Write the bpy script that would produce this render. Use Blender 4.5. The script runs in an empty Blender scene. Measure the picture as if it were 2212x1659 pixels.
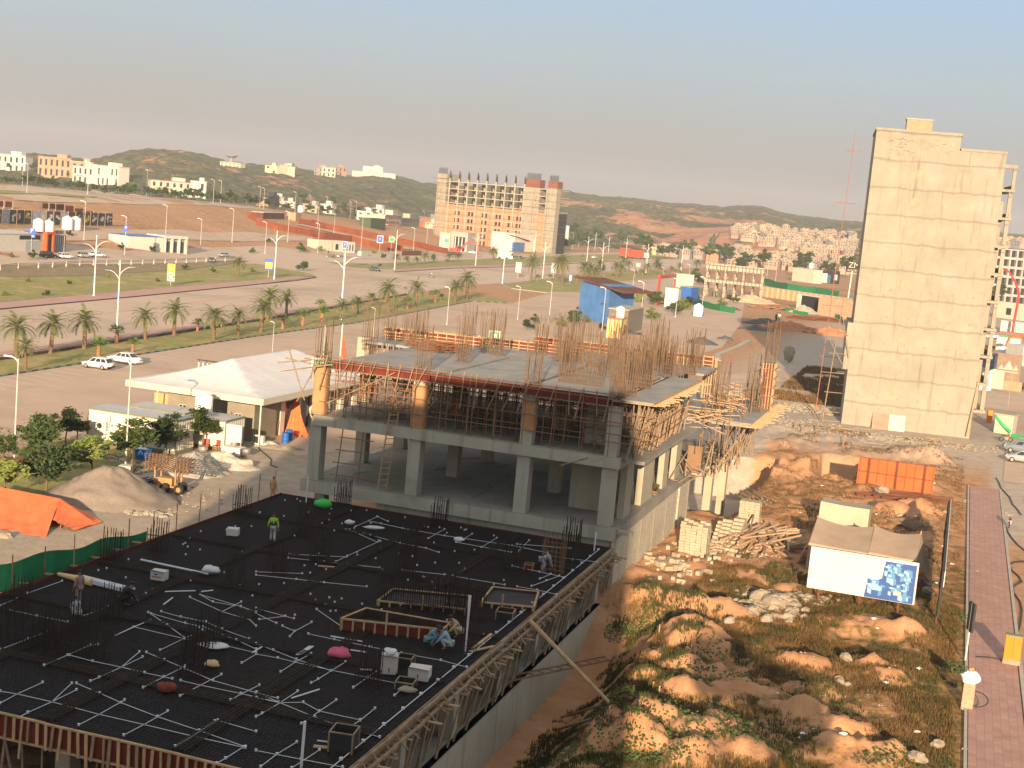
import bpy, bmesh, math, random
import numpy as np
from mathutils import Vector, Matrix, noise as mnoise
random.seed(7)
SC = bpy.context.scene
COL = SC.collection
# ---------------- camera ----------------
F_PX, PITCH, ROLL, CAMH = 3002.0, math.radians(7.349), math.radians(5.159), 25.0
_fw = Vector((0, math.cos(PITCH), -math.sin(PITCH)))
_r0 = Vector((1, 0, 0)); _u0 = _r0.cross(_fw)
CR = _r0*math.cos(ROLL) + _u0*math.sin(ROLL)
CU = -_r0*math.sin(ROLL) + _u0*math.cos(ROLL)
cam_d = bpy.data.cameras.new("camera"); cam = bpy.data.objects.new("camera", cam_d); COL.objects.link(cam)
cam.matrix_world = Matrix(((CR.x, CU.x, -_fw.x, 0), (CR.y, CU.y, -_fw.y, 0), (CR.z, CU.z, -_fw.z, CAMH), (0, 0, 0, 1)))
cam_d.sensor_width = 36; cam_d.sensor_fit = 'HORIZONTAL'; cam_d.lens = 36*F_PX/2212
cam_d.clip_start = 0.5; cam_d.clip_end = 9000
SC.camera = cam
SC.render.resolution_x = 1024; SC.render.resolution_y = 768
# ---------------- sky and sun ----------------
SUN_EL, SUN_AZ = math.radians(12.0), math.radians(184.2)      # azimuth clockwise from +Y: the sun stands behind the camera
W_ = bpy.data.worlds.new("World"); SC.world = W_; W_.use_nodes = True
nt = W_.node_tree; nt.nodes.clear()
sky = nt.nodes.new('ShaderNodeTexSky'); sky.sky_type = 'NISHITA'; sky.sun_disc = False
sky.sun_elevation = SUN_EL; sky.sun_rotation = SUN_AZ
sky.air_density = 1.0; sky.dust_density = 1.6; sky.ozone_density = 1.0; sky.altitude = 300
bg = nt.nodes.new('ShaderNodeBackground'); bg.inputs[1].default_value = 1.0
wo = nt.nodes.new('ShaderNodeOutputWorld')
# dusty evening air opposite the sun: the clear-sky model is greyed towards a pink-grey horizon
_tc = nt.nodes.new('ShaderNodeTexCoord'); _sp = nt.nodes.new('ShaderNodeSeparateXYZ'); nt.links.new(_tc.outputs['Generated'], _sp.inputs[0])
_rp = nt.nodes.new('ShaderNodeValToRGB'); _nz = nt.nodes.new('ShaderNodeTexNoise'); _nz.inputs['Scale'].default_value = 4; _nz.inputs['Detail'].default_value = 4; nt.links.new(_tc.outputs['Generated'], _nz.inputs[0]); _ma = nt.nodes.new('ShaderNodeMath'); _ma.operation = 'MULTIPLY_ADD'; nt.links.new(_nz.outputs['Fac'], _ma.inputs[0]); _ma.inputs[1].default_value = .03; _ms = nt.nodes.new('ShaderNodeMath'); _ms.operation = 'SUBTRACT'; nt.links.new(_sp.outputs[2], _ms.inputs[0]); _ms.inputs[1].default_value = .015; nt.links.new(_ms.outputs[0], _ma.inputs[2]); nt.links.new(_ma.outputs[0], _rp.inputs[0])
_e = _rp.color_ramp.elements; _e[0].position = 0.0; _e[0].color = (.122,.112,.108,1); _e[1].position = 1.0; _e[1].color = (.29,.285,.27,1)
for _p, _c in ((.022,(.130,.122,.126,1)), (.060,(.158,.155,.158,1)), (.105,(.170,.200,.222,1)), (.17,(.152,.225,.315,1)), (.40,(.27,.275,.27,1))):
    _q = _e.new(_p); _q.color = _c
_sc = nt.nodes.new('ShaderNodeMix'); _sc.data_type = 'RGBA'; _sc.inputs['Factor'].default_value = 0.90
_ml = nt.nodes.new('ShaderNodeVectorMath'); _ml.operation = 'SCALE'; _ml.inputs['Scale'].default_value = 0.08
nt.links.new(sky.outputs[0], _ml.inputs[0]); nt.links.new(_ml.outputs[0], _sc.inputs['A']); nt.links.new(_rp.outputs[0], _sc.inputs['B'])
nt.links.new(_sc.outputs['Result'], bg.inputs[0]); nt.links.new(bg.outputs[0], wo.inputs[0])
sd = bpy.data.lights.new("sun", 'SUN'); sd.energy = 4.1; sd.angle = math.radians(0.5); sd.color = (1.0, 0.745, 0.49)
so = bpy.data.objects.new("sun", sd); COL.objects.link(so)
_sd = Vector((math.sin(SUN_AZ)*math.cos(SUN_EL), math.cos(SUN_AZ)*math.cos(SUN_EL), math.sin(SUN_EL)))
so.rotation_euler = _sd.to_track_quat('Z', 'Y').to_euler()
so.location = (0, -50, 60)
SC.view_settings.view_transform = 'Standard'; SC.view_settings.look = 'None'
SC.view_settings.exposure = 1.32; SC.view_settings.gamma = 1
SC.render.engine = 'CYCLES'
SC.cycles.max_bounces = 6; SC.cycles.diffuse_bounces = 3; SC.cycles.glossy_bounces = 2
SC.cycles.transparent_max_bounces = 4; SC.cycles.volume_bounces = 0

# ---------------- numbers: rays, site frame ----------------
AZ = math.radians(-17.625); CA, SA = math.cos(AZ), math.sin(AZ)
def FR(a, b, z=0.0): return Vector((a*CA-b*SA, a*SA+b*CA, z))       # site frame (a right, b away) -> world
def toF(p): return (p[0]*CA+p[1]*SA, -p[0]*SA+p[1]*CA)
def ray(px, py): return _fw*F_PX + CR*(px-1106) - CU*(py-829.5)
def G(px, py, z=0.0):
    d = ray(px, py); t = (z-CAMH)/d.z
    return Vector((d.x*t, d.y*t, z))
def top_h(base, px, py):
    """height above base point of something whose top is seen at px,py"""
    d = ray(px, py); s = math.hypot(base[0], base[1])/math.hypot(d.x, d.y)
    return CAMH + d.z*s - base[2]
def ss(e0, e1, x):
    t = np.clip((x-e0)/(e1-e0), 0, 1); return t*t*(3-2*t)
_rng = np.random.RandomState(3); _tab = _rng.rand(256, 256)
def vnoise(x, y):
    xi = np.floor(x).astype(int); yi = np.floor(y).astype(int); fx = x-xi; fy = y-yi
    fx = fx*fx*(3-2*fx); fy = fy*fy*(3-2*fy)
    a = _tab[xi & 255, yi & 255]; b = _tab[(xi+1) & 255, yi & 255]; c = _tab[xi & 255, (yi+1) & 255]; d = _tab[(xi+1) & 255, (yi+1) & 255]
    return (a*(1-fx)+b*fx)*(1-fy) + (c*(1-fx)+d*fx)*fy
def fbm(x, y, o=4, rough=0.5):
    s = 0; a = 1; n = 0
    for i in range(o):
        s = s + a*vnoise(x*2**i+17*i, y*2**i+31*i); n += a; a *= rough
    return s/n
def ridged(x, y, o=4):
    s = 0; a = 1; n = 0
    for i in range(o):
        s = s + a*(1-np.abs(2*vnoise(x*2**i+7*i, y*2**i+3*i)-1)); n += a; a *= .5
    return s/n
# heaps tipped on the open ground: (px, py, radius_a, radius_b, height)
HEAPS = [(1400,1300,3.2,1.8,1.1),(1480,1318,2.6,1.6,1.2),(1560,1330,2.6,1.5,1.0),(1465,1372,2.8,1.5,1.2),(1385,1352,2.0,1.5,.9),
 (1500,1405,2.6,1.4,1.2),(1400,1425,2.4,1.4,1.1),(1480,1450,2.4,1.3,1.1),(1400,1470,2.2,1.4,1.0),(1470,1500,2.4,1.3,1.1),
 (1340,1600,2.4,1.6,1.6),(1400,1560,2.2,1.2,1.3),(1480,1590,2.2,1.4,1.0),(1620,1500,2.8,2.0,.7),(1730,1545,2.2,1.5,1.1),(1800,1575,2.2,1.4,1.0),
 (1880,1440,1.8,1.0,.8),(1930,1465,1.6,1.0,.7),(1860,1625,3.5,1.5,.8),(1600,1630,3.0,1.6,.7),(1350,1520,1.8,1.4,.8),
 (1990,1375,5.5,1.6,.9),(1800,1350,4.0,1.0,.4),(2110,1370,3.0,1.7,1.0),(1740,1015,4.0,2.5,1.3),(1650,1020,3.5,2.0,.9),(2010,990,5.0,2.4,1.2),
 (1930,1110,2.6,2.2,1.1),(1985,1100,2.0,1.8,1.0),(1640,1130,3,2,.5),(1560,1240,3,2,.4),(1700,960,3,2,.6),(1500,1640,2.0,1.2,.8),
 (1745,1440,2.5,1.4,.6),(1560,1560,2.0,1.2,.7)]
_heap = []
for (px, py, ra, rb, hh) in HEAPS:
    p = G(px, py, 0.3); a, b = toF(p); _heap.append((a, b, ra*1.12, rb*1.12, hh))
def ridge_tab():
    T = [(-500,325),(0,342),(60,334),(100,340),(190,348),(215,345),(250,334),(300,324),(330,322),(380,326),(440,335),(475,346),(520,353),(560,358),
     (640,366),(700,376),(750,380),(850,380),(880,387),(910,396),(950,401),(1100,406),(1210,415),(1280,422),(1350,428),(1420,437),(1500,443),
     (1560,448),(1600,445),(1650,448),(1700,463),(1760,471),(1830,479),(1900,483),(2000,491),(2150,502),(2212,509),(2400,527),(2700,560)]
    A = []; E = []
    for x, y in T:
        d = ray(x, y); A.append(math.atan2(d.x, d.y)); E.append(d.z/math.hypot(d.x, d.y))
    return np.array(A), np.array(E)
_RA, _RE = ridge_tab()
def hground(x, y):
    x = np.asarray(x, float); y = np.asarray(y, float)
    a = x*CA+y*SA; b = -x*SA+y*CA
    t = (x+86.1)*-.983+(y-230.3)*.185
    z = 14.5*ss(30, 125, t)*(1-.75*ss(550, 1000, y))
    z = z + ss(14, 60, t)*(fbm(x/26, y/26)-.5)*1.6*(1-ss(900, 1000, y))
    # open ground right of the two frames
    m = ss(-23, -20.8, a)*(1-ss(1.4, 2.4, a))*ss(38, 44, b)*(1-ss(175, 190, b))
    hz = np.zeros_like(x)
    hn = (fbm(x*.7,y*.7,5,.55)-.5)*1.25 if m.any() else 0
    for (ha, hb, ra, rb, hh) in (_heap if m.any() else ()):
        q = np.sqrt(((a-ha)/ra)**2+((b-hb)/rb)**2+1e-9)
        hz = np.maximum(hz, 1.0*hh*np.clip(1.12-q+hn, 0, 1)**1.0)
    base = 0.30+(fbm(x/3.1, y/3.1)-.5)*.9+(fbm(x*.9, y*.9, 5, .55)-.5)*.5
    edge = ss(1.6, -1.5, a) if False else (1-ss(-1.0, 2.0, a))
    hz = (base+hz)*np.clip(edge+.0, 0, 1)
    # trench along the basement wall, pits further back
    tr = (1-ss(-18.3, -13.6, a))*(1-ss(78, 88, b))
    hz = hz*(1-tr) - 3.0*tr
    def pit(a0, a1, b0, b1, dep, w=.5):
        return dep*ss(a0-w, a0, a)*(1-ss(a1, a1+w, a))*ss(b0-w*4, b0, b)*(1-ss(b1, b1+w, b))
    p1 = pit(-30, -16.8, 119, 148, 4.2); p2 = pit(-12.6, -8.8, 146, 158.5, 2.6)
    z = z + m*hz
    z = z*(1-np.clip(p1+p2, 0, 1)) - np.maximum(p1, p2) if True else z
    # brick-lined pit beyond the tower's left
    q = pit(-10.5, 2.0, 262, 292, 4.5, 1.0)*1.0
    z = z - q
    # gentle roughness on unpaved site ground
    s = ss(-56, -53, a)*(1-ss(-44.5, -43.5, a))*ss(60, 66, b)*(1-ss(128, 132, b))
    z = z + s*((fbm(x/1.3, y/1.3)-.5)*.22)
    s2 = ss(-24, -10, a)*(1-ss(2, 3, a))*ss(190, 200, b)*(1-ss(330, 400, b))
    z = z + s2*(fbm(x/6, y/6)-.45)*1.0
    return z
def hz_all(x, y):
    x = np.asarray(x, float); y = np.asarray(y, float)
    r = np.hypot(x, y); az = np.arctan2(x, y)
    zg = hground(x, y)
    if r.max() < 840: return zg
    D0 = np.interp(az, [-.35, -.2, 0, .2, .4], [850, 950, 1020, 960, 900])
    D1 = np.interp(az, [-.35, -.2, 0, .2, .4], [1500, 1650, 2000, 2450, 2500])
    E = np.interp(az, _RA, _RE)
    zr = CAMH+E*D1
    s = (r-D0)/(D1-D0)
    rise = np.clip(s, 0, 1)
    prof = np.interp(rise, [0, .1, .3, .6, .85, 1], [0, .10, .42, .74, .93, 1.0])
    # right-hand side: low shelf with houses first, then the ridge
    wr = ss(.10, .16, az)
    prof2 = np.interp(rise, [0, .08, .14, .30, .5, .75, 1], [0, .05, .34, .46, .70, .90, 1.0])
    prof = prof*(1-wr)+prof2*wr
    g = ridged(x/170, y/170, 6)
    amp = 24*np.sin(np.pi*np.clip(s, 0, 1))**.8
    zh = zg*(1-ss(0, .15, s)) + prof*zr + amp*(g-.62)*(1-.6*wr)*ss(0, .12, s) + (fbm(x/14, y/14, 4)-.5)*7.0*ss(.02, .1, s)
    zh = np.where(s > 1, zr-(r-D1)*.05+(fbm(x/16, y/16, 4)-.5)*4.0, zh)
    return np.where(s > 0, zh, zg)
def HZ(x, y): return float(hz_all(np.array([x]), np.array([y]))[0])
def T(px, py):
    """point where the sight line through a photo position meets the terrain"""
    d = ray(px, py); hd = math.hypot(d.x, d.y)
    r = np.exp(np.linspace(math.log(40), math.log(2900), 900))
    X = d.x/hd*r; Y = d.y/hd*r; Z = CAMH+d.z/hd*r
    below = Z < hz_all(X, Y)
    if not below.any(): i = len(r)-1
    else: i = int(np.argmax(below))
    lo, hi = r[max(i-1, 0)], r[i]
    for _ in range(12):
        m = (lo+hi)/2
        if CAMH+d.z/hd*m < HZ(d.x/hd*m, d.y/hd*m): hi = m
        else: lo = m
    return Vector((d.x/hd*hi, d.y/hd*hi, HZ(d.x/hd*hi, d.y/hd*hi)))
def mpp(p): return (p[0]*_fw.x+p[1]*_fw.y+(p[2]-CAMH)*_fw.z)/F_PX   # metres per photo unit at a point
# ---------------- mesh builder ----------------
class MB:
    def __init__(s, fr=None): s.v = []; s.f = []; s.mi = []; s.c = 0; s.fr = fr
    def _p(s, p): return s.fr(*p) if s.fr else Vector(p)
    def mat(s, i): s.c = i; return s
    def add(s, vs, fs):
        n = len(s.v); s.v += [s._p(v) for v in vs]
        for f in fs: s.f.append(tuple(i+n for i in f)); s.mi.append(s.c)
        return s
    def box(s, x0, x1, y0, y1, z0, z1):
        return s.add([(x0,y0,z0),(x1,y0,z0),(x1,y1,z0),(x0,y1,z0),(x0,y0,z1),(x1,y0,z1),(x1,y1,z1),(x0,y1,z1)],
                     [(0,3,2,1),(4,5,6,7),(0,1,5,4),(1,2,6,5),(2,3,7,6),(3,0,4,7)])
    def beam(s, p, q, w, h=None):
        h = h or w; p = Vector(p); q = Vector(q); d = (q-p)
        if d.length < 1e-6: return s
        d.normalize(); up = Vector((0,0,1)) if abs(d.z) < .95 else Vector((0,1,0))
        r = d.cross(up).normalized()*(w/2); u = r.cross(d).normalized()*(h/2)
        vs = [p-r-u, p+r-u, p+r+u, p-r+u, q-r-u, q+r-u, q+r+u, q-r+u]
        return s.add(vs, [(0,1,2,3),(7,6,5,4),(0,4,5,1),(1,5,6,2),(2,6,7,3),(3,7,4,0)])
    def tube(s, p, q, r, n=6, r2=None, caps=True):
        p = Vector(p); q = Vector(q); d = (q-p)
        if d.length < 1e-6: return s
        d.normalize(); up = Vector((0,0,1)) if abs(d.z) < .95 else Vector((0,1,0))
        a = d.cross(up).normalized(); b = d.cross(a); r2 = r if r2 is None else r2
        vs = []
        for c, rr in ((p, r), (q, r2)):
            for i in range(n):
                t = 2*math.pi*i/n; vs.append(c+a*math.cos(t)*rr+b*math.sin(t)*rr)
        fs = [(i, (i+1) % n, n+(i+1) % n, n+i) for i in range(n)]
        if caps: fs += [tuple(range(n))[::-1], tuple(range(n, 2*n))]
        return s.add(vs, fs)
    def path(s, pts, r, n=6, r2=None):
        r2 = r if r2 is None else r2; m = len(pts)-1
        for i in range(m):
            ra = r+(r2-r)*i/m; rb = r+(r2-r)*(i+1)/m
            s.tube(pts[i], pts[i+1], ra, n, rb)
        return s
    def lathe(s, prof, c=(0,0,0), n=16, caps=True):
        vs = []; fs = []
        for (r, z) in prof:
            for i in range(n):
                t = 2*math.pi*i/n; vs.append((c[0]+r*math.cos(t), c[1]+r*math.sin(t), c[2]+z))
        for k in range(len(prof)-1):
            for i in range(n): fs.append((k*n+i, k*n+(i+1) % n, (k+1)*n+(i+1) % n, (k+1)*n+i))
        if caps: fs += [tuple(range(n))[::-1], tuple(range((len(prof)-1)*n, len(prof)*n))]
        return s.add(vs, fs)
    def prism(s, poly, z0, z1):
        n = len(poly)
        return s.add([(x, y, z0) for x, y in poly]+[(x, y, z1) for x, y in poly],
                     [tuple(range(n))[::-1], tuple(range(n, 2*n))]+[(i, (i+1) % n, n+(i+1) % n, n+i) for i in range(n)])
    def sideprism(s, poly, y0, y1):   # poly in x,z extruded along y
        n = len(poly)
        return s.add([(x, y0, z) for x, z in poly]+[(x, y1, z) for x, z in poly],
                     [tuple(range(n)), tuple(range(n, 2*n))[::-1]]+[(i, n+i, n+(i+1) % n, (i+1) % n) for i in range(n)])
    def face(s, pts): return s.add(pts, [tuple(range(len(pts)))])
    def grid(s, fn, nu, nv):
        vs = [fn(i/nu, j/nv) for j in range(nv+1) for i in range(nu+1)]
        return s.add(vs, [(j*(nu+1)+i, j*(nu+1)+i+1, (j+1)*(nu+1)+i+1, (j+1)*(nu+1)+i) for j in range(nv) for i in range(nu)])
    def blob(s, c, r, seed=0, n=7, m=5, rough=.25, sz=(1,1,1)):
        rd = random.Random(seed); vs = []; fs = []
        for j in range(m+1):
            ph = math.pi*j/m
            for i in range(n):
                t = 2*math.pi*i/n; k = r*(1+rd.uniform(-rough, rough))
                vs.append((c[0]+k*sz[0]*math.sin(ph)*math.cos(t), c[1]+k*sz[1]*math.sin(ph)*math.sin(t), c[2]+k*sz[2]*math.cos(ph)))
        for j in range(m):
            for i in range(n): fs.append((j*n+i, (j+1)*n+i, (j+1)*n+(i+1) % n, j*n+(i+1) % n))
        return s.add(vs, fs)
    def wall(s, w, h, holes, depth=.18, y=0.0, x0=0.0, z0=0.0):
        """front wall facing -Y with real openings; holes = (x0,x1,z0,z1)"""
        xs = sorted(set([0, w]+[v for q in holes for v in q[:2]])); zs = sorted(set([0, h]+[v for q in holes for v in q[2:]]))
        for i in range(len(xs)-1):
            for j in range(len(zs)-1):
                cx = (xs[i]+xs[i+1])/2; cz = (zs[j]+zs[j+1])/2
                if any(q[0] < cx < q[1] and q[2] < cz < q[3] for q in holes): continue
                s.face([(x0+xs[i], y, z0+zs[j]), (x0+xs[i+1], y, z0+zs[j]), (x0+xs[i+1], y, z0+zs[j+1]), (x0+xs[i], y, z0+zs[j+1])])
        for (a, b, c, d) in holes:
            a += x0; b += x0; c += z0; d += z0; e = y+depth
            s.face([(a,y,c),(a,e,c),(a,e,d),(a,y,d)]); s.face([(b,y,c),(b,y,d),(b,e,d),(b,e,c)])
            s.face([(a,y,d),(a,e,d),(b,e,d),(b,y,d)]); s.face([(a,y,c),(b,y,c),(b,e,c),(a,e,c)])
        return s
    def build(s, name, mats, parent=None, smooth=False, fixn=False):
        if not isinstance(mats, (list, tuple)): mats = [mats]
        vs = s.v
        if parent is not None:
            off = Vector((0,0,0)); q = parent
            loc_ = False
            while q:
                off += Vector(q.location); loc_ = loc_ or q.name in LOCAL; q = q.parent
            if loc_: off = Vector((0,0,0))
            loc = Vector((0,0,0))
        else:
            A = np.array([tuple(v) for v in vs]); off = Vector(((A[:,0].min()+A[:,0].max())/2, (A[:,1].min()+A[:,1].max())/2, A[:,2].min())); loc = off
        me = bpy.data.meshes.new(name); me.from_pydata([tuple(v-off) for v in vs], [], s.f)
        for m in mats: me.materials.append(m)
        if len(mats) > 1: me.polygons.foreach_set('material_index', s.mi)
        if smooth: me.polygons.foreach_set('use_smooth', [True]*len(me.polygons))
        if fixn:
            bm = bmesh.new(); bm.from_mesh(me); bmesh.ops.recalc_face_normals(bm, faces=bm.faces); bm.to_mesh(me); bm.free()
        me.update()
        o = bpy.data.objects.new(name, me); COL.objects.link(o); o.location = loc
        if parent is not None: o.parent = parent; CHD.setdefault(parent.name, []).append(o)
        return o
def ev_text(o):
    return bpy.data.meshes.new_from_object(o)
def tag(o, label=None, cat=None, group=None, kind=None):
    if label: o['label'] = label
    if cat: o['category'] = cat
    if group: o['group'] = group
    if kind: o['kind'] = kind
    return o
LOCAL = set(); CHD = {}
def thing(name, label, cat, loc=(0,0,0), rz=0, group=None, local=None):
    o = bpy.data.objects.new(name, None); COL.objects.link(o); o.location = loc; o.rotation_euler = (0,0,rz)
    o.empty_display_size = .3
    if local or (local is None and rz != 0): LOCAL.add(o.name)
    return tag(o, label, cat, group)
def place(o, loc, rz=0, sc=None, rot=None):
    o.location = loc; o.rotation_euler = rot or (0,0,rz)
    if sc is not None: o.scale = (sc, sc, sc) if not isinstance(sc, (tuple, list)) else sc
    return o
KIDS = {}
def kids(o):
    return [c for c in o.children]
def dup(root, loc, rz=0, sc=None, label=None, group=None):
    r = root.copy(); COL.objects.link(r)
    def rec(src, dst):
        for ch in CHD.get(src.name, []):
            c = ch.copy(); COL.objects.link(c); c.parent = dst; CHD.setdefault(dst.name, []).append(c); rec(ch, c)
    rec(root, r)
    place(r, loc, rz, sc)
    if label: r['label'] = label
    if group: r['group'] = group
    return r
class Stock:
    """a kind of thing: the first use moves the built one, later uses copy it"""
    def __init__(s, make): s.make = make; s.o = None
    def put(s, loc, rz=0, sc=None, label=None, group=None):
        if s.o is None:
            s.o = s.make(); place(s.o, loc, rz, sc)
            if label: s.o['label'] = label
            if group: s.o['group'] = group
            return s.o
        return dup(s.o, loc, rz, sc, label, group)
# ---------------- materials ----------------
MATS = {}
def M(name, c1, c2=None, scale=2.0, rough=.85, bump=.0, bscale=None, metal=0, c3=None, s3=.3, t3=.55, stretch=None, obj=False, spec=.3):
    if name in MATS: return MATS[name]
    m = bpy.data.materials.new(name); m.use_nodes = True; n = m.node_tree; b = n.nodes['Principled BSDF']
    b.inputs['Roughness'].default_value = rough; b.inputs['Metallic'].default_value = metal
    b.inputs['Specular IOR Level'].default_value = spec
    c2 = c2 or tuple(min(1, x*1.25) for x in c1)
    if obj: src = n.nodes.new('ShaderNodeTexCoord').outputs['Object']
    else: src = n.nodes.new('ShaderNodeNewGeometry').outputs['Position']
    if stretch:
        mp = n.nodes.new('ShaderNodeMapping'); mp.inputs['Scale'].default_value = stretch; n.links.new(src, mp.inputs[0]); src = mp.outputs[0]
    def nz(sc, det=5, rg=.6):
        t = n.nodes.new('ShaderNodeTexNoise'); t.inputs['Scale'].default_value = sc; t.inputs['Detail'].default_value = det
        t.inputs['Roughness'].default_value = rg; n.links.new(src, t.inputs['Vector']); return t
    t1 = nz(scale); r = n.nodes.new('ShaderNodeValToRGB')
    r.color_ramp.elements[0].position = .32; r.color_ramp.elements[1].position = .68
    r.color_ramp.elements[0].color = (*c1, 1); r.color_ramp.elements[1].color = (*c2, 1)
    n.links.new(t1.outputs['Fac'], r.inputs[0]); out = r.outputs[0]
    if c3:
        t3n = nz(s3, 6, .65); rr = n.nodes.new('ShaderNodeValToRGB'); rr.color_ramp.elements[0].position = t3; rr.color_ramp.elements[1].position = min(1, t3+.12)
        n.links.new(t3n.outputs['Fac'], rr.inputs[0]); mx = n.nodes.new('ShaderNodeMix'); mx.data_type = 'RGBA'
        n.links.new(rr.outputs[0], mx.inputs['Factor']); n.links.new(out, mx.inputs['A']); mx.inputs['B'].default_value = (*c3, 1); out = mx.outputs['Result']
    n.links.new(out, b.inputs['Base Color'])
    if bump:
        tb = nz(bscale or scale*6, 4); bp = n.nodes.new('ShaderNodeBump'); bp.inputs['Strength'].default_value = bump; bp.inputs['Distance'].default_value = .05
        n.links.new(tb.outputs['Fac'], bp.inputs['Height']); n.links.new(bp.outputs[0], b.inputs['Normal'])
    MATS[name] = m; return m
def brick_mat(name, c1, c2, mortar, bw, bh, ms=.012, vertical=True, rot=0.0, offs=.5, rough=.9):
    m = bpy.data.materials.new(name); m.use_nodes = True; n = m.node_tree; b = n.nodes['Principled BSDF']; b.inputs['Roughness'].default_value = rough
    tc = n.nodes.new('ShaderNodeNewGeometry'); mp = n.nodes.new('ShaderNodeMapping'); mp.vector_type = 'POINT'
    mp.inputs['Rotation'].default_value = (0, 0, -AZ if rot == 0 else rot)
    n.links.new(tc.outputs['Position'], mp.inputs[0]); src = mp.outputs[0]
    if vertical:
        sp = n.nodes.new('ShaderNodeSeparateXYZ'); ad = n.nodes.new('ShaderNodeMath'); ad.operation = 'ADD'; cb = n.nodes.new('ShaderNodeCombineXYZ')
        n.links.new(src, sp.inputs[0]); n.links.new(sp.outputs[0], ad.inputs[0]); n.links.new(sp.outputs[1], ad.inputs[1])
        n.links.new(ad.outputs[0], cb.inputs[0]); n.links.new(sp.outputs[2], cb.inputs[1]); src = cb.outputs[0]
    br = n.nodes.new('ShaderNodeTexBrick'); br.inputs['Scale'].default_value = 1; br.inputs['Brick Width'].default_value = bw; br.inputs['Row Height'].default_value = bh
    br.inputs['Mortar Size'].default_value = ms; br.inputs['Color1'].default_value = (*c1, 1); br.inputs['Color2'].default_value = (*c2, 1); br.inputs['Mortar'].default_value = (*mortar, 1)
    br.offset = offs; n.links.new(src, br.inputs[0])
    tn = n.nodes.new('ShaderNodeTexNoise'); tn.inputs['Scale'].default_value = .8; tn.inputs['Detail'].default_value = 6; n.links.new(tc.outputs['Position'], tn.inputs[0])
    mr = n.nodes.new('ShaderNodeMapRange'); mr.inputs[3].default_value = .75; mr.inputs[4].default_value = 1.2; n.links.new(tn.outputs['Fac'], mr.inputs[0])
    mx = n.nodes.new('ShaderNodeMix'); mx.data_type = 'RGBA'; mx.blend_type = 'MULTIPLY'; mx.inputs['Factor'].default_value = 1
    n.links.new(br.outputs[0], mx.inputs['A']); n.links.new(mr.outputs[0], mx.inputs['B']); n.links.new(mx.outputs['Result'], b.inputs['Base Color'])
    bp = n.nodes.new('ShaderNodeBump'); bp.inputs['Strength'].default_value = .4; bp.inputs['Distance'].default_value = .02; bp.invert = True
    n.links.new(br.outputs['Fac'], bp.inputs['Height']); n.links.new(bp.outputs[0], b.inputs['Normal'])
    MATS[name] = m; return m
def concrete_mat(name, c1, c2, joint=None, stain=(.12,.11,.09), sa=.5):
    """board-marked concrete: mottling, vertical drip streaks, optional pour joints every `joint` metres"""
    m = bpy.data.materials.new(name); m.use_nodes = True; n = m.node_tree; b = n.nodes['Principled BSDF']; b.inputs['Roughness'].default_value = .9
    b.inputs['Specular IOR Level'].default_value = .2
    g = n.nodes.new('ShaderNodeNewGeometry').outputs['Position']
    def nz(sc, stretch=None, det=6, rg=.6):
        s = g
        if stretch:
            mp = n.nodes.new('ShaderNodeMapping'); mp.inputs['Scale'].default_value = stretch; n.links.new(g, mp.inputs[0]); s = mp.outputs[0]
        t = n.nodes.new('ShaderNodeTexNoise'); t.inputs['Scale'].default_value = sc; t.inputs['Detail'].default_value = det; t.inputs['Roughness'].default_value = rg
        n.links.new(s, t.inputs[0]); return t.outputs['Fac']
    def ramp(f, p0, p1, a, c):
        r = n.nodes.new('ShaderNodeValToRGB'); r.color_ramp.elements[0].position = p0; r.color_ramp.elements[1].position = p1
        r.color_ramp.elements[0].color = a; r.color_ramp.elements[1].color = c; n.links.new(f, r.inputs[0]); return r.outputs[0]
    def mix(f, A, B):
        mx = n.nodes.new('ShaderNodeMix'); mx.data_type = 'RGBA'
        if isinstance(f, float): mx.inputs['Factor'].default_value = f
        else: n.links.new(f, mx.inputs['Factor'])
        n.links.new(A, mx.inputs['A'])
        if isinstance(B, tuple): mx.inputs['B'].default_value = B
        else: n.links.new(B, mx.inputs['B'])
        return mx.outputs['Result']
    o = ramp(nz(.35), .3, .7, (*c1, 1), (*c2, 1))
    o = mix(ramp(nz(1.1, (1.6, 1.6, .12), 5), .56, .72, (0,0,0,1), (sa,sa,sa,1)), o, (*stain, 1))
    o = mix(ramp(nz(.22, (1, 1, 1.4), 7, .7), .58, .75, (0,0,0,1), (sa*.8,sa*.8,sa*.8,1)), o, (*stain, 1))
    if joint:
        sp = n.nodes.new('ShaderNodeSeparateXYZ'); n.links.new(g, sp.inputs[0])
        wob = n.nodes.new('ShaderNodeMath'); wob.operation = 'MULTIPLY_ADD'; n.links.new(nz(.5), wob.inputs[0]); wob.inputs[1].default_value = .9; n.links.new(sp.outputs[2], wob.inputs[2])
        md = n.nodes.new('ShaderNodeMath'); md.operation = 'PINGPONG'; n.links.new(wob.outputs[0], md.inputs[0]); md.inputs[1].default_value = joint/2
        o = mix(ramp(md.outputs[0], .02, .20, (.6,.6,.6,1), (0,0,0,1)), o, (*stain, 1))
    n.links.new(o, b.inputs['Base Color'])
    bp = n.nodes.new('ShaderNodeBump'); bp.inputs['Strength'].default_value = .25; bp.inputs['Distance'].default_value = .03; n.links.new(nz(7.0), bp.inputs['Height']); n.links.new(bp.outputs[0], b.inputs['Normal'])
    MATS[name] = m; return m
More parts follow.
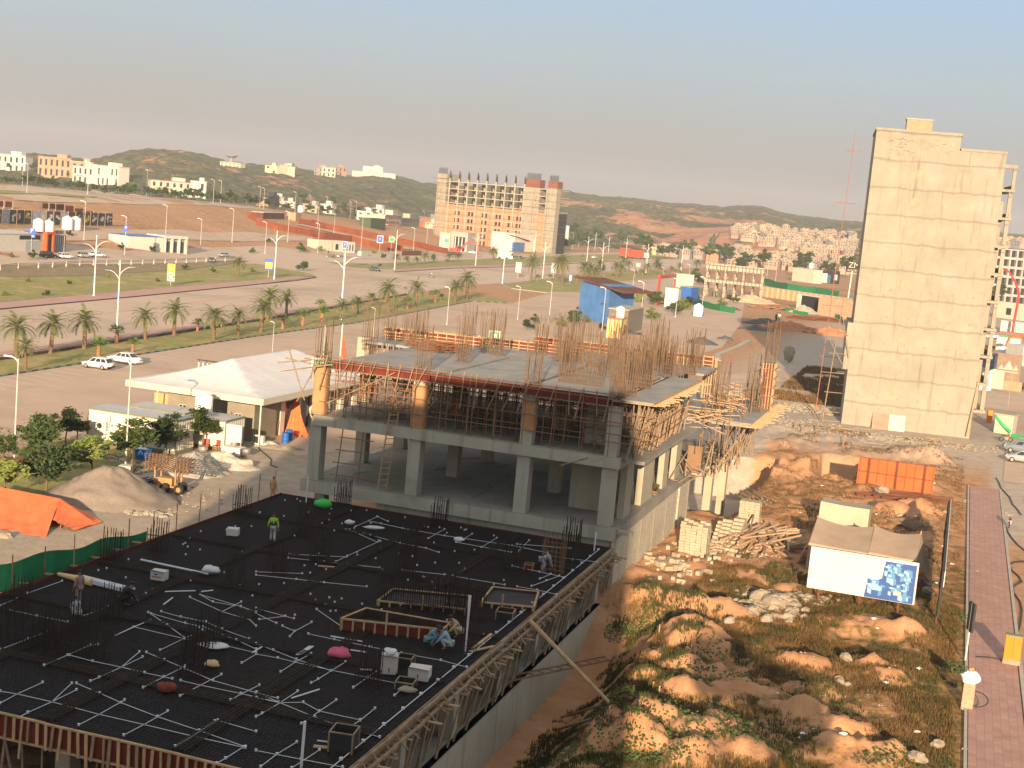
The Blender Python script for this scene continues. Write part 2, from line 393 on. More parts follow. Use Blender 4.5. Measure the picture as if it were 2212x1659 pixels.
# palette
CONC = concrete_mat('grey_concrete', (.33,.32,.26), (.43,.415,.34))
CONC_D = concrete_mat('dirty_concrete', (.23,.215,.18), (.33,.31,.27))
TOWERC = concrete_mat('tower_concrete', (.265,.24,.19), (.345,.31,.25), joint=3.55, stain=(.165,.15,.12), sa=.72)
WALLC = concrete_mat('board_marked_concrete', (.34,.31,.23), (.42,.385,.29), joint=None, stain=(.25,.23,.18))
SLABW = M('slab_surface', (.24,.225,.205), (.33,.31,.285), .6, .75, c3=(.20,.19,.18), s3=.5)
DECK = M('film_faced_ply', (.007,.011,.021), (.015,.020,.034), .5, .55, c3=(.030,.022,.016), s3=.25, t3=.52, spec=.12)
REDPLY = M('red_form_ply', (.11,.016,.009), (.18,.03,.015), 1.5, .6, c3=(.09,.02,.012), s3=1.0)
WOOD = M('pale_timber', (.34,.22,.12), (.48,.34,.19), 2.0, .9)
WOODG = M('weathered_timber', (.20,.135,.08), (.33,.24,.155), 2.0, .9)
BAR = M('rusty_rebar', (.018,.011,.008), (.045,.026,.016), 3, .8)
BARL = M('dull_rebar', (.13,.085,.05), (.20,.135,.085), 3, .8)
STEELP = M('rusty_prop_steel', (.17,.085,.045), (.28,.16,.09), 2, .7)
PVC = M('white_pvc', (.52,.54,.57), (.62,.64,.67), 1, .5)
SACK = M('hessian_sacking', (.36,.19,.09), (.45,.26,.13), 1.5, .95, bump=.3, bscale=12)
WHITE = M('white_paint', (.58,.545,.475), (.63,.60,.53), .7, .6)
CREAM = M('cream_render', (.50,.45,.35), (.57,.52,.42), .5, .85)
WHITED = M('weathered_white', (.48,.46,.42), (.56,.54,.50), .8, .8)
GREY = M('mid_grey_paint', (.25,.25,.25), (.32,.32,.32), .8, .7)
DARK = M('dark_paint', (.02,.02,.022), (.035,.035,.038), 1, .6)
GLASS = M('dark_glass', (.025,.03,.035), (.04,.045,.05), .5, .12, spec=.6)
GLASSB = M('blue_glass', (.06,.12,.18), (.09,.16,.23), .5, .15, spec=.6)
BLUE = M('blue_paint', (.02,.10,.38), (.03,.14,.46), .8, .5)
BLUEP = M('blue_panel', (.05,.14,.33), (.075,.18,.39), .4, .45)
ORANGE = M('orange_paint', (.62,.09,.018), (.70,.115,.025), .6, .6)
AMBER = M('amber_paint', (.72,.18,.006), (.78,.21,.01), 1, .5)
REDP = M('red_paint', (.45,.03,.02), (.55,.05,.03), 1, .5)
RUSTO = M('rust_orange_sheet', (.21,.055,.02), (.30,.085,.03), .25, .8, c3=(.22,.05,.02), s3=.4)
RUSTD = M('dark_rust_sheet', (.10,.035,.02), (.16,.06,.03), .5, .8)
GREENN = M('green_netting', (.01,.14,.055), (.02,.21,.085), 1.2, .85, bump=.2, bscale=4)
GREENT = M('green_tarp', (.02,.30,.10), (.05,.42,.13), 1.2, .7)
TARPO = M('orange_tarpaulin', (.78,.15,.045), (.86,.21,.08), .8, .65, bump=.35, bscale=2.2)
TANKW = M('white_tank_plastic', (.75,.74,.72), (.80,.79,.77), 1, .45)
BRICK = brick_mat('red_brickwork', (.42,.19,.10), (.52,.26,.15), (.45,.38,.30), .23, .085)
BRICKT = brick_mat('orange_block_infill', (.46,.20,.10), (.52,.25,.14), (.44,.31,.21), .6, .3, .02)
BLOCKW = brick_mat('concrete_blockwork', (.52,.46,.35), (.60,.54,.43), (.30,.26,.20), .42, .21, .02)
PAVEB = brick_mat('pink_pavers', (.36,.20,.16), (.42,.25,.20), (.26,.16,.12), .42, .42, .012, vertical=False, offs=0)
STONE = M('pale_stone', (.24,.195,.14), (.34,.29,.22), 1.5, .95, bump=.4, bscale=6)
STONEO = M('sandstone', (.36,.20,.10), (.46,.27,.15), 1.2, .95, bump=.4, bscale=5)
GRAVEL = M('gravel', (.19,.155,.125), (.29,.24,.20), 9.0, .95, bump=.8, bscale=26)
SAND = M('pale_sand', (.40,.35,.29), (.55,.49,.41), 1.4, .95, bump=.4, bscale=9)
TYRE = M('tyre_rubber', (.02,.02,.02), (.03,.03,.03), 2, .8)
CHROME = M('alloy', (.45,.45,.45), (.55,.55,.55), 2, .35, metal=.7)
LAMPW = M('lamp_white', (.70,.71,.71), (.78,.78,.78), 1, .4)
LAMPG = M('galvanised', (.50,.49,.46), (.58,.57,.54), 1, .5, metal=.2)
LAMPB = M('lamp_blue', (.10,.22,.42), (.13,.28,.50), 1, .4)
ROOFW = M('white_sheet_roof', (.62,.60,.60), (.72,.70,.70), .5, .5)
ASPH = M('road_pavers', (.48,.36,.265), (.56,.43,.325), .12, .95, c3=(.42,.32,.24), s3=.03, t3=.5, bump=.15, bscale=5)
ASPH2 = M('lot_pavers', (.455,.33,.24), (.53,.39,.29), .16, .95, c3=(.42,.30,.21), s3=.05, t3=.52, bump=.15, bscale=5)
PINK = M('pink_footway', (.42,.25,.21), (.48,.30,.25), .3, .95)
KERB = M('kerb_stone', (.36,.32,.27), (.44,.40,.34), .8, .9)
KERBD = M('dark_kerb', (.05,.045,.04), (.09,.08,.07), .8, .9)
KERBG = M('painted_kerb', (.10,.17,.14), (.20,.26,.22), .9, .9)
LINEW = M('line_paint', (.62,.60,.56), (.72,.70,.66), 2, .8)
LAWN = M('lawn', (.20,.20,.06), (.33,.29,.10), .5, 1.0, c3=(.42,.31,.15), s3=.14, t3=.52, bump=.6, bscale=7)
LEAF = M('leaf_green', (.035,.062,.014), (.075,.105,.028), .8, .7)
LEAFD = M('leaf_dark', (.030,.055,.018), (.06,.09,.03), .6, .75)
LEAFY = M('leaf_yellow_green', (.12,.17,.03), (.20,.24,.06), .8, .7)
FROND = M('palm_frond', (.075,.105,.03), (.16,.17,.06), .7, .65)
FRONDG = M('fan_frond', (.05,.11,.02), (.11,.17,.04), .7, .6)
BARK = M('bark', (.12,.08,.05), (.20,.14,.09), 3, .95)
PALMB = M('palm_bark', (.13,.085,.05), (.21,.14,.085), 4, .95, bump=.6, bscale=8)
SKIN = M('skin', (.22,.12,.075), (.26,.145,.09), 2, .6)
HAIR = M('black_hair', (.012,.010,.009), (.02,.017,.015), 2, .6)
def cloth(name, c): return M('cloth_'+name, c, tuple(x*1.2 for x in c), 3, .9)
# ---------------- terrain sheets ----------------
def D0f(az): return np.interp(az, [-.35, -.2, 0, .2, .4], [850, 950, 1020, 960, 900])
def soil_mat():
    m = bpy.data.materials.new('soil'); m.use_nodes = True; n = m.node_tree; b = n.nodes['Principled BSDF']; b.inputs['Roughness'].default_value = 1; b.inputs['Specular IOR Level'].default_value = .1
    g = n.nodes.new('ShaderNodeNewGeometry').outputs['Position']
    at = n.nodes.new('ShaderNodeAttribute'); at.attribute_name = 'zone'; sp = n.nodes.new('ShaderNodeSeparateColor'); n.links.new(at.outputs['Color'], sp.inputs[0])
    def nz(sc, det=6, rg=.62):
        t = n.nodes.new('ShaderNodeTexNoise'); t.inputs['Scale'].default_value = sc; t.inputs['Detail'].default_value = det; t.inputs['Roughness'].default_value = rg; n.links.new(g, t.inputs[0]); return t.outputs['Fac']
    def ramp(f, p0, p1, a, c):
        r = n.nodes.new('ShaderNodeValToRGB'); r.color_ramp.elements[0].position = p0; r.color_ramp.elements[1].position = p1
        r.color_ramp.elements[0].color = (*a, 1); r.color_ramp.elements[1].color = (*c, 1); n.links.new(f, r.inputs[0]); return r.outputs[0]
    def mix(f, A, B):
        mx = n.nodes.new('ShaderNodeMix'); mx.data_type = 'RGBA'; n.links.new(f, mx.inputs['Factor']); n.links.new(A, mx.inputs['A']); n.links.new(B, mx.inputs['B']); return mx.outputs['Result']
    def mth(op, a, c):
        q = n.nodes.new('ShaderNodeMath'); q.operation = op; q.use_clamp = False
        for i, v in enumerate((a, c)):
            if isinstance(v, (int, float)): q.inputs[i].default_value = v
            else: n.links.new(v, q.inputs[i])
        return q.outputs[0]
    org = ramp(nz(.55), .3, .7, (.40,.18,.075), (.56,.29,.14))
    gry = ramp(nz(.4), .3, .7, (.27,.205,.145), (.42,.33,.24))
    pal = ramp(nz(.8), .3, .7, (.36,.31,.25), (.52,.46,.38))
    base = mix(sp.outputs[0], gry, org); base = mix(sp.outputs[2], base, pal)
    peb = ramp(nz(6, 3), .62, .70, (0,0,0), (.35,.35,.35)); base = mix(peb, base, pal)
    grs = ramp(nz(1.7, 7, .7), .38, .62, (.085,.07,.022), (.26,.15,.055))
    gm = mth('ADD', mth('MULTIPLY', nz(.9, 7, .72), 1.0), mth('MULTIPLY', mth('SUBTRACT', sp.outputs[1], .5), .62))
    gf = ramp(gm, .44, .60, (0,0,0), (.92,.92,.92)); base = mix(gf, base, grs)
    n.links.new(base, b.inputs['Base Color'])
    bp = n.nodes.new('ShaderNodeBump'); bp.inputs['Strength'].default_value = .85; bp.inputs['Distance'].default_value = .12; n.links.new(nz(3.2, 8, .68), bp.inputs['Height']); n.links.new(bp.outputs[0], b.inputs['Normal'])
    return m
def hill_mat():
    m = bpy.data.materials.new('hill_scrub'); m.use_nodes = True; n = m.node_tree; b = n.nodes['Principled BSDF']; b.inputs['Roughness'].default_value = 1; b.inputs['Specular IOR Level'].default_value = .05
    go = n.nodes.new('ShaderNodeNewGeometry'); g = go.outputs['Position']
    at = n.nodes.new('ShaderNodeAttribute'); at.attribute_name = 'zone'; sp = n.nodes.new('ShaderNodeSeparateColor'); n.links.new(at.outputs['Color'], sp.inputs[0])
    def nz(sc, det=6, rg=.62):
        t = n.nodes.new('ShaderNodeTexNoise'); t.inputs['Scale'].default_value = sc; t.inputs['Detail'].default_value = det; t.inputs['Roughness'].default_value = rg; n.links.new(g, t.inputs[0]); return t.outputs['Fac']
    def ramp(f, p0, p1, a, c):
        r = n.nodes.new('ShaderNodeValToRGB'); r.color_ramp.elements[0].position = p0; r.color_ramp.elements[1].position = p1
        r.color_ramp.elements[0].color = (*a, 1); r.color_ramp.elements[1].color = (*c, 1); n.links.new(f, r.inputs[0]); return r.outputs[0]
    grn = ramp(nz(.12, 8, .75), .35, .62, (.035,.052,.026), (.17,.165,.085))
    red = ramp(nz(.03), .3, .7, (.34,.17,.10), (.50,.28,.18))
    ad = n.nodes.new('ShaderNodeMath'); ad.operation = 'MULTIPLY_ADD'; n.links.new(sp.outputs[0], ad.inputs[0]); ad.inputs[1].default_value = .55
    n.links.new(nz(.016, 7, .68), ad.inputs[2])
    a2 = n.nodes.new('ShaderNodeMath'); a2.operation = 'MULTIPLY_ADD'; n.links.new(nz(.11, 5, .7), a2.inputs[0]); a2.inputs[1].default_value = .45; n.links.new(ad.outputs[0], a2.inputs[2])
    f = ramp(a2.outputs[0], .88, .95, (0,0,0), (1,1,1))
    mx = n.nodes.new('ShaderNodeMix'); mx.data_type = 'RGBA'; n.links.new(f, mx.inputs['Factor']); n.links.new(grn, mx.inputs['A']); n.links.new(red, mx.inputs['B'])
    n.links.new(mx.outputs['Result'], b.inputs['Base Color'])
    bp = n.nodes.new('ShaderNodeBump'); bp.inputs['Strength'].default_value = 1; bp.inputs['Distance'].default_value = 3.0; n.links.new(nz(.14, 6, .7), bp.inputs['Height']); n.links.new(bp.outputs[0], b.inputs['Normal'])
    return m
def polar(name, r0, r1, nr, na, mat, zonefn, A=.60, geo=True):
    az = np.linspace(-A, A, na)[None, :]; u = np.linspace(0, 1, nr)[:, None]
    R0 = r0(az) if callable(r0) else np.full_like(az, r0); R1 = r1(az) if callable(r1) else np.full_like(az, r1)
    R = R0*(R1/R0)**u if geo else R0+(R1-R0)*u
    X = R*np.sin(az); Y = R*np.cos(az); Z = hz_all(X.ravel(), Y.ravel()).reshape(X.shape)
    co = np.stack([X, Y, Z], -1).reshape(-1, 3).astype(np.float32)
    i = np.arange(na-1)[None, :]; j = np.arange(nr-1)[:, None]; a = j*na+i
    F = np.stack([a, a+1, a+na+1, a+na], -1).reshape(-1, 4)
    me = bpy.data.meshes.new(name); me.vertices.add(len(co)); me.vertices.foreach_set('co', co.ravel())
    me.loops.add(F.size); me.loops.foreach_set('vertex_index', F.ravel().astype(np.int32))
    me.polygons.add(len(F)); me.polygons.foreach_set('loop_start', np.arange(0, F.size, 4, dtype=np.int32)); me.polygons.foreach_set('loop_total', np.full(len(F), 4, np.int32))
    me.update(calc_edges=True); me.polygons.foreach_set('use_smooth', [True]*len(F))
    c = me.color_attributes.new('zone', 'FLOAT_COLOR', 'POINT'); c.data.foreach_set('color', zonefn(X.ravel(), Y.ravel(), Z.ravel()).astype(np.float32).ravel())
    me.materials.append(mat); o = bpy.data.objects.new(name, me); COL.objects.link(o); return tag(o, kind='structure')
def zone_ground(x, y, z):
    a = x*CA+y*SA; b = -x*SA+y*CA; t = (x+86.1)*-.983+(y-230.3)*.185
    n1 = fbm(x/9, y/9); n2 = fbm(x/30+5, y/30)
    R = np.full_like(x, .75); Gs = .35+.3*(n2-.5)*2; B = np.full_like(x, .1)
    site = ss(-20.5, -18, a)*(1-ss(4, 6, a))*(1-ss(160, 175, b))
    bare = np.clip((z-.62)/.4, 0, 1)
    far = ss(86, 100, b)*(1-ss(108, 122, b))*(1-ss(-9, -6, a))      # trampled strip by the block stacks
    gs = (.60-.62*bare)*(1-.8*far)+.25*(n1-.5); gs = gs*(1-.35*ss(100, 140, b))
    gs = np.where(z < -.6, .15, gs)
    R = R*(1-site)+site*.97; Gs = Gs*(1-site)+site*gs
    # rubble around the tower foot
    tw = ss(150, 172, b)*(1-ss(200, 212, b))*ss(-21, -17, a)*(1-ss(6, 9, a)); B = np.maximum(B, tw*.65); Gs = Gs*(1-.5*tw); R = R*(1-.3*tw)
    # trodden haul ground further back
    bk = ss(200, 215, b)*ss(-24, -18, a)*(1-ss(330, 380, b)); B = np.maximum(B, bk*.7); R = R*(1-.1*bk); Gs = Gs*(1-bk*.6)
    left = (1-ss(-47, -43, a))*ss(50, 58, b)*(1-ss(122, 130, b)); R = R*(1-left)+.12*left; B = np.maximum(B*(1-left), left*.55*(.5+n1)); Gs = Gs*(1-left)+left*.02
    pl = ss(18, 40, t); Gs = Gs*(1-pl)+pl*(.30+.6*(n2-.42)); R = R*(1-pl)+pl*.95; B = B*(1-pl)+pl*.2
    mid = (1-pl)*ss(-44, -30, a)*(1-site)*(1-bk)*ss(120, 130, b); B = np.maximum(B, .85*mid); Gs = Gs*(1-.85*mid)
    return np.stack([R, np.clip(Gs, 0, 1), np.clip(B, 0, 1), np.ones_like(x)], -1)
def zone_hill(x, y, z):
    az = np.arctan2(x, y); r = np.hypot(x, y); s = (r-D0f(az))/900
    R = .12+.2*np.clip(1-s*1.6, 0, 1)*ss(-.05, .2, az)
    e = ridged(x/170, y/170, 6); R = R*.8+.55*ss(.60, .74, e)*ss(-.02, .08, az)*(1-ss(.55, .9, s)) + .25*ss(.66, .78, e)
    R = R-.35*ss(.75, 1, s)
    sh = ss(.10, .15, az)*(1-ss(.45, .6, s))*.32
    return np.stack([np.clip(R+sh, 0, 1)*.55, R*0, R*0, R*0+1], -1)
SOIL = soil_mat(); HILL = hill_mat()
polar('ground', 14., lambda a: D0f(a), 1000, 1000, SOIL, zone_ground)
polar('hills', lambda a: D0f(a), 3400., 330, 620, HILL, zone_hill, geo=False)
def tessel(name, poly, off, mat, kind='structure', maxf=.035, minl=3.0, flat=False):
    """poly: world xy list; fan filled, split small and laid on the terrain"""
    bm = bmesh.new(); vs = [bm.verts.new((p[0], p[1], 0)) for p in poly]; es = [bm.edges.new((vs[i], vs[(i+1) % len(vs)])) for i in range(len(vs))]
    bmesh.ops.triangle_fill(bm, edges=es, use_beauty=True)
    if not flat:
        for _ in range(9):
            L = [e for e in bm.edges if e.calc_length() > max(minl, maxf*math.hypot(*((e.verts[0].co+e.verts[1].co)/2).xy))]
            if not L or len(bm.faces) > 60000: break
            bmesh.ops.subdivide_edges(bm, edges=L, cuts=1); bmesh.ops.triangulate(bm, faces=bm.faces)
    co = np.array([v.co[:] for v in bm.verts]); z = hz_all(co[:,0], co[:,1]) if not flat else np.zeros(len(co))
    for v, zz in zip(bm.verts, z): v.co.z = zz+off
    for f in bm.faces:
        if f.normal.z < 0: f.normal_flip()
    bmesh.ops.recalc_face_normals(bm, faces=bm.faces)
    if sum(f.normal.z for f in bm.faces) < 0: bmesh.ops.reverse_faces(bm, faces=bm.faces)
    me = bpy.data.meshes.new(name); bm.to_mesh(me); bm.free(); me.materials.append(mat)
    for p in me.polygons: p.use_smooth = True
    o = bpy.data.objects.new(name, me); COL.objects.link(o); return tag(o, kind=kind)
def PP(l, terr=False): return [(T(*p) if terr else G(*p)) for p in l]
def kerb(name, pts, w=.3, h=.14, mat=None, closed=False, alt=None, lo=-.05):
    mb = MB(); 
    for i in range(len(pts)-1+(1 if closed else 0)):
        p = Vector(pts[i]); q = Vector(pts[(i+1) % len(pts)]); L = (q-p).to_2d().length; n = max(1, int(L/(1.2 if alt else 6)))
        for k in range(n):
            a = p.lerp(q, k/n); b = p.lerp(q, (k+1)/n); a.z = HZ(a.x, a.y)+h/2+lo/2; b.z = HZ(b.x, b.y)+h/2+lo/2
            mb.mat(k % 2 if alt else 0).beam(a, b, w, h-lo)
    o = mb.build(name, [mat or KERB]+([alt] if alt else [])); return tag(o, kind='structure')
tessel('boulevard', PP([(-400,836),(0,776),(553,692),(878,636),(1000,617),(1085,612),(1106,613),(1281,588),(1516,578),(1620,566),(1620,552),(1516,556),(1331,546),(1231,546),(1106,549),(1000,541),(830,546),(680,548),(560,546),(505,549),(300,560),(0,556),(-400,560)]), .03, ASPH)
tessel('service_road', PP([(-400,876),(0,814),(553,727),(768,698),(1020,651),(1100,657),(1181,634),(1250,633),(1266,616),(1356,608),(1516,596),(1570,610),(1610,645),(1600,700),(1560,750),(1400,800),(900,960),(640,985),(560,945),(400,955),(200,972),(100,983),(0,1000),(-400,1050)]), .02, ASPH2)
tessel('footway', PP([(-400,694),(0,655),(300,627),(553,606),(640,598),(683,599),(553,615.5),(300,641),(0,669),(-400,710)]), .14, PINK)
kerb('footway_kerb', PP([(-400,710),(0,669),(300,641),(553,615.5),(640,607),(683,600)]), .35, .2, KERBD)
tessel('grass_verge', PP([(-400,640),(0,600),(200,597),(400,584),(505,572),(553,571),(615,582),(670,592),(683,598),(640,598),(553,606),(300,627),(0,655),(-400,694)]), .16, LAWN)
tessel('far_grass_verge', PP([(708,567),(800,570),(960,563),(1106,557),(1231,552),(1331,549),(1500,556),(1500,559),(1331,560),(1231,566),(1106,571),(983,574),(853,582),(760,577)]), .1, LAWN)
tessel('far_footway', PP([(853,583),(983,575),(1106,572),(1231,567),(1331,561),(1331,564),(1231,570),(1106,577),(983,580),(853,588)]), .14, PINK)
kerb('far_kerb', PP([(853,588),(983,580),(1106,577),(1231,570),(1331,564)]), .35, .2, KERBD)
MED = [(-400,842),(0,782),(553,698),(878,641),(1028,638),(1090,647),(1103,655),(1020,651),(768,698),(553,727),(0,813.6),(-400,876)]
tessel('grass_median', PP(MED), .12, LAWN)
tessel('median_footway', PP([(-400,826),(0,762),(553,684),(800,646),(878,633),(878,638),(800,651),(553,690),(0,770),(-400,835)]), .1, PINK)
kerb('median_far_kerb', PP([(-400,838),(0,777),(553,694),(878,637)]), .5, .3, KERBD)
kerb('median_near_kerb', PP([(-400,876),(0,813.6),(553,727),(768,698),(1020,651),(1103,655)]), .3, .18, KERBG, alt=KERBD)
tessel('grass_island', PP([(1085,614),(1281,591),(1516,584),(1516,594),(1356,607),(1266,615),(1262,625),(1246,632),(1181,633),(1106,624)]), .12, LAWN)
kerb('island_kerb', PP([(1516,594),(1356,607),(1266,615),(1262,625),(1246,632),(1181,633),(1106,624),(1085,614)]), .3, .18, KERB)
tessel('upper_road', PP([(-300,385),(0,401),(200,409.5),(320,425),(470,438.5),(600,452),(600,458),(470,445),(375,441),(150,438),(0,430),(-300,420)], True), .12, ASPH)
tessel('upper_road_strip', PP([(-100,410),(0,411),(130,419),(214,426),(180,427),(60,420),(-100,417)], True), .2, LAWN)
tessel('cross_road', PP([(-200,498),(0,497),(120,494),(290,497),(420,500),(553,503),(660,511),(700,516),(660,521),(553,522),(420,519),(290,513),(180,521),(130,521),(0,505),(-200,508)], True), .15, ASPH2)
tessel('site_lawn', PP([(-400,1060),(0,1002),(100,990),(190,992),(262,1000),(300,1006),(282,1024),(180,1070),(60,1110),(-400,1190)]), .10, LAWN)
tessel('garden_lawn', [FR(*p) for p in [(-79,104),(-66,104),(-65.7,107.6),(-79,107.6)]], .05, LAWN)
kerb('site_path', PP([(1552,779),(1549,766),(1590,750),(1618,735)]), 1.0, .12, KERB)
tessel('haul_track', PP([(1530,812),(1700,800),(1830,812),(1830,838),(1700,826),(1530,832)]), .06, ASPH2)
tessel('haul_track', PP([(1545,860),(1690,852),(1825,872),(1822,890),(1690,872),(1545,880)]), .06, ASPH2)
# brick footway on the right and the stalls beyond it
tessel('brick_footway', [FR(*p) for p in [(2.95,44),(5.75,44),(5.85,152),(3.0,151)]], .12, PAVEB, flat=True)
kerb('brick_footway_kerb', [FR(5.95, 44), FR(6.0, 152)], .22, .16, KERB)
kerb('brick_footway_edge', [FR(2.84, 44), FR(2.84, 152)], .16, .14, KERB)
tessel('parking_bays', [FR(*p) for p in [(8.6,44),(30,44),(30,150),(8.2,150)]], .04, ASPH2, flat=True)
tessel('parking_bays_far', [FR(*p) for p in [(6.4,158),(30,158),(30,176),(7.0,176)]], .045, ASPH2, flat=True)
tessel('site_lane', [FR(*p) for p in [(4,228),(40,228),(40,262),(2,262)]], .05, ASPH2)
def lines(name, segs, w=.12, z=.05, mat=None):
    mb = MB()
    for p, q in segs:
        p = Vector((p[0], p[1], 0)); q = Vector((q[0], q[1], 0)); d = (q-p).normalized(); n = Vector((-d.y, d.x, 0))*w/2
        c = [p-n, q-n, q+n, p+n]; mb.face([(v.x, v.y, HZ(v.x, v.y)+z) for v in c])
    return tag(mb.build(name, mat or LINEW), kind='structure')
sdv = (G(150,827)-G(59,811)); sdv.z = 0
k0 = G(0,813.6); k1 = G(553,727); kd = (k1-k0).normalized()
sg = []
for i in range(-6, 62):
    p = k0+kd*(i*2.62+1.2)
    if i in (6, 7, 8, 9): pass
    sg.append((p+sdv*.05, p+sdv*.98))
lines('stall_lines', sg, .17, .05)
k0 = FR(8.8, 46)
lines('bay_lines', [(FR(9.2, 46+2.55*i), FR(14.2, 46.4+2.55*i)) for i in range(40)]+[(FR(8.4, 160+2.6*i), FR(14, 160.4+2.6*i)) for i in range(6)], .11, .065)
fd = Vector((.185, .983, 0)); fn = Vector((.983, -.185, 0)); f0 = Vector((-86.1, 230.3, 0))
sg = []
for lane in (4.2, 8.2, 17.5, 21.4):
    for i in range(-14, 60):
        sg.append((f0+fn*(lane+(.0 if i < 26 else 0))+fd*(i*7.5), f0+fn*lane+fd*(i*7.5+2.6)))
lines('lane_dashes', sg, .26, .07)
lines('centre_line', [(f0+fn*13+fd*i*20, f0+fn*13+fd*(i*20+20)) for i in range(-6, 22)], .22, .055, M('faded_yellow', (.38,.27,.15), (.42,.30,.17), 1, .9))
# ================= the building the picture is taken from (shades the near site) =================
t = thing('office_block', 'tall grey block from whose side the picture is taken, standing behind the viewer', 'building', (-15, -12, 0))
mb = MB(); mb.box(-30.2, -19.5, -22, -2.2, 0, 30.2).box(-19.5, -13.0, -22, -2.2, 0, 31.6).box(-13.0, .7, -22, -2.2, 0, 33.4); mb.build('wall', CONC, t)
for k in range(7): MB().box(-28, -2, -2.2, -2.14, 1.2+k*4, 3.4+k*4).build('window', GLASS, t)
def shadow_tank(px, py, zc, r, h, label):  # unseen tanks, added only to drop soft shadows on the right-hand earth
    g = G(px, py, .4); u = (zc-.4)/math.tan(SUN_EL); p = Vector((g.x-u*math.sin(SUN_AZ-math.pi), g.y-u*math.cos(SUN_AZ-math.pi), 0)); t = thing('shadow_tower', label, 'water tower', p)
    MB().lathe([(r,zc-h/2),(r,zc+h/2),(r*.3,zc+h/2+.4)], tuple(p), 16).build('tank', CONC, t)
    for a in range(4): c, s = math.cos(a*1.571+.4)*r*.8, math.sin(a*1.571+.4)*r*.8; MB().tube(p+Vector((c,s,0)), p+Vector((c,s,zc-h/2)), .09, 6).build('leg', STEELP, t)
shadow_tank(1555, 1428, 19.5, 1.9, 1.9, 'elevated tank on four thin legs behind the viewer, nearer the office block'); shadow_tank(1690, 1515, 17.8, 1.9, 2.1, 'second elevated tank behind the viewer, farther right')
# ================= foreground deck ready for concrete =================
A0, A1, B0, B1, ZS = -44.0, -19.9, 44.4, 87.3, 3.2
S1 = thing('deck_building', 'dark unpoured slab covered in rebar mesh and white conduits, nearest building frame', 'building', FR(-32, 66, 0))
MB(FR).box(A0, A1, B0, B1, ZS-.12, ZS).build('deck', DECK, S1)
mb = MB(FR)                                                    # rebar mats laid both ways
rd = random.Random(5)
for i in range(int((A1-A0)/.2)):
    a = A0+.12+i*.2; mb.beam(((a), B0+.1, ZS+.05), (a+rd.uniform(-.03,.03), B1-.1, ZS+.05), .024)
for i in range(int((B1-B0)/.2)):
    b = B0+.12+i*.2; mb.beam((A0+.1, b, ZS+.07), (A1-.1, b+rd.uniform(-.03,.03), ZS+.07), .024)
tag(mb.build('rebar_mesh', BAR, S1), kind='stuff')
for k, b in enumerate([50.2, 57.4, 65.0, 72.6, 80.2]):           # beam cages across
    mb = MB(FR)
    for da in (-.28, -.1, .1, .28):
        for z in (.10, .16): mb.beam((A0+.3, b+da, ZS+z), (A1-.3, b+da, ZS+z), .03)
    for i in range(150): x = A0+.4+i*.158; mb.beam((x, b-.3, ZS+.16), (x, b+.3, ZS+.16), .02)
    mb.build('beam_cage', BAR, S1)
for a in (-38.2, -32.2, -26.2):
    mb = MB(FR)
    for da in (-.28, -.1, .1, .28):
        for z in (.11, .17): mb.beam((a+da, B0+.3, ZS+z), (a+da, B1-.3, ZS+z), .03)
    for i in range(260): x = B0+.4+i*.162; mb.beam((a-.3, x, ZS+.17), (a+.3, x, ZS+.17), .02)
    mb.build('beam_cage', BAR, S1)
mb = MB(FR)                                                    # red ply edge on the near and left side
mb.box(A0-.02, A1+.02, B0-.03, B0+.0, ZS-.75, ZS+.12).box(A0-.06, A0-.02, B0, B1, ZS-.5, ZS+.16); mb.box(A0, A1, B1, B1+.03, ZS-.5, ZS+.10)
mb.build('edge_form', REDPLY, S1)
mb = MB(FR); mb.box(A1, A1+.04, B0, B1, ZS-.35, ZS+.10)
mb.build('edge_board', WOODG, S1)
for z, nm in ((ZS+.16, 'top_rail'), (ZS-.82, 'bottom_rail')):
    mb = MB(FR)
    for i in range(8):
        mb.beam((A0+i*3.02, B0-.09, z+rd.uniform(-.02,.02)), (A0+(i+1)*3.02+.05, B0-.09, z+rd.uniform(-.02,.02)), .11, .07)
    mb.build(nm, WOOD, S1)
for i in range(64):                                             # studs on the near form
    a = A0+.3+i*.372+rd.uniform(-.05,.05); tl = rd.uniform(-.10,.10)
    MB(FR).beam((a, B0-.15, ZS+.12), (a+tl, B0-.15, ZS-rd.choice([.8, .9, 1.2, 1.5])), rd.uniform(.09,.14), .05).build('stud', WOOD if rd.random() < .6 else WOODG, S1)
# right-hand edge: runner, joist ends that stick out, wall and columns below
mb = MB(FR)
for i in range(15): mb.beam((A1+.12, B0+i*2.85, ZS+.02+rd.uniform(-.04,.04)), (A1+.12+rd.uniform(-.04,.04), B0+(i+1)*2.85+.2, ZS+.02+rd.uniform(-.04,.04)), .12, .12)
for i in range(15): mb.beam((A1+.38, B0+i*2.85, ZS-.28+rd.uniform(-.05,.05)), (A1+.38+rd.uniform(-.06,.06), B0+(i+1)*2.85+.2, ZS-.28), .12, .10)
mb.build('side_runner', WOODG, S1)
for i in range(78):
    b = B0+.6+i*.55+rd.uniform(-.12,.12); ln = rd.uniform(.35, 1.15); dz = rd.uniform(-.12,.1)
    MB(FR).beam((A1-.6, b, ZS-.42), (A1+ln, b+rd.uniform(-.2,.2), ZS-.42+dz), rd.uniform(.07,.12), .06).build('joist_end', WOOD if rd.random() < .35 else WOODG, S1)
for i in range(40):
    b = B0+1+i*1.07; MB(FR).beam((A1+.05, b, ZS+.06), (A1+.75, b+rd.uniform(-.5,.5), ZS-.55), .07, .05).build('edge_strut', WOODG, S1)
MB(FR).box(-26, A1+.02, B0-6, 87.0, -.18, -.10).build('lower_floor', CONC_D, S1)
